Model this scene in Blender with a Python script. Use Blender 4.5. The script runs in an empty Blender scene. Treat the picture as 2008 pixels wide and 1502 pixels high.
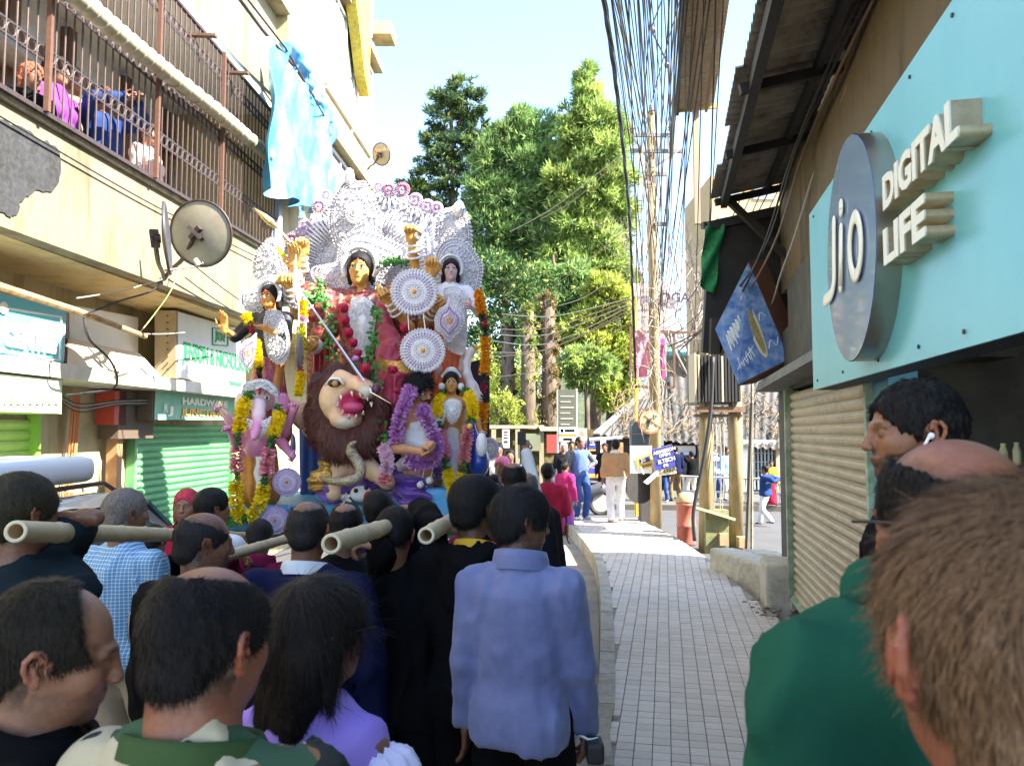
import bpy, math, random
import numpy as np
from mathutils import Vector, Matrix
from math import sin, cos, pi, radians, sqrt, atan2
random.seed(7); np.random.seed(7)
SC = bpy.context.scene
COL = SC.collection
# ---------------------------------------------------------------- camera, sky, sun, exposure
CAMH = 1.91; FPX = 1500.0; PITCH = math.atan(94/1500.0)
_c = bpy.data.cameras.new('camera'); CAM = bpy.data.objects.new('camera', _c); COL.objects.link(CAM)
CAM.location = (0, 0, CAMH); CAM.rotation_euler = (pi/2+PITCH, 0, 0)
_c.sensor_width = 36; _c.lens = 36*FPX/2008; _c.clip_start = .05; _c.clip_end = 600
_c.dof.use_dof = True; _c.dof.focus_distance = 5.5; _c.dof.aperture_fstop = 7.0
SC.camera = CAM
SUN_AZ = radians(112); SUN_EL = radians(44)      # azimuth from +Y towards +X
W = bpy.data.worlds.new('World'); SC.world = W; W.use_nodes = True
_n = W.node_tree.nodes; _n.clear()
_sky = _n.new('ShaderNodeTexSky'); _sky.sky_type = 'NISHITA'; _sky.sun_disc = False
_sky.sun_elevation = SUN_EL; _sky.sun_rotation = SUN_AZ; _sky.air_density = 1.1; _sky.dust_density = .6; _sky.ozone_density = 2.4
_bg = _n.new('ShaderNodeBackground'); _bg.inputs[1].default_value = .112
_wo = _n.new('ShaderNodeOutputWorld')
W.node_tree.links.new(_sky.outputs[0], _bg.inputs[0]); W.node_tree.links.new(_bg.outputs[0], _wo.inputs[0])
_l = bpy.data.lights.new('sun', 'SUN'); _l.energy = 4.6; _l.angle = radians(.55); _l.color = (1, .93, .8)
SUN = bpy.data.objects.new('sun', _l); COL.objects.link(SUN)
_sd = Vector((sin(SUN_AZ)*cos(SUN_EL), cos(SUN_AZ)*cos(SUN_EL), sin(SUN_EL)))
SUN.rotation_euler = _sd.to_track_quat('Z', 'Y').to_euler(); SUN.location = (8, -8, 30)
SC.view_settings.view_transform = 'Standard'; SC.view_settings.look = 'None'
SC.view_settings.exposure = 2.65; SC.view_settings.gamma = 1.0; SC.view_settings.use_curve_mapping = False
SC.cycles.max_bounces = 7; SC.cycles.transparent_max_bounces = 6; SC.cycles.use_denoising = True
try: SC.cycles.sample_clamp_indirect = 8
except Exception: pass

# ---------------------------------------------------------------- pixel -> world helpers
def ray(x, y):
    dx = (x-1004)/FPX; dy = (751-y)/FPX; c = cos(PITCH); s = sin(PITCH)
    return Vector((dx, c-s*dy, s+c*dy))
def P(x, y, Y):
    d = ray(x, y); t = Y/d.y
    return Vector((d.x*t, Y, CAMH+d.z*t))
def PG(x, y, z=0.0):
    d = ray(x, y); t = (z-CAMH)/d.z
    return Vector((d.x*t, d.y*t, z))
def PV(x, y, p0, n):
    d = ray(x, y); o = Vector((0, 0, CAMH)); n = Vector(n)
    t = (Vector(p0)-o).dot(n)/d.dot(n)
    return o+d*t
def m_per_px(Y): return Y/FPX
def V3(*a): return Vector(a)

# ---------------------------------------------------------------- materials
MATS = {}
def pm(name, col, rough=.65, metal=0., var=None, bump=None, attr=None, stretch=(1,1,1), coat=0., spec=.5, sheen=0., alpha=1., trans=0., emis=None, coord='Object', back=None):
    if name in MATS: return MATS[name]
    m = bpy.data.materials.new(name); m.use_nodes = True; MATS[name] = m
    nt = m.node_tree; N = nt.nodes; L = nt.links
    b = N['Principled BSDF']
    b.inputs['Base Color'].default_value = (*col, 1); b.inputs['Roughness'].default_value = rough
    b.inputs['Metallic'].default_value = metal; b.inputs['Coat Weight'].default_value = coat
    b.inputs['Specular IOR Level'].default_value = spec; b.inputs['Sheen Weight'].default_value = sheen
    b.inputs['Transmission Weight'].default_value = trans
    tc = N.new('ShaderNodeTexCoord'); mp = N.new('ShaderNodeMapping'); mp.inputs['Scale'].default_value = stretch
    L.new(tc.outputs[coord], mp.inputs[0])
    src = None
    if attr:
        a = N.new('ShaderNodeAttribute'); a.attribute_name = 'Col'; src = a.outputs['Color']
    if var:
        for (sc, amt, c2) in (var if isinstance(var, list) else [var]):
            t = N.new('ShaderNodeTexNoise'); t.inputs['Scale'].default_value = sc; t.inputs['Detail'].default_value = 7; t.inputs['Roughness'].default_value = .62
            L.new(mp.outputs[0], t.inputs[0])
            r = N.new('ShaderNodeMapRange'); r.inputs[1].default_value = .42; r.inputs[2].default_value = .62; r.inputs[3].default_value = 0; r.inputs[4].default_value = amt
            L.new(t.outputs[0], r.inputs[0])
            mx = N.new('ShaderNodeMix'); mx.data_type = 'RGBA'
            L.new(r.outputs[0], mx.inputs[0])
            if src is None: mx.inputs[6].default_value = (*col, 1)
            else: L.new(src, mx.inputs[6])
            mx.inputs[7].default_value = (*c2, 1); src = mx.outputs[2]
    if src is not None: L.new(src, b.inputs['Base Color'])
    prev = None
    if bump:
        for (sc, st, dist) in (bump if isinstance(bump, list) else [bump]):
            t = N.new('ShaderNodeTexNoise'); t.inputs['Scale'].default_value = sc; t.inputs['Detail'].default_value = 6
            L.new(mp.outputs[0], t.inputs[0])
            u = N.new('ShaderNodeBump'); u.inputs['Strength'].default_value = st; u.inputs['Distance'].default_value = dist
            L.new(t.outputs[0], u.inputs['Height'])
            if prev is not None: L.new(prev, u.inputs['Normal'])
            prev = u.outputs[0]
        L.new(prev, b.inputs['Normal'])
    if emis:
        b.inputs['Emission Color'].default_value = (*emis[0], 1); b.inputs['Emission Strength'].default_value = emis[1]
    if alpha < 1: b.inputs['Alpha'].default_value = alpha
    return m
def check_mat(name, c1, c2, scale, line=.16, rough=.8):
    """woven check: light threads on a darker ground"""
    m = pm(name, c1, rough, bump=(220, .2, .002)); nt = m.node_tree; N = nt.nodes; L = nt.links; b = N['Principled BSDF']
    tc = N.new('ShaderNodeTexCoord'); sp = N.new('ShaderNodeSeparateXYZ'); L.new(tc.outputs['Object'], sp.inputs[0])
    outs = []
    for ax in ('X', 'Z'):
        a = N.new('ShaderNodeMath'); a.operation = 'MULTIPLY'; a.inputs[1].default_value = scale; L.new(sp.outputs[ax], a.inputs[0])
        f = N.new('ShaderNodeMath'); f.operation = 'FRACT'; L.new(a.outputs[0], f.inputs[0])
        g = N.new('ShaderNodeMath'); g.operation = 'LESS_THAN'; g.inputs[1].default_value = line; L.new(f.outputs[0], g.inputs[0])
        outs.append(g)
    ad = N.new('ShaderNodeMath'); ad.operation = 'ADD'; L.new(outs[0].outputs[0], ad.inputs[0]); L.new(outs[1].outputs[0], ad.inputs[1])
    ml = N.new('ShaderNodeMath'); ml.operation = 'MULTIPLY'; ml.inputs[1].default_value = .55; L.new(ad.outputs[0], ml.inputs[0])
    mx = N.new('ShaderNodeMix'); mx.data_type = 'RGBA'; mx.inputs[6].default_value = (*c1, 1); mx.inputs[7].default_value = (*c2, 1)
    L.new(ml.outputs[0], mx.inputs[0]); L.new(mx.outputs[2], b.inputs['Base Color'])
    return m
def streak_mat(name, col, c2, c3, rough=.9):
    """plaster with vertical run-off streaks, stains and chips"""
    m = pm(name, col, rough, bump=[(3, .35, .03), (45, .35, .006)]); nt = m.node_tree; N = nt.nodes; L = nt.links; b = N['Principled BSDF']
    tc = N.new('ShaderNodeTexCoord'); src = None
    for (sx, sz, det, lo, hi, amt, c) in ((5, .7, 8, .5, .72, .85, c2), (1.3, 1.1, 9, .56, .7, .8, c3), (22, 14, 5, .55, .8, .35, c2)):
        mp = N.new('ShaderNodeMapping'); mp.inputs['Scale'].default_value = (sx, sx, sz); L.new(tc.outputs['Object'], mp.inputs[0])
        t = N.new('ShaderNodeTexNoise'); t.inputs['Scale'].default_value = 1.; t.inputs['Detail'].default_value = det; t.inputs['Roughness'].default_value = .65
        L.new(mp.outputs[0], t.inputs[0])
        r = N.new('ShaderNodeMapRange'); r.inputs[1].default_value = lo; r.inputs[2].default_value = hi; r.inputs[3].default_value = 0; r.inputs[4].default_value = amt
        L.new(t.outputs[0], r.inputs[0])
        mx = N.new('ShaderNodeMix'); mx.data_type = 'RGBA'; L.new(r.outputs[0], mx.inputs[0])
        if src is None: mx.inputs[6].default_value = (*col, 1)
        else: L.new(src, mx.inputs[6])
        mx.inputs[7].default_value = (*c, 1); src = mx.outputs[2]
    L.new(src, b.inputs['Base Color'])
    return m

# ---------------------------------------------------------------- objects
def tag(o, label=None, cat=None, group=None, kind=None):
    if label: o['label'] = label
    if cat: o['category'] = cat
    if group: o['group'] = group
    if kind: o['kind'] = kind
    return o
def thing(name, label, cat, loc=(0, 0, 0), rz=0., group=None, kind=None):
    o = bpy.data.objects.new(name, None); COL.objects.link(o); o.empty_display_size = .1
    o.location = loc; o.rotation_euler = (0, 0, rz)
    tag(o, label, cat, group, kind); return o
def link(name, me, parent=None, loc=None):
    o = bpy.data.objects.new(name, me); COL.objects.link(o)
    if parent is not None: o.parent = parent
    if loc is not None: o.location = loc
    return o
def wlink(name, V, F, mat, parent, cols=None, smooth=True):
    me = fast_mesh(name, V, F, smooth, cols, mat); me.transform(wmat(parent).inverted()); return link(name, me, parent)
def fast_mesh(name, V, F, smooth=True, cols=None, mat=None):
    """V (n,3) array, F (m,k) int array or list of such arrays"""
    me = bpy.data.meshes.new(name)
    Fs = F if isinstance(F, list) else [F]
    Fs = [np.asarray(f, np.int32) for f in Fs if len(f)]
    V = np.asarray(V, np.float32)
    me.vertices.add(len(V)); me.vertices.foreach_set('co', V.ravel())
    tot = np.concatenate([np.full(len(f), f.shape[1], np.int32) for f in Fs]) if Fs else np.zeros(0, np.int32)
    idx = np.concatenate([f.ravel() for f in Fs]) if Fs else np.zeros(0, np.int32)
    st = np.concatenate([[0], np.cumsum(tot)[:-1]]).astype(np.int32) if len(tot) else np.zeros(0, np.int32)
    me.loops.add(len(idx)); me.loops.foreach_set('vertex_index', idx)
    me.polygons.add(len(tot)); me.polygons.foreach_set('loop_start', st); me.polygons.foreach_set('loop_total', tot)
    if smooth: me.polygons.foreach_set('use_smooth', np.ones(len(tot), bool))
    if cols is not None:
        a = me.color_attributes.new('Col', 'FLOAT_COLOR', 'POINT')
        c = np.ones((len(V), 4), np.float32); c[:, :3] = cols; a.data.foreach_set('color', c.ravel())
    me.update(calc_edges=True); me.validate()
    if mat: me.materials.append(mat)
    return me
def wmat(o):
    M = Matrix.Identity(4)
    while o is not None: M = (Matrix.Translation(o.location) @ o.rotation_euler.to_matrix().to_4x4()) @ M; o = o.parent
    return M
class MB:
    """collects simple shapes and links them as ONE mesh object"""
    def __init__(s): s.v = []; s.f = []; s.c = None; s.mi = []; s.cur = 0
    def add(s, vs, fs):
        o = len(s.v); s.v += [tuple(p) for p in vs]
        for f in fs: s.f.append(tuple(i+o for i in f)); s.mi.append(s.cur)
        return s
    def hexa(s, c):   # 8 corners: bottom 4 ccw, top 4 ccw
        return s.add(c, [(3,2,1,0),(4,5,6,7),(0,1,5,4),(1,2,6,5),(2,3,7,6),(3,0,4,7)])
    def box(s, x0, y0, z0, x1, y1, z1):
        return s.hexa([(x0,y0,z0),(x1,y0,z0),(x1,y1,z0),(x0,y1,z0),(x0,y0,z1),(x1,y0,z1),(x1,y1,z1),(x0,y1,z1)])
    def bar(s, a, b, w, h, up=(0,0,1), taper=1.):
        a = Vector(a); b = Vector(b); d = (b-a).normalized(); u = Vector(up)
        if abs(d.dot(u)) > .98: u = Vector((0,1,0)) if abs(d.y) < .9 else Vector((1,0,0))
        r = d.cross(u).normalized(); u = r.cross(d).normalized(); w /= 2; h /= 2
        q = []
        for p, k in ((a, 1), (b, taper)):
            for (i, j) in ((-1,-1),(1,-1),(1,1),(-1,1)): q.append(p+r*w*i*k+u*h*j*k)
        return s.hexa(q)
    def tube(s, pts, r, n=8, caps=True, closed=False):
        pts = [Vector(p) for p in pts]; N = len(pts)
        rr = r if isinstance(r, (list, tuple)) else [r]*N
        o = len(s.v); u = None; rings = []
        for i, p in enumerate(pts):
            if closed: d = pts[(i+1) % N]-pts[i-1]
            else: d = (pts[min(i+1, N-1)]-pts[max(i-1, 0)])
            if d.length < 1e-9: d = Vector((0,0,1))
            d.normalize()
            if u is None:
                u = Vector((0,0,1)) if abs(d.z) < .9 else Vector((1,0,0))
            u = (u-d*u.dot(d))
            if u.length < 1e-6: u = d.orthogonal()
            u.normalize(); w = d.cross(u)
            rings.append([p+(u*cos(2*pi*k/n)+w*sin(2*pi*k/n))*rr[i] for k in range(n)])
        vs = [q for g in rings for q in g]; fs = []
        for i in range(N if closed else N-1):
            a = i*n; b = ((i+1) % N)*n
            for k in range(n):
                k2 = (k+1) % n; fs.append((a+k, a+k2, b+k2, b+k))
        if caps and not closed: fs.append(tuple(range(n))[::-1]); fs.append(tuple((N-1)*n+k for k in range(n)))
        return s.add(vs, fs)
    def cyl(s, a, b, r, n=12, r2=None):
        return s.tube([a, b], [r, r if r2 is None else r2], n)
    def lathe(s, c, prof, n=20, axis=(0,0,1), caps=True):
        c = Vector(c); ax = Vector(axis).normalized(); u = ax.orthogonal().normalized(); w = ax.cross(u)
        vs = []; fs = []
        for (r, z) in prof:
            for k in range(n): vs.append(c+ax*z+(u*cos(2*pi*k/n)+w*sin(2*pi*k/n))*max(r, 1e-5))
        for i in range(len(prof)-1):
            for k in range(n):
                k2 = (k+1) % n; fs.append((i*n+k, i*n+k2, (i+1)*n+k2, (i+1)*n+k))
        if caps: fs.append(tuple(range(n))[::-1]); fs.append(tuple((len(prof)-1)*n+k for k in range(n)))
        return s.add(vs, fs)
    def ball(s, c, r, n=8, m=6, sc=(1,1,1)):
        c = Vector(c); vs = [c+Vector((0,0,-r*sc[2]))]; fs = []
        for i in range(1, m):
            t = -pi/2+pi*i/m
            for k in range(n): vs.append(c+Vector((r*cos(t)*cos(2*pi*k/n)*sc[0], r*cos(t)*sin(2*pi*k/n)*sc[1], r*sin(t)*sc[2])))
        vs.append(c+Vector((0,0,r*sc[2]))); L = len(vs)-1
        for k in range(n): fs.append((0, 1+(k+1)%n, 1+k)); fs.append((L, L-n+k, L-n+(k+1)%n))
        for i in range(m-2):
            for k in range(n):
                k2 = (k+1)%n; a = 1+i*n; fs.append((a+k, a+k2, a+n+k2, a+n+k))
        return s.add(vs, fs)
    def prism(s, poly, off):   # poly list of Vectors (planar), extruded by vector off
        n = len(poly); off = Vector(off); vs = [Vector(p) for p in poly]+[Vector(p)+off for p in poly]
        fs = [tuple(range(n))[::-1], tuple(range(n, 2*n))]+[(i, (i+1)%n, n+(i+1)%n, n+i) for i in range(n)]
        return s.add(vs, fs)
    def grid(s, fn, nu, nv):
        vs = [fn(i/nu, j/nv) for j in range(nv+1) for i in range(nu+1)]; w = nu+1
        return s.add(vs, [(j*w+i, j*w+i+1, (j+1)*w+i+1, (j+1)*w+i) for j in range(nv) for i in range(nu)])
    def build(s, name, mat, parent=None, smooth=False, cols=None, world=True):
        me = bpy.data.meshes.new(name)
        me.from_pydata([tuple(p) for p in s.v], [], s.f)
        if parent is not None and world: me.transform(wmat(parent).inverted())
        ms = mat if isinstance(mat, list) else [mat]
        for m in ms:
            if m: me.materials.append(m)
        if len(ms) > 1: me.polygons.foreach_set('material_index', s.mi)
        if smooth: me.polygons.foreach_set('use_smooth', [True]*len(me.polygons))
        if cols is not None:
            a = me.color_attributes.new('Col', 'FLOAT_COLOR', 'POINT'); c = np.ones((len(s.v), 4), np.float32); c[:, :3] = cols
            a.data.foreach_set('color', c.ravel())
        me.update()
        return link(name, me, parent)
def one(name, label, cat, mb, mat, group=None, smooth=False, kind=None, base=None):
    """a top-level thing that is one mesh; origin at its base"""
    v = np.array([tuple(p) for p in mb.v]); lo = v.min(0); hi = v.max(0)
    b = Vector(((lo[0]+hi[0])/2, (lo[1]+hi[1])/2, lo[2])) if base is None else Vector(base)
    mb.v = [(p[0]-b.x, p[1]-b.y, p[2]-b.z) for p in mb.v]
    o = mb.build(name, mat, None, smooth); o.location = b
    return tag(o, label, cat, group, kind)
def struct(name, mb, mat, parent=None, smooth=False):
    o = mb.build(name, mat, parent, smooth)
    if parent is None: o['kind'] = 'structure'
    return o
def text(s, size, org, right, up, mat, ext=.004, name='lettering', parent=None, bold=0., shear=0., ls=1., align='LEFT', wscale=1.):
    c = bpy.data.curves.new('lettering', 'FONT'); c.body = s; c.size = size; c.extrude = ext; c.offset = bold; c.shear = shear
    c.space_character = ls; c.align_x = align; c.resolution_u = 3; c.space_line = .85
    t = bpy.data.objects.new('t', c); COL.objects.link(t)
    me = bpy.data.meshes.new_from_object(t); bpy.data.objects.remove(t)
    right = Vector(right).normalized(); up = Vector(up).normalized(); nrm = right.cross(up).normalized()
    M = Matrix(((right.x*wscale, up.x, nrm.x, org[0]), (right.y*wscale, up.y, nrm.y, org[1]), (right.z*wscale, up.z, nrm.z, org[2]), (0,0,0,1)))
    if parent is not None: M = wmat(parent).inverted() @ M
    me.transform(M); me.materials.clear(); me.materials.append(mat)
    return link(name, me, parent)
def catmull(pts, n=6):
    pts = [Vector(p) for p in pts]; out = []
    for i in range(len(pts)-1):
        a = pts[max(i-1, 0)]; b = pts[i]; c = pts[i+1]; d = pts[min(i+2, len(pts)-1)]
        for k in range(n):
            t = k/n
            out.append(.5*((2*b)+(c-a)*t+(2*a-5*b+4*c-d)*t*t+(3*b-a-3*c+d)*t*t*t))
    out.append(pts[-1]); return out

# ---------------------------------------------------------------- noise + signed distance modelling
_perm = np.random.RandomState(3).rand(64, 64, 64).astype(np.float32)
def vnoise(x, y, z):
    xi = np.floor(x).astype(int); yi = np.floor(y).astype(int); zi = np.floor(z).astype(int)
    fx = x-xi; fy = y-yi; fz = z-zi
    fx = fx*fx*(3-2*fx); fy = fy*fy*(3-2*fy); fz = fz*fz*(3-2*fz)
    xi &= 63; yi &= 63; zi &= 63; x1 = (xi+1) & 63; y1 = (yi+1) & 63; z1 = (zi+1) & 63
    g = _perm
    a = g[xi,yi,zi]*(1-fx)+g[x1,yi,zi]*fx; b = g[xi,y1,zi]*(1-fx)+g[x1,y1,zi]*fx
    c = g[xi,yi,z1]*(1-fx)+g[x1,yi,z1]*fx; d = g[xi,y1,z1]*(1-fx)+g[x1,y1,z1]*fx
    return ((a*(1-fy)+b*fy)*(1-fz)+(c*(1-fy)+d*fy)*fz)*2-1
def fbm(x, y, z, o=3):
    r = 0; a = 1.
    for i in range(o): r = r+a*vnoise(x*2**i+i*7.3, y*2**i+i*3.1, z*2**i); a *= .5
    return r
I3 = np.eye(3)
def rotm(rx=0, ry=0, rz=0):
    return np.array(Matrix.Rotation(rz, 3, 'Z') @ Matrix.Rotation(ry, 3, 'Y') @ Matrix.Rotation(rx, 3, 'X'))
class TF:
    """rigid frame with uniform scale: world = o + R v s"""
    def __init__(s, o=(0,0,0), R=None, sc=1.): s.o = np.array(o, float); s.R = I3 if R is None else np.array(R); s.s = sc
    def __call__(s, v): return s.o+s.R@(np.array(v, float)*s.s)
class Sdf:
    def __init__(s): s.p = []
    def cap(s, a, b, ra, rb=None, k=.02, neg=False):
        a = np.array(a, float); b = np.array(b, float); rb = ra if rb is None else rb; R = max(ra, rb)
        def f(X, Y, Z):
            ab = b-a; L = max((ab**2).sum(), 1e-9); px = X-a[0]; py = Y-a[1]; pz = Z-a[2]
            t = np.clip((px*ab[0]+py*ab[1]+pz*ab[2])/L, 0, 1)
            return np.sqrt((px-ab[0]*t)**2+(py-ab[1]*t)**2+(pz-ab[2]*t)**2)-(ra+(rb-ra)*t)
        s.p.append((f, np.minimum(a, b)-R, np.maximum(a, b)+R, k, neg)); return s
    def ell(s, c, r, k=.02, R=None, neg=False):
        c = np.array(c, float); r = np.array(r, float); m = r.max(); R = I3 if R is None else np.array(R)
        def f(X, Y, Z):
            x = X-c[0]; y = Y-c[1]; z = Z-c[2]
            u = (R[0,0]*x+R[1,0]*y+R[2,0]*z)/r[0]; v = (R[0,1]*x+R[1,1]*y+R[2,1]*z)/r[1]; w = (R[0,2]*x+R[1,2]*y+R[2,2]*z)/r[2]
            k0 = np.sqrt(u*u+v*v+w*w); k1 = np.sqrt((u/r[0])**2+(v/r[1])**2+(w/r[2])**2)
            return k0*(k0-1)/np.maximum(k1, 1e-6)
        e = np.abs(R)@r
        s.p.append((f, c-e, c+e, k, neg)); return s
    def box(s, c, h, rd=.01, k=.01, R=None, neg=False):
        c = np.array(c, float); h = np.array(h, float); R = I3 if R is None else np.array(R)
        def f(X, Y, Z):
            x = X-c[0]; y = Y-c[1]; z = Z-c[2]
            u = np.abs(R[0,0]*x+R[1,0]*y+R[2,0]*z)-h[0]+rd; v = np.abs(R[0,1]*x+R[1,1]*y+R[2,1]*z)-h[1]+rd; w = np.abs(R[0,2]*x+R[1,2]*y+R[2,2]*z)-h[2]+rd
            return np.sqrt(np.maximum(u,0)**2+np.maximum(v,0)**2+np.maximum(w,0)**2)+np.minimum(np.maximum(u, np.maximum(v, w)), 0)-rd
        e = np.abs(R)@h
        s.p.append((f, c-e, c+e, k, neg)); return s
    def chain(s, pts, rs, k=.02):
        for i in range(len(pts)-1): s.cap(pts[i], pts[i+1], rs[i], rs[i+1], k)
        return s
    def mesh(s, h, disp=None, dmax=.03, bb=None):
        pos = [p for p in s.p if not p[4]]
        lo = np.min([p[1] for p in pos], 0)-3*h-dmax; hi = np.max([p[2] for p in pos], 0)+3*h+dmax
        if bb is not None: lo = np.maximum(lo, bb[0]); hi = np.minimum(hi, bb[1])
        n = np.ceil((hi-lo)/h).astype(int)+1
        ax = [lo[i]+h*np.arange(n[i]) for i in range(3)]
        D = np.full(n, .25, np.float32)
        for (f, a, b, k, neg) in s.p:
            mg = 4*h+k+dmax
            i0 = np.clip(np.floor((a-mg-lo)/h).astype(int), 0, n); i1 = np.clip(np.ceil((b+mg-lo)/h).astype(int)+1, 0, n)
            if (i1 <= i0).any(): continue
            sl = tuple(slice(i0[i], i1[i]) for i in range(3))
            X = ax[0][sl[0]][:, None, None]; Y = ax[1][sl[1]][None, :, None]; Z = ax[2][sl[2]][None, None, :]
            d = f(X, Y, Z).astype(np.float32); e = D[sl]; k = max(k, 1e-4)
            if not neg:
                t = np.clip(.5+.5*(e-d)/k, 0, 1); D[sl] = e*(1-t)+d*t-k*t*(1-t)
            else:
                t = np.clip(.5-.5*(e+d)/k, 0, 1); D[sl] = e*(1-t)-d*t+k*t*(1-t)
        if disp is not None:
            ix = np.nonzero(np.abs(D) < dmax*1.2+2*h)
            D[ix] += disp(ax[0][ix[0]], ax[1][ix[1]], ax[2][ix[2]])
        if bb is not None:   # close the surface where the box cuts it
            for a_ in range(3):
                q = [slice(None)]*3; q[a_] = 0; D[tuple(q)] = np.abs(D[tuple(q)])+1e-4
                q[a_] = -1; D[tuple(q)] = np.abs(D[tuple(q)])+1e-4
        return surfnet(D, lo, h)
def surfnet(D, lo, h):
    S = D < 0
    nx, ny, nz = D.shape
    cnt = np.zeros((nx-1, ny-1, nz-1), np.int8)
    for i in (0, 1):
        for j in (0, 1):
            for k in (0, 1): cnt += S[i:nx-1+i, j:ny-1+j, k:nz-1+k]
    act = (cnt > 0) & (cnt < 8); I = np.argwhere(act)
    if len(I) == 0: return np.zeros((0, 3)), np.zeros((0, 4), int)
    vid = np.full(act.shape, -1, np.int64); vid[act] = np.arange(len(I))
    ci = {}
    for i in (0, 1):
        for j in (0, 1):
            for k in (0, 1): ci[(i, j, k)] = D[I[:,0]+i, I[:,1]+j, I[:,2]+k].astype(float)
    acc = np.zeros((len(I), 3)); num = np.zeros(len(I))
    for axn in range(3):
        for u in (0, 1):
            for v in (0, 1):
                a = [0, 0, 0]; o = [q for q in range(3) if q != axn]; a[o[0]] = u; a[o[1]] = v; b = list(a); b[axn] = 1
                da = ci[tuple(a)]; db = ci[tuple(b)]; m = (da < 0) != (db < 0)
                t = np.where(m, da/np.where(m, da-db, 1), 0)
                pt = np.tile(np.array(a, float), (len(I), 1)); pt[:, axn] = t
                acc += pt*m[:, None]; num += m
    V = (I+acc/num[:, None])*h+lo
    F = []
    for axn in range(3):
        o = [q for q in range(3) if q != axn]
        sa = [slice(0, n) for n in D.shape]; sb = list(sa); sa[axn] = slice(0, D.shape[axn]-1); sb[axn] = slice(1, D.shape[axn])
        for q in o: sa[q] = slice(1, D.shape[q]-1); sb[q] = slice(1, D.shape[q]-1)
        A = S[tuple(sa)]; B = S[tuple(sb)]
        E = np.argwhere(A != B)
        if len(E) == 0: continue
        fl = A[tuple(E.T)]
        E = E.copy(); E[:, o[0]] += 1; E[:, o[1]] += 1
        q = []
        for (u, v) in ((-1,-1), (0,-1), (0,0), (-1,0)):
            c = E.copy(); c[:, o[0]] += u; c[:, o[1]] += v; q.append(vid[tuple(c.T)])
        q = np.stack(q, 1)
        if axn == 1: fl = ~fl
        q[~fl] = q[~fl][:, ::-1]
        F.append(q)
    F = np.concatenate(F); F = F[(F >= 0).all(1)]
    return V, F
def joinm(ms):
    vs = []; fs = []; o = 0
    for V, F in ms:
        if len(V) == 0: continue
        vs.append(V); fs.append(F+o); o += len(V)
    return np.concatenate(vs), np.concatenate(fs)
def vnormals(V, F):
    n = np.cross(V[F[:,1]]-V[F[:,0]], V[F[:,2]]-V[F[:,0]]); N = np.zeros_like(V)
    for i in range(F.shape[1]): np.add.at(N, F[:, i], n)
    return N/np.maximum(np.linalg.norm(N, axis=1, keepdims=True), 1e-9)
# ---------------------------------------------------------------- figures
SKIN = dict(
 warm=pm('skin_warm', (.34,.17,.10), .42, var=(9,.5,(.26,.11,.065)), bump=[(60,.22,.002)], attr=True),
)
def fabric(name, col, rough=.9, col2=None, amt=.5, bmp=(160,.25,.002), sheen=.0, sc=6):
    return pm('fabric_'+name, col, rough, var=(sc, amt, col2 or tuple(c*.72 for c in col)), bump=[bmp, (9,.25,.02)], sheen=sheen, spec=.10)
HAIRM = {}
def hairmat(col):
    k = 'hair_%d_%d_%d' % tuple(int(c*999) for c in col)
    if k not in HAIRM: HAIRM[k] = pm(k, col, .55, var=[(70,.5,tuple(c*2.0+.002 for c in col)),(260,.5,tuple(c*3.6+.004 for c in col))], bump=[(260,.6,.004)], stretch=(1,1,.3), spec=.14)  # fine lighter flecks put specular sparkle into the hair colour
    return HAIRM[k]
EARP = [(-.004,-.020),(-.014,-.012),(-.022,.004),(-.023,.018),(-.015,.030),(0,.033),(.010,.026),(.012,.014)]
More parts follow.
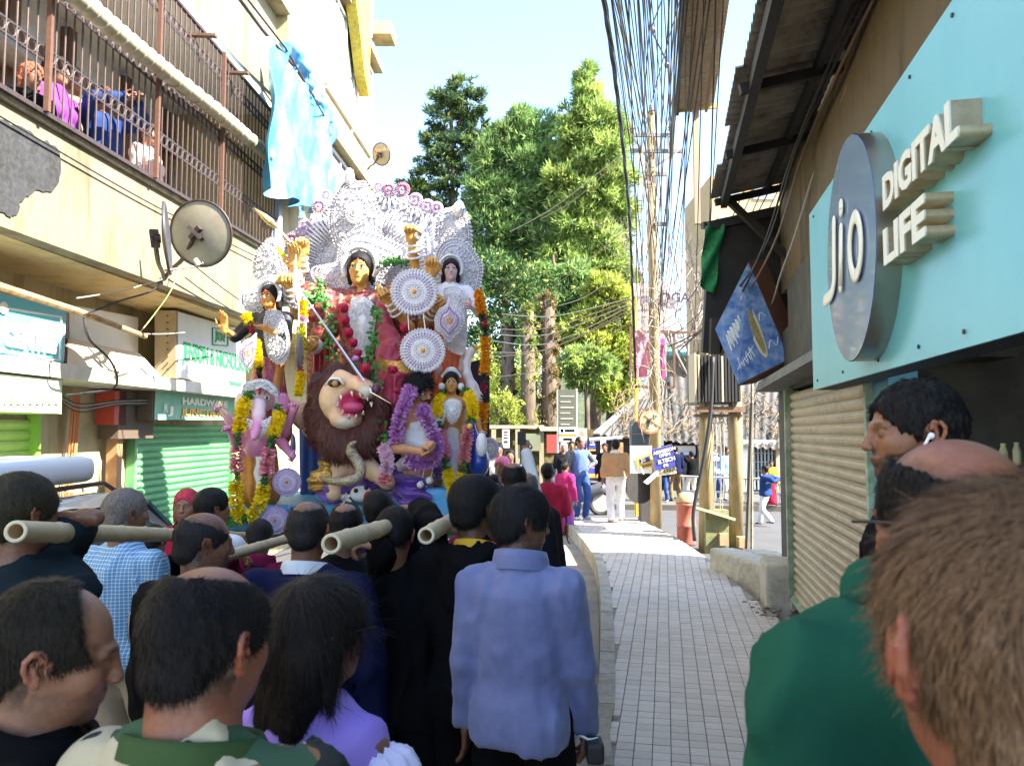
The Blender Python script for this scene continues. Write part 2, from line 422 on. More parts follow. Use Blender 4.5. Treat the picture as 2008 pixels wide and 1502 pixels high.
def head_sdf(S, T, fat=1., jaw=1., ears=True, nose=1., openm=False, es=1.):
    s = T.s; k = lambda v: v*s
    S.ell(T((0,-.014,.034)), np.array((.076*fat,.098,.086))*s, k(.02), T.R)
    S.ell(T((0,.028,-.032)), np.array((.061*fat,.064,.082))*s, k(.03), T.R)
    S.ell(T((0,.038,-.066)), np.array((.046*fat*jaw,.048,.044))*s, k(.025), T.R)
    S.ell(T((0,.074,-.096)), np.array((.019,.016,.015))*s, k(.02), T.R)
    for sg in (-1, 1):
        S.ell(T((sg*.041*fat,.052,-.02)), np.array((.022,.027,.026))*s, k(.02), T.R)
        S.cap(T((sg*.008,.088,.021)), T((sg*.042,.077,.023)), k(.0095), k(.008), k(.012))
        S.ell(T((sg*.031,.097,.004)), np.array((.017,.016,.010))*s, k(.012), T.R, neg=True)
        S.ell(T((sg*.031,.079,.003)), np.array((.013,.011,.0105))*s, k(.003), T.R)
        S.ell(T((sg*.011,.104,-.030)), np.array((.0075,.009,.007))*s, k(.006), T.R)
    S.cap(T((0,.091,.012)), T((0,.108*nose+.004*(nose-1),-.026)), k(.0085), k(.0115), k(.012))
    if openm: S.ell(T((0,.098,-.066)), np.array((.02,.02,.014))*s, k(.006), T.R, neg=True)
    S.cap(T((-.015,.091,-.053)), T((.015,.091,-.053)), k(.0065), k(.0065), k(.006))
    S.cap(T((-.013,.089,-.064)), T((.013,.089,-.064)), k(.0075), k(.0075), k(.006))
    if ears:
        for sg in (-1, 1):
            q = [T((sg*(.0775*fat+(-y*es)*(.5 if es == 1 else .9)+.002), y*es-.014, z*es-.004)) for y, z in EARP]
            for i in range(len(q)-1): S.cap(q[i], q[i+1], k(.0050), k(.0050), k(.004))
            S.ell(T((sg*(.079*fat+.001+(es-1)*.03),-.018,.002)), np.array((.004,.015*es,.026*es))*s, k(.006), T.R@rotm(0,0,sg*(-.35 if es == 1 else -.6)))
            S.cap(T((sg*.078*fat,-.006,.000)), T((sg*.0785*fat,-.004,-.008)), k(.0045), k(.0035), k(.004))
            S.ell(T((sg*(.081*fat),-.014,-.026)), np.array((.0045,.008,.010))*s, k(.005), T.R)
            S.ell(T((sg*(.084*fat),-.012,-.001)), np.array((.005,.008,.011))*s, k(.003), T.R, neg=True)
def hand_sdf(S, T, side=1, curl=.35, thumb=.4, spread=.05, fingers=None):
    """frame: wrist at 0, fingers +Y, palm faces -Z, thumb towards side*X"""
    s = T.s
    S.box(T((0,.045,0)), np.array((.038,.042,.012))*s, .011*s, .012*s, T.R)
    S.cap(T((0,-.02,0)), T((0,.02,0)), .024*s, .024*s, .015*s)
    for i in range(4):
        x = side*(.029-.0195*i); c = curl if fingers is None else fingers[i]
        L = [(.042,.026,.021),(.046,.030,.022),(.043,.027,.021),(.034,.021,.018)][i]
        p = np.array((x,.080-(.006 if i in (0,3) else 0),0.)); a = 0.; r = [.0098,.0090,.0083,.0073]
        yaw = -side*spread*(1.5-i)
        for j in range(3):
            a += c*(1.0 if j else .8)
            d = np.array((-sin(yaw)*cos(a), cos(a)*cos(yaw), -sin(a)))
            q = p+d*L[j]; S.cap(T(p), T(q), r[j]*s, r[j+1]*s, .0035*s); p = q
    p = np.array((side*.030,.018,-.004)); d1 = np.array((side*.75,.62,-.35*thumb-.1)); d1 /= np.linalg.norm(d1)
    q = p+d1*.040; S.cap(T(p), T(q), .014*s, .011*s, .012*s)
    d2 = np.array((side*(.45-.9*thumb),.8,-.75*thumb)); d2 /= np.linalg.norm(d2)
    r_ = q+d2*.031; S.cap(T(q), T(r_), .0105*s, .0095*s, .004*s); d3 = d2+np.array((-side*.5*thumb,0,-.3*thumb)); d3 /= np.linalg.norm(d3)
    S.cap(T(r_), T(r_+d3*.024), .0095*s, .0078*s, .003*s)
def ik(S0, H, l1, l2, hint):
    S0 = np.array(S0, float); H = np.array(H, float); d = H-S0; L = np.linalg.norm(d)
    if L > (l1+l2)*.995: H = S0+d/L*(l1+l2)*.995; d = H-S0; L = np.linalg.norm(d)
    a = (l1*l1-l2*l2+L*L)/(2*L); r = sqrt(max(l1*l1-a*a, 0)); u = d/L
    hv = np.array(hint, float); hv = hv-u*hv.dot(u); hv /= max(np.linalg.norm(hv), 1e-6)
    return S0+u*a+hv*r, H
def frame(y, z):
    """rotation with +Y along y and +Z near z"""
    y = np.array(y, float); y /= np.linalg.norm(y); z = np.array(z, float); z = z-y*z.dot(y)
    if np.linalg.norm(z) < 1e-4: z = np.array((1., 0, 0))-y*y[0]
    z /= np.linalg.norm(z); x = np.cross(y, z); return np.stack([x, y, z], 1)
def strands(V, N, n, length, width, flow, jitter=.35, rng=None, seg=2, lift=.12):
    rng = rng or np.random.RandomState(1)
    i = rng.randint(0, len(V), n); p = V[i]; nn = N[i]
    f = flow(p) if callable(flow) else np.tile(np.array(flow, float), (n, 1))
    f = f+rng.normal(0, jitter, (n, 3)); f -= nn*(f*nn).sum(1, keepdims=True)*(1-lift); f /= np.maximum(np.linalg.norm(f, axis=1, keepdims=True), 1e-6)
    f = f+nn*lift; w = np.cross(f, nn); w /= np.maximum(np.linalg.norm(w, axis=1, keepdims=True), 1e-6)
    L = (length*rng.uniform(.5, 1.2, n))[:, None]; vs = []
    for j in range(seg+1):
        t = j/seg; q = p+f*L*t-nn*L*(t*t)*.22+nn*.001; ww = w*width*(1-t*.85)
        vs += [q-ww, q+ww]
    A = np.stack(vs, 1).reshape(-1, 3); k = 2*(seg+1); b = np.arange(n)*k; F = []
    for j in range(seg): F.append(np.stack([b+2*j, b+2*j+1, b+2*j+3, b+2*j+2], 1))
    return A, np.concatenate(F)
CLOTH_N = [0]
def folds(amp, seedo=0., vs=3., hs=10., fine=.3):
    def f(x, y, z):
        a = vnoise(x*hs+seedo, y*hs+seedo*2, z*vs+seedo)+.6*vnoise(x*hs*1.9+5, y*hs*1.9, z*vs*2.6+seedo)
        b = vnoise(x*hs*4+9, y*hs*4+seedo, z*hs*2.2)
        r = 1-np.abs(vnoise(x*hs*.8+seedo*3, y*hs*.8, z*vs*1.3+3)+.35*a)*2.2
        return amp*(a*.7+np.clip(r, 0, 1)**2*-1.25+.15+fine*b)
    return f
def figure(name, label, loc, yaw, h=1.70, w=1., head=(0,0,0), arms=None, top=None, bottom=None, hair=None, skin=(.30,.145,.085), feet=None,
           hv=.008, bv=.014, hands=True, group=None, cat='person', fat=1., lean=(0,0), shoes=(.02,.02,.02), face=None, headscale=1., seat=None, cols=None,
           beard=None, nose=1., neckr=.056, sex='m', torso_skin=False, legs=True, hvox=None, jaw=1., headpos=None, limbv=.032, tilt=None, es=1.):
    """loc = point on the ground under the figure, yaw = facing direction (0 = +Y, turns left with +)"""
    CLOTH_N[0] += 1; sd = CLOTH_N[0]*1.37
    s = h/1.72; R = thing(name, label, cat, loc, yaw, group)
    if tilt: R.rotation_euler = (tilt[0], tilt[1], yaw)
    lx, ly = lean
    def B(x, y, z): return np.array((x*s+lx*max(z-.9, 0), y*s+ly*max(z-.9, 0), z*s))
    hp = B(0, .015, 1.60) if headpos is None else np.array(headpos, float)
    HT = TF(hp, rotm(head[1], head[2], head[0]), s*headscale)
    nb = B(0, -.012, 1.425)
    # --- joints
    arms = arms if arms is not None else [dict(side=1), dict(side=-1)]
    J = []
    for a in arms:
        sg = a['side']; sh = B(sg*.185*w+a.get('sx', 0), -.01+a.get('sy', 0), 1.375+a.get('sz', 0))
        tgt = np.array(a.get('to', B(sg*.25*w, .06, .80)), float)
        el, wr = ik(sh, tgt, .29*s*a.get('k', 1), .255*s*a.get('k', 1), a.get('hint', (sg*.5, -1, -.3)))
        J.append((sg, sh, el, wr, a))
    ft = feet or [(.10, 0., 0.), (-.10, .02, 0.)]
    LG = []
    if legs:
        for i, f in enumerate(ft):
            sg = 1 if i == 0 else -1; hip = B(sg*.095*w, 0, .90) if seat is None else np.array(seat, float)+np.array((sg*.09*s, 0, 0))
            an = np.array(f, float)*1.+np.array((0, 0, .085*s)); kn, an = ik(hip, an, .43*s, .42*s, (sg*.12, 1, 0)); LG.append((sg, hip, kn, an, f))
    # --- body (skin)
    ms = []
    S = Sdf(); head_sdf(S, HT, fat, jaw, nose=nose, openm=bool(face and face.get('open')), es=es)
    hn = HT((0, -.028, -.05)); S.cap(hn, nb, neckr*s, (neckr+.004)*s, .03*s)
    S.cap(nb, nb+np.array((0, 0, -.05*s)), (neckr+.006)*s, .07*s, .03*s)
    hb = S.mesh(hv, dmax=.005); ms.append(hb); nhead = len(hb[0])
    S = Sdf(); o = -.012
    def torso(S, o, fac=1.):
        S.ell(B(0, -.005, 1.24), np.array((.165*w+o, .118*w**.7+o, .21+o))*s, .06*s)
        S.cap(B(-.135*w, -.012, 1.365), B(.135*w, -.012, 1.365), (.062+o)*s, (.062+o)*s, .05*s)
        S.ell(B(0, .0, 1.05), np.array((.152*w*w**.3+o, .118*w+o, .19+o))*s, .06*s)
        S.ell(B(0, -.005, .92 if o < 0 else .90), np.array((.162*w+o*1.6, .122*w**.7+o*1.6, (.10 if o < 0 else .13)+o))*s, .06*s)
        if sex == 'f':
            for sg in (-1, 1): S.ell(B(sg*.07*w, .09, 1.235), np.array((.06+o, .055+o, .06+o))*s, .04*s)
    torso(S, o if not torso_skin else .0)
    S.cap(nb, nb+np.array((0, 0, -.08*s)), neckr*s, .08*s, .05*s)
    for (sg, sh, el, wr, a) in J:
        S.cap(sh, el, .050*s*a.get('kr', 1), .040*s*a.get('kr', 1), .03*s); S.cap(el, wr, .040*s*a.get('kr', 1), .026*s*a.get('kr', 1), .015*s)
    for (sg, hip, kn, an, f) in LG:
        S.cap(hip, kn, .078*s, .052*s, .05*s); S.cap(kn, an, .052*s, .036*s, .02*s)
    ms.append(S.mesh(limbv if not torso_skin else bv, dmax=.005))
    hvx = hvox or max(.0042, hv*.8)
    for (sg, sh, el, wr, a) in J:
        if not hands or a.get('nohand'): continue
        d = np.array(a.get('fdir') or tuple(wr-el), float); T = TF(wr, frame(d, a.get('palm', (sg*-1., 0, 0)) if a.get('palm') is None else -np.array(a['palm'], float)), s*a.get('hs', 1.))
        S = Sdf(); hand_sdf(S, T, a.get('thumbside', -sg if False else sg), a.get('curl', .3), a.get('thumb', .4), fingers=a.get('fingers'))
        S.cap(wr, wr+(el-wr)*.35, .024*s, .030*s, .012)
        ms.append(S.mesh(hvx, dmax=.003))
    V, F = joinm(ms)
    C = np.tile(np.array(skin, float), (len(V), 1))
    Lh = ((V-HT.o)@HT.R)/HT.s
    hd = np.arange(len(V)) < nhead
    def mixc(m, c, a=1.):
        m = (m*a)[:, None]; C[:] = C*(1-m)+np.array(c)*m
    sstep = lambda x, a, b: np.clip((x-a)/(b-a), 0, 1)
    lipc = (.30,.075,.06) if not (face and face.get('lip')) else face['lip']
    m = hd*np.exp(-((Lh[:,0]/.022)**2+((Lh[:,2]+.059)/.0085)**2)*1.2)*(Lh[:,1] > .08); mixc(m, lipc, .8 if sex == 'f' or face else .4)
    # warm ears and nose, darker around the eyes
    m = hd*((np.abs(Lh[:,0]) > .078*fat))*(Lh[:,2] > -.045)*(Lh[:,2] < .04); mixc(m, (skin[0]*1.25+.02, skin[1]*.9, skin[2]*.85), .6)
    for sg in (-1, 1):
        if not (face and face.get('paint')):
            m = hd*np.exp(-(((Lh[:,0]-sg*.031)/.014)**2+((Lh[:,2]-.003)/.006)**2))*(Lh[:,1] > .06); mixc(m, (.05,.03,.025), .85)
            m = hd*np.exp(-(((Lh[:,0]-sg*.029)/.018)**2+((Lh[:,2]-.026+abs(1)*.0)/.0048)**2)**2)*(Lh[:,1] > .05); mixc(m, (.015,.01,.01), .9)
    if beard:
        nz = fbm(Lh[:,0]*60, Lh[:,1]*60, Lh[:,2]*60, 2)*.012
        m = hd*sstep(-.034-Lh[:,2]+nz-np.clip(Lh[:,1]-.06, 0, 1)*.35, 0, .012)*sstep(Lh[:,1]+.03+nz, 0, .015)*(Lh[:,2] > -.13)
        mu = hd*np.exp(-(((Lh[:,0])/.028)**4+((Lh[:,2]+.045)/.006)**2))*(Lh[:,1] > .07)
        mixc(np.maximum(m*beard[1], mu*beard[2]), beard[0], 1.)
    if cols: cols(V, Lh, hd, mixc)
    if hair:   # clipped hair growing out of the scalp and nape
        n2 = fbm(Lh[:,0]*55, Lh[:,1]*55, Lh[:,2]*55, 3); hcl = hair.get('col', (.006,.005,.005))
        m = hd*(Lh[:,1] < -.022)*sstep(Lh[:,2]+.007*n2, -.092, -.05)*(np.abs(Lh[:,0]) < .077)
        if hair.get('bald'):
            bc, br = hair['bald']; q = np.sqrt((((Lh-np.array(bc))/np.array(br))**2).sum(1)); m = np.maximum(m*(q > 1), hd*(Lh[:,2] > .0)*(q < 1.25)*sstep(q+.10*n2, .72, 1.0)*.9*(Lh[:,1] < .085))
        mixc(m, tuple(c*1.3+.004 for c in hcl), .92)
    me = fast_mesh('body', V, F, True, C, pm('skin', (.3,.15,.09), .45, var=[(14,.35,(.22,.09,.05)),(90,.15,(.4,.22,.15))], bump=[(90,.22,.002)], attr=True, spec=.4))
    # the variation nodes blend over the attribute colour
    body = link('body', me, R)
    out = dict(root=R, HT=HT, J=J, s=s, body=body, B=B, LG=LG, nb=nb)
    # --- top garment
    if top:
        t = dict(o=.014, hem=.84, sleeve=1., amp=.012, mat=None, name='jacket', collar=None, vs=3., hs=10.); t.update(top); o = t['o']
        S = Sdf(); torso(S, o)
        if t['hem'] < .86: S.ell(B(0, 0, (t['hem']+.9)/2-.0), np.array((.168*w+o+.01, .13+o, .2))*s, .06*s)
        S.cap(nb+np.array((0, 0, -.005)), nb+np.array((0, 0, -.07*s)), (.062+o)*s, (.10+o)*s, .05*s)
        for (sg, sh_, el, wr, a) in J:
            r = a.get('slr', 1.)*t.get('slr', 1.)
            L = t['sleeve'] if a.get('sleeve') is None else a['sleeve']
            if L > .05:
                e1 = sh_+(el-sh_)*min(L*2, 1)
                S.cap(sh_, e1, (.056+o)*s*r, (.050+o)*s*r, .04*s)
                if L > .5: S.cap(el, el+(wr-el)*min((L-.5)*2, .97), (.050+o)*s*r, (.036+o)*s*r, .02*s)
        S.box(B(0, 0, t['hem']-.5), np.array((.6, .6, .5))*s, .01, .012, neg=True)
        if t.get('cap'):   # puffed sleeve etc
            pass
        S.cap(nb+np.array((0, .03*s, .03)), nb+np.array((0, .01*s, .11)), .05*s, .05*s, .005, neg=True)
        V, F = S.mesh(t.get('v', bv), folds(t['amp']*s, sd, t['vs'], t['hs']), dmax=t['amp']*2)
        Cc = None
        if t.get('colf'): Cc = t['colf'](V)
        out['top'] = link(t['name'], fast_mesh(t['name'], V, F, True, Cc, t['mat']), R)
        if t['collar']:
            c = dict(r=.066, hgt=.04, tilt=.35, mat=t['mat'], open=.0, th=.008); c.update(t['collar']); mb = MB()
            n = 28; rings = []
            for j, (dr, dz) in enumerate([(0.004, -.03), (0, 0), (.0, c['hgt']), (.010, c['hgt']+.004), (.016, c['hgt']*.6), (.022, -.012)]):
                g = []
                for k in range(n):
                    a = -pi/2+2*pi*k/n; r = (c['r']+dr+o*.5)*s; wv = 1+.02*sin(5*a+sd)
                    g.append(tuple(nb+np.array((cos(a)*r*1.05*wv, sin(a)*r*1.0+.012*s, (.012+dz-sin(a)*c['tilt']*.07)*s))))
                rings.append(g)
            vs = [p for g in rings for p in g]; fs = [(j*n+k, j*n+(k+1)%n, (j+1)*n+(k+1)%n, (j+1)*n+k) for j in range(len(rings)-1) for k in range(n)]
            mb.add(vs, fs); mb.build('collar', c['mat'], R, True, world=False)
    # --- bottom garment
    if bottom and legs:
        b = dict(o=.014, mat=None, name='trousers', amp=.010, flare=1., len=1.); b.update(bottom); o = b['o']; S = Sdf()
        if b['name'] in ('trousers', 'jeans'):
            S.ell(B(0, 0, .90), np.array((.155*w+o, .115*w**.7+o*.5, .12))*s, .06*s)
            for (sg, hip, kn, an, f) in LG:
                S.cap(hip, kn, (.088*w**.5+o)*s, (.062+o)*s*b['flare'], .03*s); S.cap(kn, kn+(an-kn)*(b['len']*.98), (.062+o)*s*b['flare'], (.055+o)*s*b['flare'], .02*s)
            V, F = S.mesh(b.get('v', bv*1.6), folds(b['amp']*s, sd+3, 5., 9.), dmax=b['amp']*2)
        else:   # skirt or dhoti falling to the ankles
            q = b.get('hemr', .20); zb = b.get('z0', .06)
            S.cap(B(0, 0, 1.0), B(0, .01, zb+q*.55), .13*w*s, q*s, .05*s)
            S.box(B(0, 0, zb-.5), np.array((.8, .8, .5))*s, .01, .01, neg=True)
            pl = b.get('pleats', 13)
            def fo(x, y, z):
                an = np.arctan2(y, x); g = np.clip((1.0*s-z)/(.6*s), 0, 1)
                return (.011*np.sin(an*pl+vnoise(x*4, y*4, z*3+sd)*2)*g+.006*vnoise(x*9, y*9, z*5))*s
            V, F = S.mesh(b.get('v', bv*1.1), fo, dmax=.03)
        out['bottom'] = link(b['name'], fast_mesh(b['name'], V, F, True, b['colf'](V) if b.get('colf') else None, b['mat']), R)
    if legs and shoes is not None:
        for (sg, hip, kn, an, f) in LG:
            S = Sdf(); d = np.array((sg*.18, 1, 0)); d /= np.linalg.norm(d); b0 = np.array((an[0], an[1], f[2]))
            q = b0+np.array((0, -.03*s, .035*s)); S.cap(q, b0+d*.15*s+np.array((0, 0, .032*s)), .037*s, .036*s, .03*s); S.cap(an+np.array((0,0,.01)), q, .042*s, .04*s, .03*s)
            S.box(b0+np.array((0, .05*s, -.05)), np.array((.3, .4, .052)), .002, .004, neg=True)
            V, F = S.mesh(max(.012, bv*1.1)); link('shoe', fast_mesh('shoe', V, F, True, None, pm('shoe_%d' % int(shoes[0]*100+shoes[1]*1000+shoes[2]*10000), shoes, .5)), R)
    # --- hair
    if hair: out['hair'] = make_hair(R, HT, hair, hv, fat, s)
    if face: make_face(R, HT, V, face, fat)
    return out
def make_hair(R, HT, hair, hv, fat, s):
    g = dict(style='short', th=.010, col=(.006,.005,.005), n=0, len=.02, wd=.0009, noise=.0018, bald=None, vox=None); g.update(hair)
    th = g['th']; S = Sdf(); k = HT.s; st = g['style']
    S.ell(HT((0, -.016, .036)), np.array((.076*fat+th, .098+th, .086+th))*k, .02*k, HT.R)
    if st in ('short', 'bald'): S.ell(HT((0, -.065, -.028)), np.array((.056*fat+th*.6, .05, .05))*k, .02*k, HT.R)
    if g.get('nape'): S.ell(HT((0, -.058, -.070)), np.array((.062, .052, .06))*k, .03*k, HT.R)
    if st == 'curly': S.ell(HT((0, -.03, .03)), np.array((.10, .11, .10))*k, .03*k, HT.R)
    if st in ('long', 'bob', 'pony'):
        L = g.get('L', .42)
        S.ell(HT((0, -.055, -.02)), np.array((.080, .065, .085))*k, .03*k, HT.R)
        if st == 'bob':
            for sg in (-1, 1): S.cap(HT((sg*.066, -.025, .0)), HT((sg*.070, -.02, -.09)), .026*k, .020*k, .03*k)
            S.cap(HT((0, -.07, -.02)), HT((0, -.075, -.10)), .055*k, .045*k, .03*k)
        if st == 'long':
            dw = np.array(g.get('down', (0, -.06, -1.)), float); dw /= np.linalg.norm(dw)
            for sx in (-.055, -.02, .02, .055):
                p = HT((sx, -.07, -.02)); S.cap(p, p+dw*L*k*(1-.2*abs(sx)/.055), .042*k, .026*k, .03*k)
            for sg in (-1, 1): S.cap(HT((sg*.075, -.02, .02)), HT((sg*.083, -.04, -.10)), .018*k, .02*k, .02*k)
    if st == 'bun': S.ell(HT((0, -.115, .03)), np.array((.038, .03, .036))*k, .01*k, HT.R); S.ell(HT((0, -.06, -.02)), np.array((.065, .05, .05))*k, .02*k, HT.R)
    # face opening, ears, nape
    fr = g.get('front', .0)
    S.ell(HT((0, .125-fr, -.030)), np.array((.085*fat, .092, .100))*k, .006*k, HT.R, neg=True)
    S.box(HT((0, .14, -.12)), np.array((.1, .11, .1))*k, .01*k, .01*k, HT.R, neg=True)
    if st in ('short', 'bald', 'curly', 'bun'):
        for sg in (-1, 1):
            S.ell(HT((sg*.095*fat, -.010, -.010)), np.array((.030, .026, .036))*k, .006*k, HT.R, neg=True)
            if not g.get('nape'): S.box(HT((sg*.1, .03, -.075)), np.array((.06, .07, .06))*k, .02*k, .01*k, HT.R, neg=True)
    if g['bald']:
        bc, br = g['bald']; S.ell(HT(bc), np.array(br)*k, .004*k, HT.R, neg=True)
    nz = g['noise']*k
    def dsp(x, y, z): return nz*(vnoise(x*90/s, y*90/s, z*30/s)+.8*vnoise(x*200/s, y*200/s, z*60/s)+.7*vnoise(x*25/s, y*25/s, z*16/s))
    V, F = S.mesh(g['vox'] or hv*.9, dsp, dmax=.012)
    if len(V) == 0: return None
    N = vnormals(V, F)
    if g['n']:
        L = ((V-HT.o)@HT.R)/HT.s
        out = (N*((V-HT.o))).sum(1) > 0
        Vs, Ns = V[out], N[out]
        def flow(p):
            l = ((p-HT(g.get('whorl', (0, -.05, .12))))@HT.R); l /= np.maximum(np.linalg.norm(l, axis=1, keepdims=True), 1e-5)
            sw = g.get('swirl', .3); up = ((p-HT.o)@HT.R); up /= np.linalg.norm(up, axis=1, keepdims=True)
            q = l+sw*np.cross(up, l)+np.array((0, 0, -.25)); return q@HT.R.T
        A, G = strands(Vs, Ns, g['n'], g['len']*k, g['wd']*k, flow, g.get('jit', .25), np.random.RandomState(int(abs(HT.o[0])*100)+3), 2 if g['len'] > .03 else 1, g.get('lift', .15))
        V, F = joinm([(V, F), (A, G)])
    return link('hair', fast_mesh('hair', V, F, True, None, hairmat(g['col'])), R)
def make_face(R, HT, V, face, fat):
    """painted or living eyes, brows and brow mark as small raised pieces"""
    k = HT.s
    def at(x, z, off=0.):   # face surface near eyes and brows
        y = .0905-(abs(x)-.03)**2*18 if z < .0165 else .0985-abs(abs(x)-.008)*.34
        return (x, y+off-.004, z)
    W_ = pm('eye_white', (.8,.78,.74), .25); K_ = pm('eye_black', (.008,.006,.006), .2); big = face.get('big', 1.)
    for sg in (-1, 1):
        c = at(sg*.030, .003)
        m = MB(); n = 14; rim = []
        for i in range(n):
            a = 2*pi*i/n; u = cos(a); v = sin(a)*(1-.55*u*u)
            x = sg*.030+.0165*big*u; z = .003+.0085*big*v+sg*u*.0022; rim.append(at(x, z, .005))
        ctr = at(sg*.030, .003, .010); vs = [HT(ctr)]+[HT(p) for p in rim]; m.add(vs, [(0, 1+i, 1+(i+1) % n) if True else 0 for i in range(n)])
        m.build('eye', W_, R, True, world=False)
        e = MB(); e.ball(HT(at(sg*.030+face.get('gaze', 0), .004, .008)), .0068*k*big, 10, 6, (1, .45, 1)); e.build('iris', K_, R, True, world=False)
        if face.get('paint'):
            b = MB(); b.tube([HT(at(sg*(.012+.038*t*big), .003+.012*big*sin(pi*min(t*1.15, 1)) *.75+sg*0, .0065)) for t in np.linspace(0, 1, 8)], [.0012*k, .0018*k, .002*k, .002*k, .002*k, .0018*k, .0015*k, .001*k], 6); b.build('eyeliner', K_, R, True, world=False)
        b = MB(); b.tube([HT(at(sg*(.012+.040*t), .022+.013*sin(pi*t*.8)*big, .006 if face.get('paint') else .004)) for t in np.linspace(0, 1, 8)], [.0012*k*face.get('brow', 1.)]+[.0021*k*face.get('brow', 1.)]*5+[.0015*k, .0007*k], 6); b.build('eyebrow', K_, R, True, world=False)
    if face.get('mark'):
        m = MB(); z0, z1 = face.get('markz', (.012, .085))
        m.tube([HT((0, (.098 if z < .02 else .098-(z-.02)**2*9), z)) for z in np.linspace(z0, z1, 8)], [.002*k, .0035*k, .0045*k, .0055*k, .006*k, .0055*k, .0045*k, .002*k], 8); m.build('forehead_mark', face['mark'], R, True, world=False)
# ---------------------------------------------------------------- ground, road, footpath
TA = .0407       # left facade runs X = -a + TA*Y ; right row runs X = c + .2*Y
def F(x, y, a): return PV(x, y, (-a, 0, 0), (1, -TA, 0))
def G(x, y, c): return PV(x, y, (c, 0, 0), (1, -.2, 0))
def lf(a, Y, z): return Vector((-a+TA*Y, Y, z))
def rt(c, Y, z): return Vector((c+.2*Y, Y, z))
def lbox(mb, a0, a1, Y0, Y1, z0, z1):
    return mb.hexa([lf(a0,Y0,z0), lf(a1,Y0,z0), lf(a1,Y1,z0), lf(a0,Y1,z0), lf(a0,Y0,z1), lf(a1,Y0,z1), lf(a1,Y1,z1), lf(a0,Y1,z1)])
def rbox(mb, c0, c1, Y0, Y1, z0, z1):
    return mb.hexa([rt(c0,Y0,z0), rt(c1,Y0,z0), rt(c1,Y1,z0), rt(c0,Y1,z0), rt(c0,Y0,z1), rt(c1,Y0,z1), rt(c1,Y1,z1), rt(c0,Y1,z1)])
ASPH = pm('road_asphalt', (.055,.055,.060), .9, var=[(1.2,.5,(.085,.08,.075)), (30,.35,(.05,.05,.05))], bump=[(90,.5,.004), (4,.2,.02)])
m = MB(); m.box(-60, -12, -.3, 60, 90, -.004); struct('ground', m, pm('ground_earth', (.10,.085,.06), .95, var=(2,.6,(.05,.06,.03)), bump=(8,.5,.05)))
m = MB(); m.grid(lambda u, v: (-4.4+36*u, -6+42*v, .0), 36, 42); struct('road', m, ASPH)
FZ = .20
KERB = [PG(1156,1502,FZ)+V3(-.02,-3.2,0), PG(1160,1502,FZ), PG(1168,1400,FZ), PG(1176,1300,FZ), PG(1178,1200,FZ), PG(1175,1140,FZ), PG(1166,1095,FZ), PG(1140,1055,FZ), PG(1102,1017,FZ)]
KERB = catmull(KERB, 5)
RE = [rt(1.0,-1,FZ), rt(1.0,4.,FZ), rt(1.18,7.3,FZ), PG(1540,1222,FZ), PG(1455,1150,FZ), PG(1395,1098,FZ), PG(1330,1054,FZ), PG(1243,1012,FZ)]
def edge_at(poly, y):
    best = None
    for i in range(len(poly)-1):
        a, b = poly[i], poly[i+1]
        if min(a.y, b.y) <= y <= max(a.y, b.y)+1e-6 and abs(b.y-a.y) > 1e-6:
            t = (y-a.y)/(b.y-a.y); best = a.x+(b.x-a.x)*t
    return best if best is not None else (poly[0].x if y < poly[0].y else poly[-1].x)
PAVEB = pm('paving_bed', (.33,.27,.22), .95, var=(10,.5,(.08,.07,.06)), bump=(60,.4,.004))
m = MB(); ys = np.linspace(.5, 15.3, 60)
for i in range(len(ys)-1):
    a0, a1 = edge_at(KERB, ys[i])+.10, edge_at(KERB, ys[i+1])+.10; b0, b1 = max(edge_at(RE, ys[i]), a0+.05), max(edge_at(RE, ys[i+1]), a1+.05)
    z0 = -.05; z1 = FZ-.012
    m.hexa([(a0,ys[i],z0),(b0,ys[i],z0),(b1,ys[i+1],z0),(a1,ys[i+1],z0),(a0,ys[i],z1),(b0,ys[i],z1),(b1,ys[i+1],z1),(a1,ys[i+1],z1)])
footpath = struct('footpath', m, PAVEB)
tc1 = (.40,.35,.31)
TILE = [pm('paving_tile_%d' % i, c, .62, var=[(.9,.5,tuple(v*.72 for v in c)), (25,.3,tuple(v*1.2 for v in c))], bump=(70,.4,.002)) for i, c in enumerate([(.52,.46,.39), (.48,.42,.35), (.55,.49,.42)])]
# small square setts, laid square to the shopfronts
ts = .098; ux = Vector((.196,.981,0)).normalized(); vx = Vector((ux.y,-ux.x,0)); tiles = []
o0 = Vector((1.0, 3.2, 0))
for i in range(-40, 190):
    for j in range(-60, 60):
        c = o0+ux*(i*ts)+vx*(j*ts)
        if not (1.2 < c.y < 15.1): continue
        if c.x-ts*.05 < edge_at(KERB, c.y)+.10 or c.x+ts*.6 > edge_at(RE, c.y): continue
        tiles.append(c)
tiles.sort(key=lambda c: abs(c.y-4.6)+max(0, c.x-2.5)*2)
def tile_mesh(h):
    q = MB(); a = ts*.486; b = ts*.470; cs = [(-1,-1),(1,-1),(1,1),(-1,1)]
    vs = [ux*(x*a)+vx*(y*a)+V3(0,0,-.012) for x, y in cs]+[ux*(x*b)+vx*(y*b)+V3(0,0,h) for x, y in cs]
    q.add([tuple(v) for v in vs], [(0,1,5,4)[::-1],(1,2,6,5)[::-1],(2,3,7,6)[::-1],(3,0,4,7)[::-1],(7,6,5,4)]); return q
TM = []
for k in range(3):
    q = tile_mesh(.001); me = bpy.data.meshes.new('tile'); me.from_pydata(q.v, [], q.f); me.materials.append(TILE[k]); TM.append(me)
rg = random.Random(5)
for c in tiles[:290]:
    t = link('tile', TM[rg.choice([0,0,1,2])], footpath, (c.x, c.y, FZ+rg.uniform(-.001,.0015)))
q = MB(); q.cur = 0
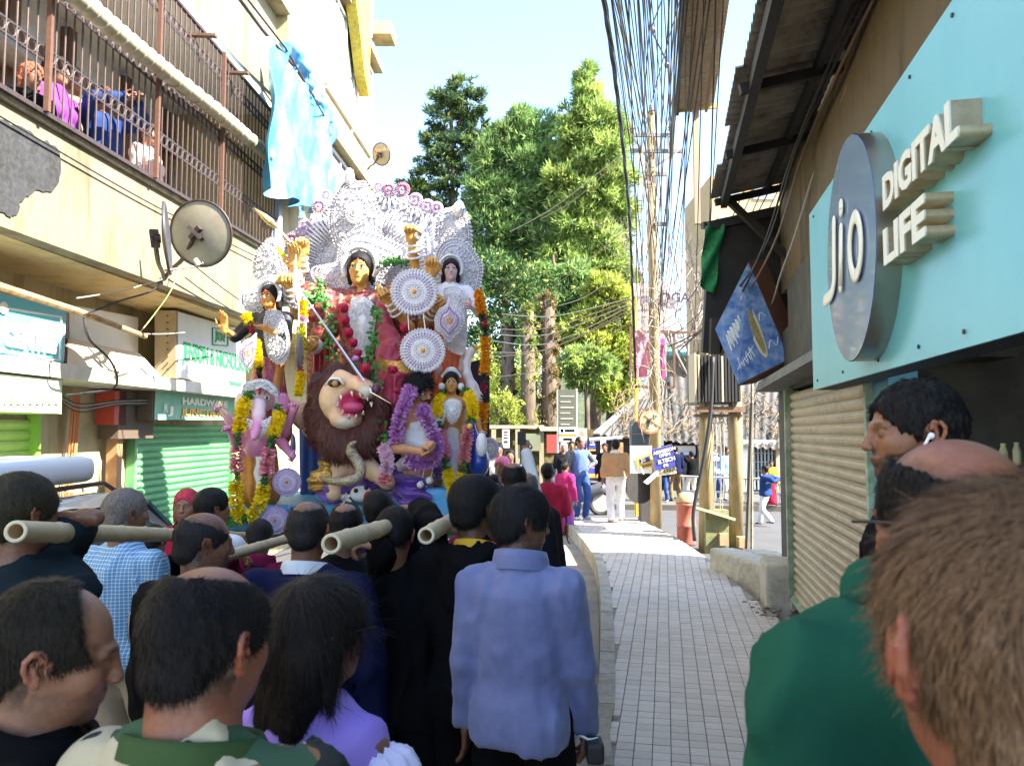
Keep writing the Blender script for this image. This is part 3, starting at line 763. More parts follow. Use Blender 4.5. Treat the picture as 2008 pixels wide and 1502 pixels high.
for c in tiles[290:]:
    base = tile_mesh(.001+rg.uniform(-.0008,.001)); q.cur = rg.choice([0,0,1,2]); q.add([(v[0]+c.x, v[1]+c.y, v[2]+FZ) for v in base.v], base.f)
o = q.build('far_tiles', TILE, footpath); o['kind'] = 'stuff'
# kerb stones
KS = [pm('kerb_stone_%d' % i, c, .9, var=[(7,.6,(.17,.145,.09)), (30,.3,(.5,.45,.36))], bump=[(18,.5,.01),(120,.3,.002)]) for i, c in enumerate([(.34,.30,.23),(.30,.26,.19),(.38,.34,.27)])]
L = 0; pts = KERB; seg = []
i = 0
while i < len(pts)-1:
    a = pts[i]; j = i+1
    while j < len(pts)-1 and (pts[j]-a).length < .42: j += 1
    b = pts[j]; d = (b-a).normalized(); r = Vector((d.y, -d.x, 0))
    a2 = a+d*.006; b2 = b-d*.006; k = MB(); w = .115; zt = FZ+.006+rg.uniform(-.003,.004)
    k.hexa([(a2.x-.012,a2.y,-.02),(a2.x+r.x*w,a2.y+r.y*w,-.02),(b2.x+r.x*w,b2.y+r.y*w,-.02),(b2.x-.012,b2.y,-.02),(a2.x,a2.y,zt),(a2.x+r.x*w,a2.y+r.y*w,zt),(b2.x+r.x*w,b2.y+r.y*w,zt),(b2.x,b2.y,zt)])
    k.build('kerb_stone', rg.choice(KS), footpath); i = j
# far pavement across the road with its kerb
m = MB(); m.hexa([(-3,19.4,-.02),(16,17.2,-.02),(17,26,-.02),(-3,26,-.02),(-3,19.4,.13),(16,17.2,.13),(17,26,.13),(-3,26,.13)])
struct('far_pavement', m, pm('far_paving', (.10,.09,.075), .9, var=(3,.5,(.065,.055,.04)), bump=(40,.3,.004)))
# dusty strip of poured concrete along the kerb
m = MB(); ks = KERB
for i in range(len(ks)-1): 
    a, b = ks[i], ks[i+1]; m.add([(a.x-.62,a.y,.004),(a.x-.015,a.y,.005),(b.x-.015,b.y,.005),(b.x-.62,b.y,.004)], [(0,1,2,3)])
struct('gutter_strip', m, pm('gutter_concrete', (.26,.22,.17), .9, var=[(2,.6,(.15,.125,.09)),(20,.3,(.34,.3,.24))], bump=(50,.4,.004)))

# ---------------------------------------------------------------- left building
PLAST = streak_mat('left_plaster', (.235,.20,.125), (.05,.04,.02), (.085,.075,.05))
PLAST2 = streak_mat('left_plaster_cream', (.42,.35,.20), (.17,.13,.05), (.26,.20,.09))
SOFF = streak_mat('left_soffit', (.55,.42,.20), (.35,.26,.10), (.28,.22,.10))
DARKM = pm('iron_dark', (.05,.045,.05), .5, .4, var=(30,.6,(.13,.06,.035)), bump=(80,.3,.002))
RUST = pm('iron_rust', (.14,.065,.04), .7, .2, var=(25,.7,(.10,.05,.035)), bump=(60,.4,.003))
WHITE = pm('paint_white', (.74,.73,.70), .6, var=(6,.3,(.6,.58,.52)))
BL = thing('building', 'weathered cream apartment building with a caged balcony above green shuttered shops', 'building', lf(4.2, 8, 0))
m = MB(); lbox(m, 8.0, 4.2, -1, 14.6, 0, 3.3); m.build('ground_floor_wall', PLAST2, BL)
b0, b1 = F(-250, 78, 3.3), F(520, 496, 3.3); c0, c1 = F(-250, 392, 3.3), F(520, 631, 3.3)
b0.z = b1.z-.12; c0.z = c1.z-.06
YE = 9.2
m = MB(); i_ = V3(-.14, 0, 0)
m.hexa([c0+i_, c0, c1, c1+i_, b0+i_, b0, b1, b1+i_]); m.build('parapet', PLAST, BL)
m = MB(); k = V3(.03,0,0); up = V3(0,0,.045); dn = V3(0,0,-.03); i2 = V3(-.19,0,0)
m.hexa([b0+i2+dn*0+V3(0,0,.002), b0+k+V3(0,0,.002), b1+k+V3(0,0,.002), b1+i2+V3(0,0,.002), b0+i2+up, b0+k+up, b1+k+up, b1+i2+up]); m.build('coping', pm('mossy_coping', (.42,.38,.28), .95, var=[(9,.8,(.16,.15,.07)),(40,.3,(.6,.55,.42))], bump=(30,.5,.01)), BL)
zf = c0.z
m = MB(); lbox(m, 4.6, 3.445, c0.y, c1.y+.02, zf+.012, zf+.18)
m.build('balcony_slab', SOFF, BL)
# dark mould where the render broke off the parapet
pts = [F(-60,232,3.298), F(0,238,3.298), F(60,262,3.298), F(112,296,3.298), F(118,335,3.298), F(104,372,3.298), F(62,378,3.298), F(40,400,3.298), F(28,424,3.298), F(6,418,3.298), F(-60,400,3.298)]
pts = [p+V3(0, rg.uniform(-.012,.012), rg.uniform(-.015,.015)) for p in catmull(pts+[pts[0]], 6)[:-1]]; m = MB(); m.prism([p+V3(.006,0,0) for p in pts][::-1], V3(-.005,0,0)); m.build('bare_cement_patch', pm('old_cement', (.030,.032,.040), .95, var=[(5,.7,(.012,.014,.012)),(30,.4,(.075,.07,.06))], bump=(30,.6,.01)), BL)
# rear wall of the balcony, ceiling, doors, curtains
m = MB(); lbox(m, 4.75, 4.55, 1.5, 9.2, 3.2, 5.95); m.build('balcony_rear_wall', pm('balcony_wall', (.74,.74,.72), .8, var=(2,.5,(.42,.40,.36))), BL)
m = MB(); lbox(m, 4.75, 3.3, 1.5, YE+.1, 5.80, 5.9); m.build('balcony_ceiling', WHITE, BL)
m = MB(); lbox(m, 8, 3.3, 1.5, YE, 5.902, 7.05); m.build('upper_wall', PLAST, BL)
m = MB(); lbox(m, 8, 3.12, 1.5, YE, 7.06, 7.2); m.build('floor_band', PLAST2, BL)
m = MB(); lbox(m, 8, 3.42, 1.5, YE, 7.21, 11.5); m.build('third_floor_wall', PLAST2, BL)
m = MB(); lbox(m, 8, 3.3, YE+.005, 14.5, 3.2, 13.0); m.build('end_block_wall', PLAST2, BL)
for (Y0, Y1, zz) in ((YE+.9,14.6,6.35),(YE+.9,14.6,8.9)):
    m = MB(); lbox(m, 3.299, 3.12, Y0, Y1, zz, zz+.14); m.build('ledge', PLAST2, BL)
for (Y0, Y1) in ((5.2,5.34),(6.2,6.34),(7.0,7.12),(8.0,8.12),(8.85,8.97)):
    m = MB(); lbox(m, 4.548, 4.46, Y0, Y1, 3.3, 5.72); m.build('door_post', pm('brown_wood', (.16,.09,.055), .6, var=(12,.5,(.09,.05,.03)), bump=(40,.3,.003), stretch=(1,1,.1)), BL)
m = MB(); lbox(m, 4.455, 4.42, 5.2, 9.1, 5.2, 5.3); m.build('door_lintel', MATS['brown_wood'], BL)
for n_, (Y0, Y1, col) in enumerate(((6.36,6.95,(.66,.68,.62)),(7.14,7.6,(.35,.55,.50)),(7.65,7.95,(.7,.68,.6)),(8.16,8.8,(.25,.3,.36)))):
    m = MB(); m.grid(lambda u, v: lf(4.49+.03*sin(u*34)*(1.1-v), Y0+(Y1-Y0)*u, 3.35+1.85*v), 28, 6); m.build('curtain', pm('curtain_%d' % n_, col, .9, var=(4,.3,tuple(c*.7 for c in col))), BL, True)
m = MB(); lbox(m, 4.7, 4.2, 4.9, 6.4, 4.95, 5.0); m.build('tin_lean_to', pm('old_tin', (.32,.30,.27), .6, .3, var=(8,.6,(.2,.13,.08))), BL)
# ---- window grille of the balcony
GR = thing('balcony_grille', 'black iron balcony cage with three rows of rings above the cement parapet', 'window grille', lf(3.3, 6, 3.9))
def gz(f, Y):   # bottom / top rails follow the coping
    t = (Y-b0.y)/(b1.y-b0.y); zb = b0.z+(b1.z-b0.z)*t+.05
    return zb+(5.74-zb)*f
Yg = np.arange(2.6, YE-.02, .0945)
bm = MB(); bm.cyl((0,0,0), (0,0,1), .0075, 6); bme = bpy.data.meshes.new('bar'); bme.from_pydata([tuple(v) for v in bm.v], [], bm.f); bme.materials.append(DARKM)
for Y in Yg:
    z0 = gz(0, Y); p = lf(3.25, Y, z0); o = link('bar', bme, GR, p-GR.location); o.scale = (1, 1, 5.74-z0)
rmb = MB(); rmb.tube([(.0, .040*cos(a), .040*sin(a)) for a in np.linspace(0, 2*pi, 15)[:-1]], .006, 6, closed=True)
rme = bpy.data.meshes.new('ring'); rme.from_pydata([tuple(v) for v in rmb.v], [], rmb.f); rme.materials.append(DARKM)
for f in (.22, .49, .86):
    for Y in Yg[:-1]:
        if Y < 3.0: continue
        link('ring', rme, GR, lf(3.25, Y+.047, gz(f, Y+.047))-GR.location)
    for dz in (-.047, .047):
        m = MB(); m.bar(lf(3.25, 2.5, gz(f, 2.5)+dz), lf(3.25, YE, gz(f, YE)+dz), .01, .012); m.build('rail', DARKM, GR)
for f in (0.0, .995):
    m = MB(); m.bar(lf(3.25, 2.5, gz(f, 2.5)), lf(3.25, YE, gz(f, YE)), .03, .03); m.build('rail', DARKM, GR)
for x in (80, 300, 430):
    Y = F(x, 300, 3.25).y; m = MB(); m.bar(lf(3.22, Y, gz(0, Y)), lf(3.22, Y, 5.74), .032, .032, up=(0,1,0)); m.build('post', RUST, GR)
m = MB(); lbox(m, 3.3, 3.22, YE-.02, YE+.12, 3.95, 5.76); m.build('end_panel', pm('grey_panel', (.30,.35,.42), .5), GR)
# ribbed duct hanging along the grille
PD = [F(x, y, 3.12) for x, y in ((60,-82),(160,2),(250,80),(330,145),(420,215),(475,262),(528,306))]
pd = catmull(PD, 14); m = MB(); rr = [.062+.008*(i % 2) for i in range(len(pd))]; m.tube(pd, rr, 12)
for i in range(2, len(pd)-1, 3): m.cyl(pd[i]-(pd[i+1]-pd[i])*.14, pd[i]+(pd[i+1]-pd[i])*.14, .079, 12)
o = one('duct_pipe', 'long ribbed white duct tied along the outside of the balcony cage', 'pipe', m, pm('duct', (.40,.38,.28), .5, var=(6,.5,(.25,.2,.11))), smooth=True)
# ---- small roof-tie brackets
for n_, (x, y) in enumerate(((405,73),(470,146))):
    p = F(x, y, 3.15); m = MB(); m.bar(p+V3(-.2,0,.02), p+V3(.1,-.02,0), .05, .025); one('wooden_peg', ['broken plank peg sticking out of the wall nearer the camera', 'broken plank peg sticking out of the wall beside the blue tarpaulin'][n_], 'peg', m, MATS['brown_wood'])
# ---- blue tarpaulin
TL = [F(x, y, 3.02) for x, y in ((514,72),(545,112),(575,150),(605,185),(630,215),(655,262))]
TB = [F(x, y, 3.02) for x, y in ((512,372),(545,385),(570,398),(600,408),(628,402),(640,385))]
def tarp(u, v):
    a = catmull(TL, 8); b = catmull(TB, 8); i = min(int(u*40), 40); p = a[i].lerp(b[i], v)
    sag = .10*sin(u*17+v*2.5)*(.35+v)+.05*sin(u*41+v*5)+.03*sin(u*9-v*11)
    p = p+V3(.05+sag*.9, 0, 0); p.z += .03*sin(u*25)*v
    if u < .25: p.y += -.10*sin(v*pi)*(1-u*4); p.z += .0
    return p
m = MB(); m.grid(tarp, 40, 24)
TR = thing('tarpaulin', 'pale blue plastic tarpaulin knotted to the upper rail and billowing over the balcony end', 'tarpaulin', F(580, 400, 3.02))
m.build('sheet', pm('tarp_blue', (.06,.36,.62), .38, var=[(1.7,.9,(.03,.20,.62)),(5,.35,(.25,.58,.75))], bump=[(7,.6,.03),(60,.2,.003)], stretch=(1,1,.5), spec=.6), TR, True)
for n_, (x, y, r) in enumerate(((560,98,.10),(578,108,.14),(596,130,.13),(608,160,.10),(632,205,.12),(645,232,.10))):
    p = F(x, y, 2.98); S = Sdf(); S.ell((0,0,0), (r*.7, r*.6, r)); S.cap((0,0,0), (0,.05,-r*2.0), r*.4, r*.15, .03)
    Vv, Ff = S.mesh(.018, lambda x, y, z: .035*vnoise(x*14, y*14, z*14+n_), dmax=.05); link('knot', fast_mesh('knot', Vv, Ff, True, None, MATS['tarp_blue']), TR, p-TR.location)
m = MB(); m.tube([F(470,0,3.0), F(515,60,3.0), F(580,135,3.0), F(655,250,3.0)], .018, 6); m.build('rail', DARKM, TR)
m = MB(); m.tube([F(455,-40,2.95), F(560,95,2.95), F(640,235,2.95)], .012, 6); m.build('cord', DARKM, TR)
# loose shreds hanging under the sheet
for n_, (x0, x1, y0, y1) in enumerate(((585,596,402,428),(604,612,400,420))):
    m = MB(); a = F(x0, y0, 3.05); b = F(x1, y0, 3.05); h_ = (y1-y0)*a.y/1500; m.grid(lambda u, v: a.lerp(b, u)+V3(.02*sin(u*5+v*3), 0, -h_*v), 4, 4); m.build('shred', MATS['tarp_blue'], TR, True)
# ---- windows of the end block (louvre frames)
WF = pm('window_frame_grey', (.45,.44,.42), .5); PANE = pm('window_pane', (.25,.27,.28), .15, var=(2,.4,(.4,.36,.3)), spec=.8)
BRN = pm('brown_blind', (.50,.33,.22), .8, var=(5,.4,(.36,.22,.14)), bump=(30,.3,.004))
def lwin(Y0, Y1, z0, z1, nv, nh, pane):
    fr = MB(); lbox(fr, 3.3, 3.25, Y0, Y1, z0, z0+.06); lbox(fr, 3.3, 3.25, Y0, Y1, z1-.06, z1)
    for i in range(nv+1):
        y = Y0+(Y1-Y0)*i/nv; lbox(fr, 3.3, 3.252, y-.02, y+.02, z0+.061, z1-.061)
    w = fr.build('window', WF, BL)
    for i in range(nv):
        for j in range(nh):
            ya = Y0+(Y1-Y0)*i/nv+.025; yb = Y0+(Y1-Y0)*(i+1)/nv-.025; za = z0+.07+(z1-z0-.14)*j/nh; zb = z0+.07+(z1-z0-.14)*(j+1)/nh-.03
            p = MB(); lbox(p, 3.297, 3.275, ya, yb, za, zb); p.build('pane', pane, w)
lwin(11.3, 12.9, 4.9, 6.3, 2, 2, PANE); lwin(13.0, 14.3, 4.9, 6.3, 4, 1, BRN)
lwin(11.3, 12.9, 7.1, 8.8, 3, 2, PANE); lwin(13.0, 14.3, 7.1, 8.8, 3, 1, BRN); lwin(11.2, 14.2, 9.4, 11.2, 5, 2, PANE)
m = MB()
for i in range(14): lbox(m, 3.24, 3.225, 13.02+i*.095, 13.04+i*.095, 4.85, 6.3)
o = m.build('window_bars', RUST, BL); o['kind'] = 'stuff'
# mossy yellow fascia, top corner of the end block
q = [F(690,-60,3.05), F(728,-60,3.05), F(727,60,3.05), F(724,190,3.05), F(716,150,3.05), F(706,60,3.05)]
m = MB(); m.prism(q[::-1], V3(-.18,0,0)); m.build('mossy_fascia', pm('moss_yellow', (.52,.42,.04), .95, var=[(5,.7,(.28,.20,.03)),(25,.6,(.62,.55,.15))], bump=(20,.7,.03)), BL)
m = MB(); lbox(m, 3.3, 2.9, 14.2, 14.7, 9.5, 9.75); m.build('rain_box', PLAST2, BL)
# ---- recess wall behind the tarpaulin
m = MB(); lbox(m, 3.299, 3.16, 9.22, 10.1, 5.0, 9.5); m.build('stair_shaft', PLAST2, BL)

# ---------------------------------------------------------------- shopfronts, left
GREENS = pm('shutter_green', (.10,.33,.13), .5, .1, var=[(1.2,.55,(.20,.42,.20)),(14,.3,(.06,.22,.10))], bump=(30,.15,.003), stretch=(1,1,1))
def shutter(name, label, a, Y0, Y1, z0, z1, mat, n, post, rb=lbox, dr=-1, c=None):
    f = lf if rb is lbox else rt
    t = thing(name, label, 'shutter', f(a, (Y0+Y1)/2, z0)); hgt = (z1-z0)/n
    for i in range(n):
        z = z0+i*hgt; m = MB(); prof = [(0,0),(.010,.12),(.022,.35),(.024,.6),(.016,.85),(.002,.93),(0,1)]
        vs = [f(a+dr*p, Y, z+q*hgt) for Y in (Y0, Y1) for (p, q) in prof]; k = len(prof)
        fs = [(j, j+1, k+j+1, k+j) if rb is lbox else (j, k+j, k+j+1, j+1) for j in range(k-1)]
        m.add(vs, fs); m.build('slat', mat, t, False)
    for Y in (Y0-.05, Y1): 
        m = MB(); rb(m, *(sorted((a+dr*.07, a-dr*.02), reverse=(rb is lbox))), Y, Y+.05, z0, z1+.04); m.build('guide_rail', post, t)
    m = MB(); rb(m, *(sorted((a+dr*.045, a-dr*.02), reverse=(rb is lbox))), Y0, Y1, z0-.04, z0+.02); m.build('bottom_bar', post, t)
    return t
sA = F(250, 900, 4.2).y; sB = F(441, 900, 4.2).y
shutter('shop_shutter', 'green ribbed roller shutter under the hardware shop board', 4.17, sA, sB, .05, 1.98, GREENS, 26, GREENS)
shutter('shop_shutter', 'yellow green roller shutter at the left edge below the pale green board', 4.17, 3.9, F(47, 900, 4.2).y, .05, 2.0, pm('shutter_lime', (.36,.58,.10), .5, var=(2,.5,(.55,.68,.2))), 24, pm('lime_post', (.25,.5,.06), .6))
# ledge over the shops
la, lb_ = F(-220, 690, 3.62), F(500, 779, 3.62); la.z = lb_.z = (F(300, 748, 3.62).z)
m = MB(); lbox(m, 4.199, 3.62, 3.0, 10.6, la.z-.06, la.z+.05)
m.build('shop_ledge', pm('ledge_white', (.62,.58,.48), .9, var=(5,.5,(.45,.38,.25)), bump=(20,.4,.006)), BL); zl = la.z
def board(name, label, pts, th, mat, side, cat='sign', back=V3(-1,0,0)):
    t = thing(name, label, cat, (pts[0]+pts[2])/2-V3(0,0,abs(pts[0].z-pts[2].z)/2))
    m = MB(); q = [Vector(p) for p in pts]; m.prism([p+back*th for p in q], -back*(th-.006)); m.build('frame', side, t)
    m = MB(); e = [(q[i]+( (q[0]+q[1]+q[2]+q[3])/4-q[i])*.03) for i in range(4)]; m.prism([p-back*.0 for p in e], -back*.004); m.build('panel', mat, t); return t
def flip(pts): return pts
# board JENSON & NICHOLSON : corners bl, br, tr, tl
q = [F(346,741,3.7), F(482,770,3.7), F(482,648,3.7), F(346,609,3.7)]
SJ = board('shop_sign', 'white paint shop signboard with green lettering above the green shutter', q, .22, pm('board_white', (.66,.66,.62), .6, var=(3,.3,(.5,.48,.4))), pm('board_side', (.40,.32,.2), .8, var=(4,.5,(.25,.18,.1))))
dY = (q[1]-q[0]).normalized(); up = V3(0,0,1)
GRN = pm('letter_green', (.03,.30,.10), .5); o0_ = F(358, 706, 3.685)
def ftxt(s, px, py, hpx, a, mat, parent, wx, up_=(0,0,1), ext=.004, bold=.004, ls=1., dirv=None, px2=None):
    """lettering on the left facade: starts at pixel px,py (baseline), cap height hpx, ends at px2"""
    o = F(px, py, a); e = F(px2, py, a); capm = hpx*o.y/1500.; size = capm/.70
    d = dirv or Vector((TA, 1, 0)).normalized()
    t = text(s, size, (0,0,0), (1,0,0), (0,0,1), mat, ext, parent=None, bold=bold); w = max(v.co.x for v in t.data.vertices); bpy.data.objects.remove(t)
    L = (Vector((e.x, e.y, 0))-Vector((o.x, o.y, 0))).length
    return text(s, size, o, d, up_, mat, ext, parent=parent, bold=bold, wscale=L/w)
ftxt('JENSON & NICHOLSON', 359, 704, 34, 3.69, GRN, SJ, 1, px2=488, bold=.008)
ftxt('J&N', 423, 665, 17, 3.69, GRN, SJ, 1, px2=441)
m = MB(); 
for (xa, ya, xb, yb) in ((417,643,447,647),(447,647,447,678),(447,678,417,676),(417,676,417,643)): m.bar(F(xa,ya,3.688), F(xb,yb,3.688), .012, .012)
m.build('emblem_border', GRN, SJ)
ftxt('2584657', 448, 755, 9, 3.69, GRN, SJ, 1, px2=474, bold=.002)
for i in range(9):
    m = MB(); p = F(334, 622+i*13, 3.8); m.bar(p+V3(.01,-.1,0), p+V3(.02,.08,.0), .01, .012); m.build('rung', RUST, SJ)
# green board HARDWARE JUNCTION
q = [F(299,824,3.85), F(452,824,3.85), F(470,781,3.85), F(301,764,3.85)]
SH = board('shop_sign', 'faded green board reading hardware junction directly over the green shutter', q, .30, pm('board_green', (.16,.42,.30), .6, var=(3,.6,(.32,.55,.42))), pm('board_side_dark', (.10,.07,.05), .8))
WL = pm('letter_white', (.78,.76,.66), .5); OL = pm('letter_orange', (.75,.42,.10), .5)
ftxt('HARDWARE', 357, 792, 13, 3.838, WL, SH, 1, px2=446); ftxt('JUNCTION', 357, 814, 14, 3.838, OL, SH, 1, px2=440); ftxt('R', 321, 807, 15, 3.838, WL, SH, 1, px2=329); ftxt('J', 332, 811, 14, 3.838, WL, SH, 1, px2=339)
# blue board CENTRE
q = [F(-150,706,3.72), F(127,716,3.72), F(131,607,3.72), F(-150,556,3.72)]
q[0].z = q[1].z; q[3].z = q[2].z
SCN = board('shop_sign', 'turquoise shop board with white letters reading centre at the left edge', q, .12, pm('board_turq', (.12,.50,.62), .5, var=(4,.3,(.25,.62,.7))), WHITE)
ftxt('CENTRE', 6, 675, 37, 3.708, pm('letter_white2', (.8,.8,.8), .5), SCN, 1, px2=109, bold=.012, ext=.012)
ftxt('SINCE - 1989', -75, 696, 12, 3.708, WL, SCN, 1, px2=56, bold=.004)
m = MB(); m.ball(F(8,604,3.705), .045, 12, 8, (.2,1,1)); m.build('emblem', WL, SCN)
m = MB()
for (xa, ya, xb, yb) in ((-140,697,117,706),(117,706,120,622),(120,622,-140,580)): m.bar(F(xa,ya,3.708), F(xb,yb,3.708), .012, .012)
m.build('border_line', WL, SCN)
# pale green light board with washed out lettering
q = [F(-150,812,3.65), F(122,812,3.65), F(124,745,3.65), F(-150,735,3.65)]; q[0].z = q[1].z; q[3].z = q[2].z
SG = board('shop_sign', 'bleached pale green shop board with illegible lettering above the lime shutter', q, .35, pm('board_lime', (.50,.66,.40), .5, var=(3,.6,(.66,.72,.58))), pm('lime_side', (.3,.55,.1), .6))
for i in range(9):
    m = MB(); x = 8+i*12.5; m.prism([F(x,792,3.638),F(x+4+i%3,791,3.638),F(x+5,776-i%4*2,3.638),F(x+1,777,3.638)][::-1], V3(.008,0,0)); m.build('faded_letter', pm('faded_green', (.33,.60,.25), .6), SG)
# leaning board and white hoardings behind
q = [F(128,716,3.66), F(322,744,3.66), F(276,694,3.9), F(130,662,3.9)]
t = board('leaning_board', 'cream hoarding lying tilted on the shop ledge between the two signs', q, .05, pm('hoarding_cream', (.60,.50,.36), .7, var=(3,.4,(.45,.36,.24))), RUST, 'board', back=V3(-.6,0,-.8))
q = [F(133,690,4.1), F(272,700,4.1), F(272,622,4.1), F(133,596,4.1)]
t = board('hoarding', 'blank white hoarding fixed under the soffit between the shop signs', q, .05, WHITE, WF, 'board')
# rusty pipe along the soffit
m = MB(); m.tube([F(-120,528,3.35), F(0,562,3.35), F(150,610,3.35), F(285,660,3.35)], [.026,.027,.026,.022], 10)
one('rusty_pipe', 'rusty horizontal pole slung below the balcony soffit', 'pipe', m, pm('pipe_rust', (.50,.34,.16), .8, var=(12,.8,(.28,.13,.06)), bump=(40,.4,.004)))
# wall clutter: junction box, downpipe, post, red box
m = MB(); a = F(226,836,4.1); m.bar(V3(a.x,a.y,.05), V3(a.x,a.y,2.0), .1, .1, up=(0,1,0)); one('timber_post', 'brown timber post between the plaster wall and the green shutter', 'post', m, pm('post_orange', (.38,.20,.09), .7, var=(9,.5,(.25,.12,.06))))
m = MB(); p = F(226,800,4.05); lbox(m, 4.18, 4.0, p.y-.10, p.y+.10, p.z-.16, p.z+.16); one('meter_box', 'small red meter box on the plaster wall beside the hardware board', 'meter box', m, pm('red_box', (.42,.05,.03), .5))
m = MB(); p = F(262,800,4.05); lbox(m, 4.19, 4.0, p.y-.35, p.y+.30, p.z-.3, p.z+.3); one('brown_shutter_box', 'brown roller box at the near end of the hardware board', 'box', m, MATS['board_side_dark'])
OR = pm('orange_cable', (.55,.16,.05), .6); BK = pm('cable_black', (.015,.015,.018), .6); GYC = pm('cable_grey', (.35,.32,.28), .6)
for i, (x0, x1) in enumerate(((143,138),(147,143),(151,149),(156,152))):
    m = MB(); m.tube(catmull([F(x0,775,4.12), F(x1+2,820,4.12), F(x1-4,900,4.12), F(x1-10,960,4.12)], 4), .009, 5); one('wall_cable', 'thin orange cable hanging down the sunlit shop wall', 'cable', m, OR, 'orange cables down the shop wall')
def cable(label, pts, r, mat, group=None, name='cable', n=6, cat='cable', sides=5):
    m = MB(); m.tube(catmull(pts, n), r, sides); return one(name, label, cat, m, mat, group)
cable('black cable looping from the soffit down to the ledge of the shops', [F(165,622,3.3),F(175,665,3.3),F(215,705,3.4),F(230,740,3.5),F(222,762,3.6),F(190,768,3.6),F(130,775,3.6)], .010, BK)
for i, (pts, r) in enumerate((([F(315,545,3.2),F(300,570,3.25),F(230,592,3.3),F(165,618,3.3)], .008), ([F(318,548,3.2),F(240,570,3.25),F(150,585,3.3)], .005), ([F(352,520,3.2),F(335,570,3.2),F(300,620,3.3),F(272,655,3.35)], .005), ([F(330,548,3.2),F(420,600,3.2),F(475,625,3.3)], .008), ([F(280,655,3.35),F(320,655,3.4),F(365,652,3.6)], .005))):
    cable(['thick dark cable sagging from the dish bracket to the pipe', 'pale wire from the dish bracket over the hoarding', 'yellowish wire looping from the big dish to the pipe end', 'dark cable from the dish bracket towards the paint shop board', 'short pale wire tying the pipe to the paint shop board'][i], pts, r, [BK, GYC, pm('wire_yellow', (.45,.35,.1), .6), BK, GYC][i])
for i in range(5):
    cable('pale wire strung under the ledge in front of the plaster wall', [F(125,780+i*3,3.9), F(160,792+i*4,3.95), F(230,785+i*2.4,3.95), F(295,782+i*3,3.9)], .005, [BK, GYC][i % 2], 'wires under the shop ledge')
cable('dark wire sloping along the parapet below the cage', [F(-40,205,3.27), F(300,402,3.27), F(520,512,3.25)], .006, BK)
cable('dark wire sagging from the dishes across the lower parapet', [F(380,520,3.2), F(430,560,3.2), F(500,610,3.2)], .006, BK)

# ---------------------------------------------------------------- satellite dishes
def dish(name, label, c, nrm, r, mat, foot, depth=.12, rx=1., fold=None):
    t = thing(name, label, 'satellite dish', foot); n = Vector(nrm).normalized()
    m = MB(); prof = [(r*k/7, depth*r*((k/7)**2)) for k in range(0, 8)]; prof2 = [(r*1.0, depth*r+.012), (r*.97, depth*r+.012)]+[(r*k/7*.97, depth*r*((k/7)**2)+.012) for k in range(6, -1, -1)]
    m.lathe(Vector(c), prof+prof2, 36, n, caps=False); m.build('reflector', mat, t, True)
    m = MB(); m.tube([Vector(c)+n.orthogonal()*0+(Vector(c)*0) for _ in range(2)], .001) if False else None
    u = n.orthogonal().normalized(); w = n.cross(u); e = Vector(c)+n*depth*r
    m = MB(); m.tube([e+(u*cos(a)+w*sin(a))*r for a in np.linspace(0, 2*pi, 37)[:-1]], .009, 6, closed=True); m.build('rim', DARKM, t, True)
    m = MB(); b = Vector(c)-n*.05; m.cyl(Vector(c)-n*.01, b, .035); m.bar(b+w*.07, b-w*.07, .06, .03); m.bar(b+u*.06, b-u*.06, .04, .04); m.build('mount', DARKM, t)
    m = MB(); m.tube(catmull([b, b+(Vector(foot)-b)*.35+V3(0,0,-.06), b+(Vector(foot)-b)*.8, Vector(foot)], 4), .018, 8); m.build('arm', DARKM, t, True)
    lo = V3(0,0,-1); lo = (lo-n*lo.dot(n)).normalized(); m = MB(); m.tube([Vector(c)+lo*r*.9+n*.0, Vector(c)+lo*r*.8+n*r*.9], .008, 6); m.cyl(Vector(c)+lo*r*.78+n*r*.9, Vector(c)+lo*r*.6+n*r*.8, .022); m.build('receiver_arm', GYC, t)
    return t
foot = F(322, 548, 3.28)
DG = pm('dish_grey', (.30,.27,.20), .5, var=[(4,.6,(.2,.17,.12)),(40,.2,(.4,.36,.3))], bump=(60,.1,.001))
Yd = F(390, 458, 2.75).y; cc = F(390, 458, 2.75)
d1 = dish('satellite_dish', 'large brownish round dish turned half away on the parapet bracket', cc, (.13,.95,.22), .262, DG, foot)
cc2 = F(318, 468, 2.82)
d2 = dish('satellite_dish', 'dark narrow dish seen edge on to the left of the large dish', cc2, (1.,.36,.10), .265, pm('dish_dark', (.05,.055,.07), .5, var=(6,.5,(.09,.09,.1))), foot)
cc3 = P(746, 303, 13.6)
d3 = dish('satellite_dish', 'small round dish sticking out beyond the far end of the building against the sky', cc3, (.45,.75,.3), .20, DG, P(722, 332, 14.2))
TS = pm('dish_letter', (.5,.30,.15), .6)
for (t_, p, s_, w_) in ((d3, P(736,300,13.25), .085, 1.),):
    text('TATA SKY', s_, p, (.9,-.4,0), (0,.1,1), TS, .002, parent=t_, bold=.002)
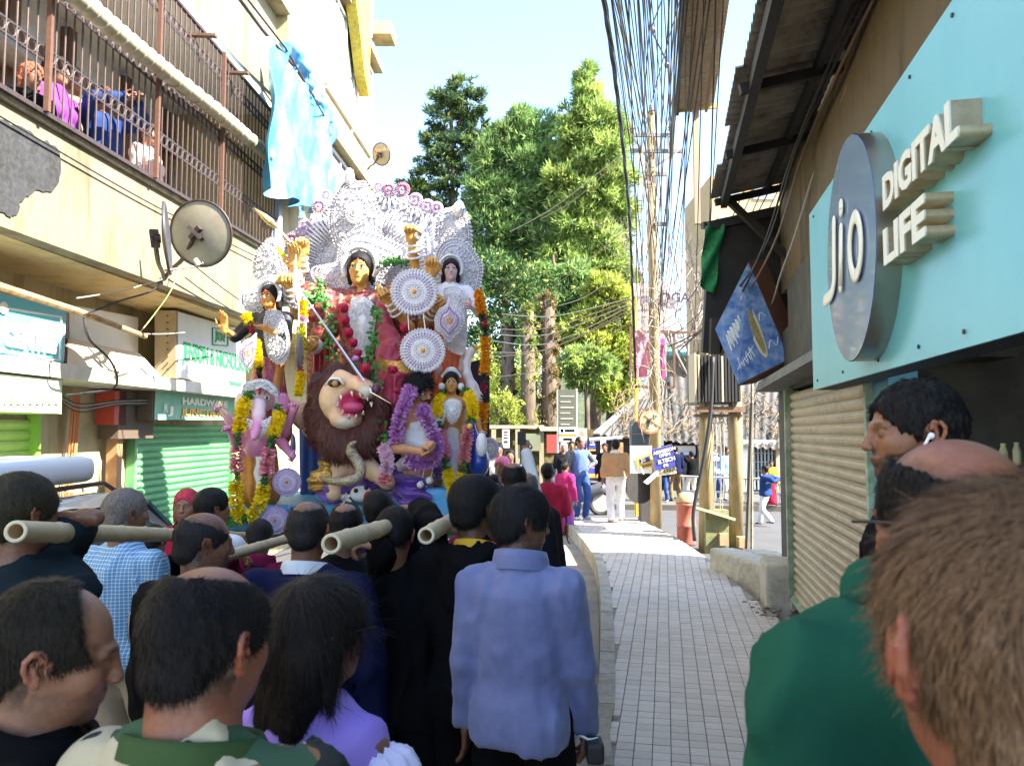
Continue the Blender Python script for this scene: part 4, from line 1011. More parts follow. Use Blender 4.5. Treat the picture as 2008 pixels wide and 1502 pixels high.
# ---------------------------------------------------------------- right hand shop row
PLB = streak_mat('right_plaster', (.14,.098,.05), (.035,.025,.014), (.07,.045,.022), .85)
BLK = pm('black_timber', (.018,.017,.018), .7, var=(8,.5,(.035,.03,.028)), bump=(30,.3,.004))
DKWALL = pm('dark_wall', (.05,.048,.045), .9, var=(5,.5,(.10,.09,.07)), bump=(15,.5,.01))  # dark mottled wall tone, shared by the shop shell and shed front
BR = thing('building', 'brown plastered shop building with a corrugated canopy on the right', 'building', rt(1.3, 5, 0))
m = MB(); rbox(m, 1.24, 1.9, 7.56, 8.35, .0, 2.95); m.build('end_wall', DKWALL, BR)
m = MB(); rbox(m, 1.235, 1.9, 4.1, 7.555, 2.31, 3.4); m.build('lintel', DKWALL, BR)
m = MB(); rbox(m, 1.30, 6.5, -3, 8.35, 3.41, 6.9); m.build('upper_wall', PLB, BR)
m = MB(); rbox(m, 4.6, 6.5, -3, 8.35, 0, 3.4); m.build('rear_mass', DKWALL, BR)
m = MB(); rbox(m, 1.32, 4.59, 4.46, 8.34, 0, .12); m.build('plinth', DKWALL, BR)
m = MB(); rbox(m, 1.9, 4.59, 8.2, 8.34, .13, 3.39); m.build('gable_wall', DKWALL, BR)
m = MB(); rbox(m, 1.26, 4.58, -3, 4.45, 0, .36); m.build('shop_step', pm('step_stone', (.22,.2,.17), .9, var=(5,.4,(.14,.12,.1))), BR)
m = MB(); rbox(m, 1.36, 4.55, 4.46, 4.52, .37, 3.3); m.build('partition', DKWALL, BR)
m = MB(); rbox(m, 1.30, 4.55, -3, 4.45, 3.36, 3.405); m.build('shop_ceiling', DKWALL, BR)
m = MB(); rbox(m, 1.20, 1.36, 4.10, 4.40, .36, 2.40); m.build('blue_pillar', pm('pillar_blue', (.16,.48,.66), .5, var=(4,.3,(.1,.36,.55))), BR)
SHB = pm('shutter_tan', (.36,.29,.17), .5, .25, var=[(2.,.6,(.24,.18,.10)),(9,.5,(.45,.38,.25))], bump=(20,.2,.003), stretch=(1,1,3))
shutter('shop_shutter', 'tan ribbed roller shutter under the turquoise phone shop sign', 1.225, 4.45, 7.38, .33, 2.27, SHB, 25, pm('jamb_green', (.20,.27,.16), .6, var=(8,.6,(.55,.55,.48))), rbox)
m = MB(); rbox(m, 1.19, 1.3, 7.44, 7.52, .2, 2.32); one('door_jamb', 'peeling white and green jamb at the far edge of the tan shutter', 'door jamb', m, pm('jamb_white', (.6,.6,.52), .6, var=(7,.7,(.25,.33,.2)), bump=(20,.4,.005)))
# soffit wedge between shutter and hanging sign
m = MB(); q = [G(1458,762,.95), G(1590,700,1.0), G(1590,765,1.15), G(1545,778,1.2)]
m.hexa([rt(.98,8.3,2.33), rt(1.6,8.3,2.33), rt(1.6,5.0,2.38), rt(.98,5.0,2.38), rt(1.02,8.3,2.44), rt(1.6,8.3,2.44), rt(1.6,5.0,2.47), rt(1.02,5.0,2.47)]); m.build('soffit', pm('soffit_grey', (.16,.16,.15), .9, var=(4,.6,(.09,.09,.08)), bump=(12,.4,.01)), BR)
# ---- sign box: turquoise
SGN = thing('shop_sign', 'large turquoise sign panel with a grey disc and raised letters over the tan shutter', 'sign', rt(.93, 3, 2.15))
zb_ = G(1700, 735, .93).z; y1 = G(1591, 600, .93).y
zt1 = G(1600, 402, .93); zt0 = G(1868, 0, .93)
def zt(Y): return zt1.z+(zt0.z-zt1.z)*(Y-zt1.y)/(zt0.y-zt1.y)
zbb1 = G(1591, 766, .93); zbb0 = G(2000, 652, .93)
def zb(Y): return zbb1.z+(zbb0.z-zbb1.z)*(Y-zbb1.y)/(zbb0.y-zbb1.y)
TUR = pm('sign_turquoise', (.15,.47,.53), .33, var=[(1.0,.45,(.08,.32,.45)),(90,.06,(.3,.7,.75))], bump=(300,.05,.001), spec=.6)
def sg(c, Y, k): return rt(c, Y, zb(Y) if k == 0 else zt(Y))
Ya, Yb = y1, .9
m = MB(); m.hexa([sg(1.08,Yb,0), sg(.945,Yb,0), sg(.945,Ya,0), sg(1.08,Ya,0), sg(1.08,Yb,1), sg(.945,Yb,1), sg(.945,Ya,1), sg(1.08,Ya,1)]); m.build('sign_box', BLK, SGN)
m = MB(); m.hexa([sg(.944,Yb,0), sg(.93,Yb,0), sg(.93,Ya,0), sg(.944,Ya,0), sg(.944,Yb,1), sg(.93,Yb,1), sg(.93,Ya,1), sg(.944,Ya,1)]); m.build('panel', TUR, SGN)
m = MB()
for x in (1600,1650,1720,1800,1890):
    for k in (0,1): p = sg(.93, G(x,600,.93).y, k)+V3(0,0,.05-.1*k); m.cyl(p, p+V3(-1,.2,0)*.006, .008, 8)
m.build('screws', DARKM, SGN)
# disc
ND = V3(-1,.2,0).normalized(); RD = V3(-.2,-1,0).normalized()
cf = .93-.10
cd = G(1664, 490, cf); rd = .455; EL = 1.10
def zsc(m):
    m.v = [(p[0], p[1], cd.z+(p[2]-cd.z)*EL) for p in m.v]; return m
BRS = pm('disc_rim_steel', (.42,.36,.30), .28, .85, bump=(200,.1,.001), stretch=(1,1,.02)); DSC = pm('disc_face_grey', (.15,.20,.34), .22, var=(1,.3,(.2,.25,.4)), coat=.5)
m = MB(); m.lathe(cd-ND*.10, [(rd,0),(rd,.096)], 64, ND, False); zsc(m).build('disc_rim', BRS, SGN, True)
m = MB(); m.lathe(cd-ND*.004, [(rd*.995,0),(rd*.995,.004)], 64, ND); zsc(m).build('disc_face', DSC, SGN)
IV = pm('letter_ivory', (.80,.76,.62), .35, emis=None); WOODL = pm('letter_side_brass', (.55,.42,.26), .4, .3, var=(20,.5,(.35,.22,.12)), bump=(30,.3,.003))
def rtxt(s, px, py, px2, hpx, c, mat, ext, bold=.006, parent=SGN, off=0.):
    o = G(px, py, c); e = G(px2, py, c); L = (Vector((e.x,e.y,0))-Vector((o.x,o.y,0))).length; size = hpx*o.y/1500/.70
    t = text(s, size, (0,0,0), (1,0,0), (0,0,1), mat, ext, bold=bold); w = max(v.co.x for v in t.data.vertices); bpy.data.objects.remove(t)
    return text(s, size, o-ND*off, RD, (0,0,1), mat, ext, parent=parent, bold=bold, wscale=L/w)
# "Jio" drawn with thick round strokes
def flat(m): m.v = [tuple(Vector(p)-ND*((Vector(p)-cd).dot(ND)-.012)*.8) for p in m.v]
def stroke(pts, r, c, name='lettering'):
    m = MB(); P3 = [G(x, y, c) for x, y in pts]
    q = catmull(P3, 6) if len(P3) > 2 else P3
    m.tube(q, r, 12); m.ball(q[0], r, 12, 8); m.ball(q[-1], r, 12, 8); flat(m)
    m.build(name, IV, SGN, True)
cj = cf-.004
stroke([(1638,436),(1638,500),(1638,552),(1632,578),(1620,590)], .032, cj)
stroke([(1652,450),(1651,562)], .030, cj); stroke([(1652,404),(1652,412)], .034, cj)
m = MB(); n = 28; C0 = G(1680,483,cj); ro = .120
m.tube([C0+RD*ro*.82*cos(a)+V3(0,0,1)*ro*1.05*sin(a) for a in np.linspace(0,2*pi,n+1)[:-1]], .031, 10, closed=True); flat(m); m.build('lettering', IV, SGN, True)
def raised(s, px, py, px2, hpx, depth):
    for (off, mat, ext) in ((depth/2+.003, WOODL, depth/2), (0, IV, .003)): rtxt(s, px, py, px2, hpx, .93-depth-.003, mat, ext, .007, off=off)
raised('DIGITAL', 1732, 412, 1886, 62, .085); raised('LIFE', 1733, 520, 1818, 66, .085)
# ---- corrugated canopies
TIN = pm('corrugated_tin', (.42,.38,.32), .55, .35, var=[(2.5,.75,(.10,.065,.04)),(12,.5,(.42,.39,.34))], bump=(25,.3,.005), stretch=(1,1,1))
TINY = pm('corrugated_tin_brown', (.42,.34,.22), .6, .1, var=[(3,.6,(.25,.17,.09)),(14,.4,(.5,.44,.34))])
def corr(c0, c1, Y0, Y1, z0, z1, pitch, amp, nu=6, rag=0.):
    m = MB(); n = int((Y1-Y0)/pitch*6)
    m.grid(lambda u, v: rt(c0+(c1-c0)*u+rag*sin(v*37), Y0+(Y1-Y0)*v, z0+(z1-z0)*u+amp*sin(v*(Y1-Y0)/pitch*2*pi)), nu, n); return m
CN = thing('tin_canopy', 'rusty corrugated canopy on black beams jutting from the right building', 'canopy', rt(.9, 5, 4.4))
for k in range(5):
    Y0 = 3.2+k*.98; m = corr(.52+(k % 2)*.05, 1.32, Y0, Y0+1.02, 4.42+.02*(k % 2), 4.60+.02*(k % 2), .11, .024); m.build('tin_sheet', TIN, CN, True)
m = MB(); m.bar(rt(.66,3.0,4.36), rt(.66,8.1,4.36), .07, .12); m.build('beam', BLK, CN)
m = MB(); m.bar(rt(1.12,3.0,4.50), rt(1.12,8.1,4.50), .05, .08); m.build('beam', BLK, CN)
for Y in (4.1,5.3,6.6,8.0):
    m = MB(); m.bar(rt(.56,Y,4.33), rt(1.3,Y,4.50), .05, .07); m.build('rafter', BLK, CN)
m = MB(); m.bar(rt(.70,8.0,4.36), rt(1.31,8.0,3.75), .07, .07); m.build('brace', BLK, CN)
CN2 = thing('tin_canopy', 'farther brown ribbed canopy high above the footpath against the sky', 'canopy', rt(.4, 9.6, 4.6+CAMH-1.9))
q0 = P(1330,215,11.); zc = q0.z
for k in range(3):
    m = corr(.24, .78, 7.9+k*1.04, 7.9+k*1.04+1.06, zc, zc+.1, .085, .013); m.build('tin_sheet', TINY, CN2, True)
m = MB(); m.bar(rt(.24,7.8,zc-.04), rt(.24,11.05,zc-.04), .04, .07); m.build('beam', BLK, CN2)
m = MB(); m.bar(rt(.2,11.03,zc-.01), rt(.82,11.03,zc+.06), .04, .06); m.build('edge_board', pm('edge_ochre', (.5,.36,.1), .8), CN2)
for x in (.45,.66): 
    m = MB(); m.bar(rt(x,7.9,zc-.02), rt(x,11.0,zc-.02), .04, .05); m.build('rafter', pm('rafter_brown', (.2,.13,.08), .7), CN2)
m = MB(); m.bar(rt(.50,10.9,zc), rt(.50,10.9,P(1380,440,10.9).z), .08, .08, up=(0,1,0)); m.build('post', pm('post_pink', (.42,.28,.2), .8), CN2)
# ---- low black pent roof with green net and hanging blue sign
PN = thing('pent_roof', 'low black timber pent roof edged with green netting behind the blue hanging sign', 'canopy', rt(.6, 8.2, 2.9))
Yp = 8.36
m = MB(); m.prism([P(1392,447,Yp), P(1602,398,Yp), P(1602,700,Yp), P(1560,700,Yp), P(1500,560,Yp), P(1440,640,Yp), P(1412,694,Yp), P(1378,690,Yp)], V3(0,.1,0)); m.build('gable_board', BLK, PN)
m = MB(); m.bar(P(1375,444,10.9), P(1604,405,10.9), .06, .08); m.bar(P(1385,442,8.4), P(1380,442,10.95), .06, .08); m.build('roof_rail', BLK, PN)
m = MB(); m.bar(P(1390,444,Yp-.03), P(1604,396,Yp-.03), .06, .10, up=(0,0,1)); m.build('top_rail', BLK, PN)
m = MB(); m.bar(P(1500,455,Yp-.06), P(1585,560,Yp-.06), .05, .06); m.build('strut', pm('dark_plank', (.04,.038,.035), .8), PN)
m = MB(); m.bar(P(1402,625,Yp-.05), P(1400,695,Yp-.05), .1, .1, up=(0,1,0)); m.build('strut', MATS['dark_plank'], PN)
m = MB(); NT = [P(1382,445,Yp-.06), P(1420,440,Yp-.06), P(1400,580,Yp-.06), P(1372,560,Yp-.06)]
m.grid(lambda u, v: NT[0].lerp(NT[1], u).lerp(NT[3].lerp(NT[2], u), v)+V3(0,-.04*sin(u*7+v*9),.0), 8, 14); m.build('green_net', pm('green_net', (.01,.22,.07), .8, var=(20,.7,(.01,.07,.03)), bump=(40,.6,.01)), PN, True)
q = [P(1448,757,7.75), P(1550,705,7.9), P(1468,511,8.1), P(1401,645,7.95)]
HS = board('hanging_sign', 'tilted blue advertising box hanging from the black pent roof', q, .22, pm('sign_blue', (.06,.16,.50), .25, var=[(3,.7,(.22,.40,.72)),(9,.4,(.55,.65,.8))], spec=.6), pm('sign_brown_side', (.10,.045,.03), .4, var=(3,.4,(.15,.07,.05))), 'sign', back=V3(.85,.35,.15).normalized())
cen = (q[0]+q[1]+q[2]+q[3])/4; ex = (q[1]-q[0]).normalized(); ey = (q[2]-q[1]).normalized(); nn = ex.cross(ey).normalized()
if nn.y > 0: nn = -nn
def hs(u, v, o=.012): return q[0]+(q[1]-q[0])*u+(q[3]-q[0]).lerp(q[2]-q[1], u)*v+nn*o-V3(0,0,0)
CRM = pm('sign_cream', (.70,.62,.45), .4); 
m = MB(); m.prism([hs(.62+.10*cos(a), .50+.37*sin(a)) for a in np.linspace(0,2*pi,25)[:-1]][::-1], nn*.004); m.build('picture_oval', CRM, HS)
m = MB(); m.prism([hs(.62+.06*cos(a), .45+.27*sin(a),.018) for a in np.linspace(0,2*pi,21)[:-1]][::-1], nn*.003); m.build('picture_oval', pm('sign_olive', (.25,.2,.08), .5, var=(30,.7,(.5,.42,.2))), HS)
SWT = pm('sign_white_script', (.72,.76,.82), .4)
def scr(pts, r=.007):
    m = MB(); m.tube(catmull([hs(u, v, .015) for u, v in pts], 5), r, 5); m.build('lettering', SWT, HS, True)
for k in range(5): scr([(.12+k*.065,.50),(.14+k*.065,.74),(.17+k*.065,.55),(.18+k*.065,.76)], .010)
for k in range(4): scr([(.14+k*.08,.20),(.16+k*.08,.36),(.20+k*.08,.22)], .006)
scr([(.08,.22),(.5,.34)], .005); scr([(.72,.2),(.8,.26),(.86,.18),(.94,.24)], .005); scr([(.75,.5),(.82,.55),(.88,.48)], .004)
# things inside the dark open shop: shelf with pale jars
SFX = thing('display_shelf', 'dark shelf with pale jars inside the open shop at the right edge', 'shelf', rt(2.3, 3.6, .36))
m = MB(); rbox(m, 2.3, 2.7, 2.6, 4.2, 1.72, 1.75); m.build('shelf_board', BLK, SFX)
m = MB(); rbox(m, 2.3, 2.34, 2.6, 2.64, .37, 2.6); rbox(m, 2.3, 2.34, 4.1, 4.14, .37, 2.6); m.build('upright', BLK, SFX)
for k, x in enumerate((1966, 1992)):
    p = P(x, 845, 3.3+.25*k); m = MB(); m.lathe((p.x, p.y, 1.752), [(.014,0),(.017,.01),(.017,.07),(.010,.09),(.011,.105)], 12); one('jar', ['pale jar on the dark shelf nearer the shop door', 'pale jar on the dark shelf at the picture edge'][k], 'jar', m, pm('jar_pale', (.30,.32,.18), .3))
# wires clipped on the brown wall
for i, (a, b, cc_) in enumerate((((1700,0),(1560,300),.5),((1712,0),(1575,300),.52),((1690,-10),(1552,310),.48),((1740,0),(1600,330),.7))):
    cable('dark cable of the bundle running along the brown wall under the tin canopy', [P(*a, 4.4), P((a[0]+b[0])/2-6, (a[1]+b[1])/2+4, 5.2), P(*b, 6.4), P(b[0]-62, b[1]+190, 7.2), P(b[0]-150+8*i, b[1]+310, 9.0), P(1330-9*i, 690-5*i, 11.8)], .011, [BK, pm('cable_brown', (.2,.13,.1), .6), BK, GYC][i], 'cable bundle under the canopy')
m = MB(); pp = [P(1607+(1655-1607)*t, 218-(218-100)*t, 5.8-.6*t) for t in np.linspace(0,1,22)]
m.tube([p+V3(0,0,.012*sin(i*2.4)) for i, p in enumerate(pp)], .012, 6); one('white_rope', 'short twisted white rope hanging on the dark canopy beam', 'rope', m, WHITE)
# concrete drain slabs beside the footpath
CONC = pm('slab_concrete', (.46,.42,.34), .95, var=[(5,.5,(.26,.21,.12)),(25,.4,(.55,.5,.42))], bump=[(9,.6,.03),(60,.4,.004)])
def rock(label, cx, cy, w_, d_, h_, rz, name='concrete_slab'):
    S = Sdf(); S.box((0,0,h_/2), (w_/2, d_/2, h_/2), .025, .01); Vv, Ff = S.mesh(.025, lambda x, y, z: .009*fbm(x*9+cx, y*9+cy, z*9, 2)+.006*fbm(x*3, y*3, z*3), dmax=.03)
    o = link(name, fast_mesh(name, Vv, Ff, True, None, CONC)); o.location = (cx, cy, .0); o.rotation_euler = (0,0,rz); return tag(o, label, 'concrete slab')
rock('long broken concrete slab lying along the footpath behind the tan shutter', 2.78, 8.95, .34, 1.5, .46, .22)
rock('paler concrete slab behind the long broken one', 3.2, 9.1, .3, 1.3, .44, .30)
rock('square concrete block touching the far jamb of the shutter', 2.72, 7.75, .42, .50, .62, -.2)
rock('tall concrete block against the shutter jamb', 3.06, 8.1, .3, .5, .78, -.2)
S = Sdf()
for k in range(60): r_ = random.uniform(.008,.026); S.ell((random.uniform(-.2,.3), random.uniform(-.7,.5), .006), (r_*1.4,r_,r_*.6), .003)
Vv, Ff = S.mesh(.012); o = link('rubble', fast_mesh('rubble', Vv, Ff, True, None, pm('rubble', (.26,.21,.15), .95, var=(20,.6,(.3,.26,.2))))); o.location = (2.5, 7.4, FZ); tag(o, 'scattered rubble and dirt at the foot of the concrete blocks', 'rubble', kind='stuff')
# ---------------------------------------------------------------- hill, trees
m = MB(); m.grid(lambda u, v: (-70+150*u, 52+60*v, -.2+9*v**.7+2.5*float(vnoise(np.array([u*9.]), np.array([v*5.]), np.array([1.]))[0])*v), 40, 16)
o = struct('hillside', m, pm('hill_green', (.03,.05,.015), .95, var=[(.6,.7,(.10,.10,.03)),(3,.6,(.02,.035,.012))], bump=(3,.8,.3)), None, True)
def leafmat(name, c, c2, tr=.42):
    m = pm(name, c, .6, attr=True, spec=.3); nt = m.node_tree; N = nt.nodes; L = nt.links; b = N['Principled BSDF']
    t = N.new('ShaderNodeBsdfTranslucent'); mx = N.new('ShaderNodeMixShader'); mx.inputs[0].default_value = tr
    a = [n for n in N if n.type == 'ATTRIBUTE'][0]; L.new(a.outputs['Color'], t.inputs[0]); L.new(a.outputs['Color'], b.inputs['Base Color'])
    o = [n for n in N if n.type == 'OUTPUT_MATERIAL'][0]; L.new(b.outputs[0], mx.inputs[1]); L.new(t.outputs[0], mx.inputs[2]); L.new(mx.outputs[0], o.inputs[0]); return m
LEAF = leafmat('foliage', (.1,.2,.05), None)
BARK = pm('bark', (.13,.09,.06), .95, var=(8,.7,(.05,.035,.025)), bump=(14,.8,.03), stretch=(1,1,.3))
def foliage(blobs, Y, n, L, Wd, cols, seed, kind='spray', dirb=(0,0,.35), yd=1.6):
    """blobs: (px, py, rx_px, ry_px[, dY]); returns one crown mesh of many small blades"""
    R = np.random.RandomState(seed); Vs = []; Cs = []
    for bl in blobs:
        px, py, rx, ry = bl[:4]; dY = bl[4] if len(bl) > 4 else 0
        c = np.array(P(px, py, Y+dY)); sx = rx*Y/1500; sz = ry*Y/1500; sy = (sx+sz)/2*.9
        k = int(1.9*n*(rx*ry)/(40*40)); sub = max(5, int(k/26))
        # uneven boughs: sprays gather round sub-centres on the blob
        u = R.normal(0, 1, (sub, 3)); u /= np.linalg.norm(u, axis=1, keepdims=True); rr = R.uniform(.45, 1.08, (sub, 1))
        sc = u*rr; j = R.randint(0, sub, k); tone = R.uniform(.55, 1.45, sub); mixk = R.uniform(0, 1, sub)
        q = sc[j]+R.normal(0, .16, (k, 3)); p = c+q*np.array((sx, sy, sz))
        d = q/np.maximum(np.linalg.norm(q, axis=1, keepdims=True), .2)+R.normal(0, .45, (k, 3))+np.array(dirb)
        d /= np.linalg.norm(d, axis=1, keepdims=True)
        b = 4 if kind == 'spray' else 1
        for t in range(b):
            e = d+R.normal(0, .38, (k, 3)); e /= np.linalg.norm(e, axis=1, keepdims=True)
            w = np.cross(e, R.normal(0, 1, (k, 3))); w /= np.maximum(np.linalg.norm(w, axis=1, keepdims=True), 1e-4)
            l = (.85*L*R.uniform(.6, 1.25, (k, 1))); ww = .62*Wd*R.uniform(.6, 1.3, (k, 1))
            Vs.append(np.stack([p-w*ww*.3, p+e*l*.45-w*ww, p+e*l, p+e*l*.45+w*ww], 1).reshape(-1, 3))
            cc = np.array(cols[0])*(1-mixk[j][:, None])+np.array(cols[1])*mixk[j][:, None]
            cc = cc*tone[j][:, None]*R.uniform(.75, 1.25, (k, 1)); 
            if len(cols) > 2: pick = R.rand(k, 1) < .12; cc = np.where(pick, np.array(cols[2]), cc)
            Cs.append(np.repeat(cc, 4, 0))
    V = np.concatenate(Vs); C = np.clip(np.concatenate(Cs), .004, .9); F = np.arange(len(V)).reshape(-1, 4)
    return V, F, C
def tree(name, label, tx, Y, ytop, blobs, n, L, Wd, cols, seed, tr=.22, tx2=None, group=None, limbs=True, base=0., kind='spray', dirb=(0,0,.3), bark=None):
    b = P(tx, 845, Y); b.z = base; t = thing(name, label, 'tree', b, 0, group)
    top = P(tx2 or tx, ytop, Y); m = MB(); mid = b.lerp(top, .5)+V3(.15, 0, 0)
    m.tube(catmull([b, mid, top], 6), [tr*(1-.85*i/12) for i in range(13)], 9); m.build('trunk', bark or BARK, t, True)
    if limbs:
        m = MB()
        for bl in blobs:
            c = P(bl[0], bl[1], Y+(bl[4] if len(bl) > 4 else 0)); f = min(max((c.z-b.z)/(top.z-b.z+.01)-.1, .12), .92); s = b.lerp(top, f)
            m.tube(catmull([s, s.lerp(c, .5)+V3(0,0,.25), c], 4), [tr*.28*(1-f*.4)*(1-.8*i/8)+.012 for i in range(9)], 6)
        m.build('branches', bark or BARK, t, True)
    V, F, C = foliage(blobs, Y, n, L, Wd, cols, seed, kind, dirb)
    link('crown', fast_mesh('crown', V-np.array(b), F, False, C, LEAF), t); return t
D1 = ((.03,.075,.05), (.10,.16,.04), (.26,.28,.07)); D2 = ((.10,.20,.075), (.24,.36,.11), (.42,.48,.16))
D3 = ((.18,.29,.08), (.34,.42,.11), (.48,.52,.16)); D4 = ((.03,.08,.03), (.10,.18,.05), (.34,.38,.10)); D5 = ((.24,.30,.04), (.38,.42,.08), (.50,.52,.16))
tree('pine_tree', 'tall dark pine with open layered crown rising left of the feathery trees', 884, 42, 150,
 [(905,172,26,22),(880,196,32,20),(925,205,28,26),(866,228,30,22),(908,238,26,18),(934,250,24,28),(852,272,26,22),(890,292,44,22),(938,290,22,24),(862,318,38,20),(918,330,30,20),(836,345,30,24),(880,362,36,16),(822,372,24,18),(852,398,34,18),(905,405,46,22),(945,352,22,24),(958,392,26,26),(800,352,14,14)], 520, .42, .055, D1, 11, .30)
tree('conifer_tree', 'small dark conifer tip peeping between the pine and the feathery trees', 988, 41, 235, [(990,250,22,20),(978,285,34,26),(1000,318,40,30),(975,350,40,30)], 420, .4, .055, D1, 12, .2)
tree('feathery_tree', 'broad feathery green tree filling the gap behind the silver backdrop', 1040, 35, 215,
 [(1025,235,40,22),(1000,265,42,30),(1060,270,48,36),(980,315,50,38),(1045,330,56,42),(962,375,46,38),(1015,395,58,42),(1078,390,56,42),(950,440,42,38),(1000,460,56,40),(1070,470,60,42),(965,510,46,36),(1030,530,56,36)], 560, .46, .05, D2, 13, .3, kind='spray', dirb=(.1,-.1,.45))
tree('feathery_tree', 'tallest yellow green feathery tree with a pointed tip beside the utility pole wires', 1165, 34, 122,
 [(1150,140,13,18),(1148,168,24,20),(1160,200,36,24),(1135,222,34,22),(1175,240,44,32),(1125,268,44,32),(1190,290,46,40),(1145,318,52,38),(1200,350,42,42),(1115,360,46,40),(1165,390,54,42),(1210,420,36,42),(1130,440,54,42),(1185,470,50,42),(1105,500,50,38),(1160,530,54,40),(1210,540,34,42)], 560, .46, .05, D3, 14, .32, dirb=(.1,-.15,.45))
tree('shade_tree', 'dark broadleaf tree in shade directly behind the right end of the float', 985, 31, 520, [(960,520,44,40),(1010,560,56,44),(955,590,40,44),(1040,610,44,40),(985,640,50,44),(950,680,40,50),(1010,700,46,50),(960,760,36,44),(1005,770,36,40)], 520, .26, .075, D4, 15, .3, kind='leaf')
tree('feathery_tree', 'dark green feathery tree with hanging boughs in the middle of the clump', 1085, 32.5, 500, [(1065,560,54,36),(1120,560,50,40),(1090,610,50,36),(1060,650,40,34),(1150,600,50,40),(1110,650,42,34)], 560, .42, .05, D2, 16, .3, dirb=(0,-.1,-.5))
tree('bamboo_tree', 'bright yellow green bamboo like tree at the right of the clump behind the wires', 1190, 30.5, 540, [(1190,580,46,36),(1150,640,46,36),(1215,640,34,44),(1180,690,50,40),(1222,710,24,44),(1150,710,36,32),(1195,760,42,36),(1225,790,24,30)], 640, .34, .06, D5, 17, .22, dirb=(.1,-.2,.1))
tree('roadside_tree', 'small bushy tree with a bare straight trunk right of the tall dark notice board', 1143, 27, 700, [(1115,715,34,22),(1150,708,40,24),(1180,725,30,20),(1140,740,30,16)], 620, .3, .05, D3, 18, .17, dirb=(0,-.1,.2))
# ivy covered trunks
def ivy(label, x0, x1, y0, y1, Y, seed, col):
    b = P((x0+x1)/2, 845, Y); b.z = 0; t = thing('ivy_clad_tree', label, 'tree', b); m = MB(); top = P((x0+x1)/2, y0, Y); m.tube([b, b.lerp(top,.5), top], [.30,.26,.2], 9); m.build('trunk', BARK, t, True)
    bl = [((x0+x1)/2+random.uniform(-4,4), y, (x1-x0)/2, 16) for y in range(y0, y1, 22)]
    V, F_, C = foliage(bl, Y, 1500, .13, .06, col, seed, 'leaf', (0,-.3,-.3)); link('ivy', fast_mesh('ivy', V-np.array(b), F_, False, C, LEAF), t)
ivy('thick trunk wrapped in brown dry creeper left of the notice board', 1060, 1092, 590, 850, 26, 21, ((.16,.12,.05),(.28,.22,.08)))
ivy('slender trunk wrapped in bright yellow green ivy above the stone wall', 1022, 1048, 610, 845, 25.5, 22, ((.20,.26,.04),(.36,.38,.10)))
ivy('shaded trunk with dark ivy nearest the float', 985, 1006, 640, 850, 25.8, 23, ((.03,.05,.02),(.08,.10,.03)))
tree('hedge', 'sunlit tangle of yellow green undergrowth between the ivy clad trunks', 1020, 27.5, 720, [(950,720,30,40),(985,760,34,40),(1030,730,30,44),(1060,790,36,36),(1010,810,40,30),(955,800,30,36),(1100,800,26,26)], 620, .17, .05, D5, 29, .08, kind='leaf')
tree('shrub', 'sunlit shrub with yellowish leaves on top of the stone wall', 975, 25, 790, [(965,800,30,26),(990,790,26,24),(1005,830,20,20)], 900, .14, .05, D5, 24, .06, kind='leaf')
def bare(label, x, Y, h, seed):
    R = random.Random(seed); b = P(x, 845, Y); b.z = 0; t = thing('bare_tree', label, 'tree', b); m = MB(); m2 = MB()
    def br(p, d, L, r, k):
        q = p+d*L; (m if k == 0 else m2).tube([p, p.lerp(q,.5)+V3(R.uniform(-.1,.1)*L,0,R.uniform(-.04,.04)*L), q], [r, r*.8, r*.6], 5)
        if k < 5:
            for _ in range(3 if k else 5):
                e = (d+V3(R.uniform(-.7,.7), R.uniform(-.5,.5), R.uniform(-.15,.5))).normalized(); br(q if _ < 2 else p.lerp(q, R.uniform(.4,.9)), e, L*R.uniform(.55,.8), r*.55, k+1)
    br(b, V3(.02,0,1), h*.36, .14, 0); m.build('trunk', BARK, t, True); o = m2.build('twigs', pm('twig', (.20,.16,.14), .9), t, True); o['kind'] = 'stuff'
bare('leafless grey tree behind the poles at the right', 1345, 31, 11.5, 5)
bare('leafless tree behind the shed roof near the transformer', 1310, 33, 9.5, 9)

# ---------------------------------------------------------------- far side of the crossing
def pbox(mb, x0, y0, x1, y1, Y, th):   # axis-aligned box whose front face spans the pixel rectangle at depth Y
    a = P(x0, y1, Y); b = P(x1, y0, Y); return mb.box(a.x, Y, a.z, b.x, Y+th, b.z)
def pthing(name, label, cat, x0, y0, x1, y1, Y, th, mat, **k):
    m = MB(); pbox(m, x0, y0, x1, y1, Y, th); return one(name, label, cat, m, mat, **k)
STONE = pm('old_stone_wall', (.10,.075,.03), .95, var=[(1.5,.8,(.07,.06,.02)),(7,.7,(.17,.13,.05))], bump=[(5,.8,.05),(30,.5,.01)])
CW = thing('stone_wall', 'mossy stone retaining wall with posters beneath the trees', 'wall', P(1030, 950, 24)); 
m = MB()
for r_ in range(7):
    x = -2.6+(r_%2)*.2
    while x < 3.2:
        w_ = rg.uniform(.35,.7); z = .1+r_*.27; b = MB(); d_ = rg.uniform(0,.05); b.box(x+.012, 23.9+d_, z+.01, x+w_-.012, 24.4, z+.26)
        if r_ < 6: b.build('stone', STONE, CW)
        x += w_
m.box(-2.8, 24.05, .0, 3.3, 24.5, 1.96); m.build('wall_core', STONE, CW)
m = MB(); m.box(-2.8, 23.8, 1.99, 1.0, 24.6, 2.09); m.build('coping', pm('coping_pale', (.32,.28,.2), .9), CW)
m = MB(); m.hexa([P(1060,845,23.6), P(1132,845,23.6), P(1132,845,25.2), P(1060,845,25.2), P(1056,836,23.6), P(1132,838,23.6), P(1132,838,25.2), P(1056,836,25.2)]); m.build('corner_slab', pm('coping_pale2', (.4,.35,.25), .9), CW)
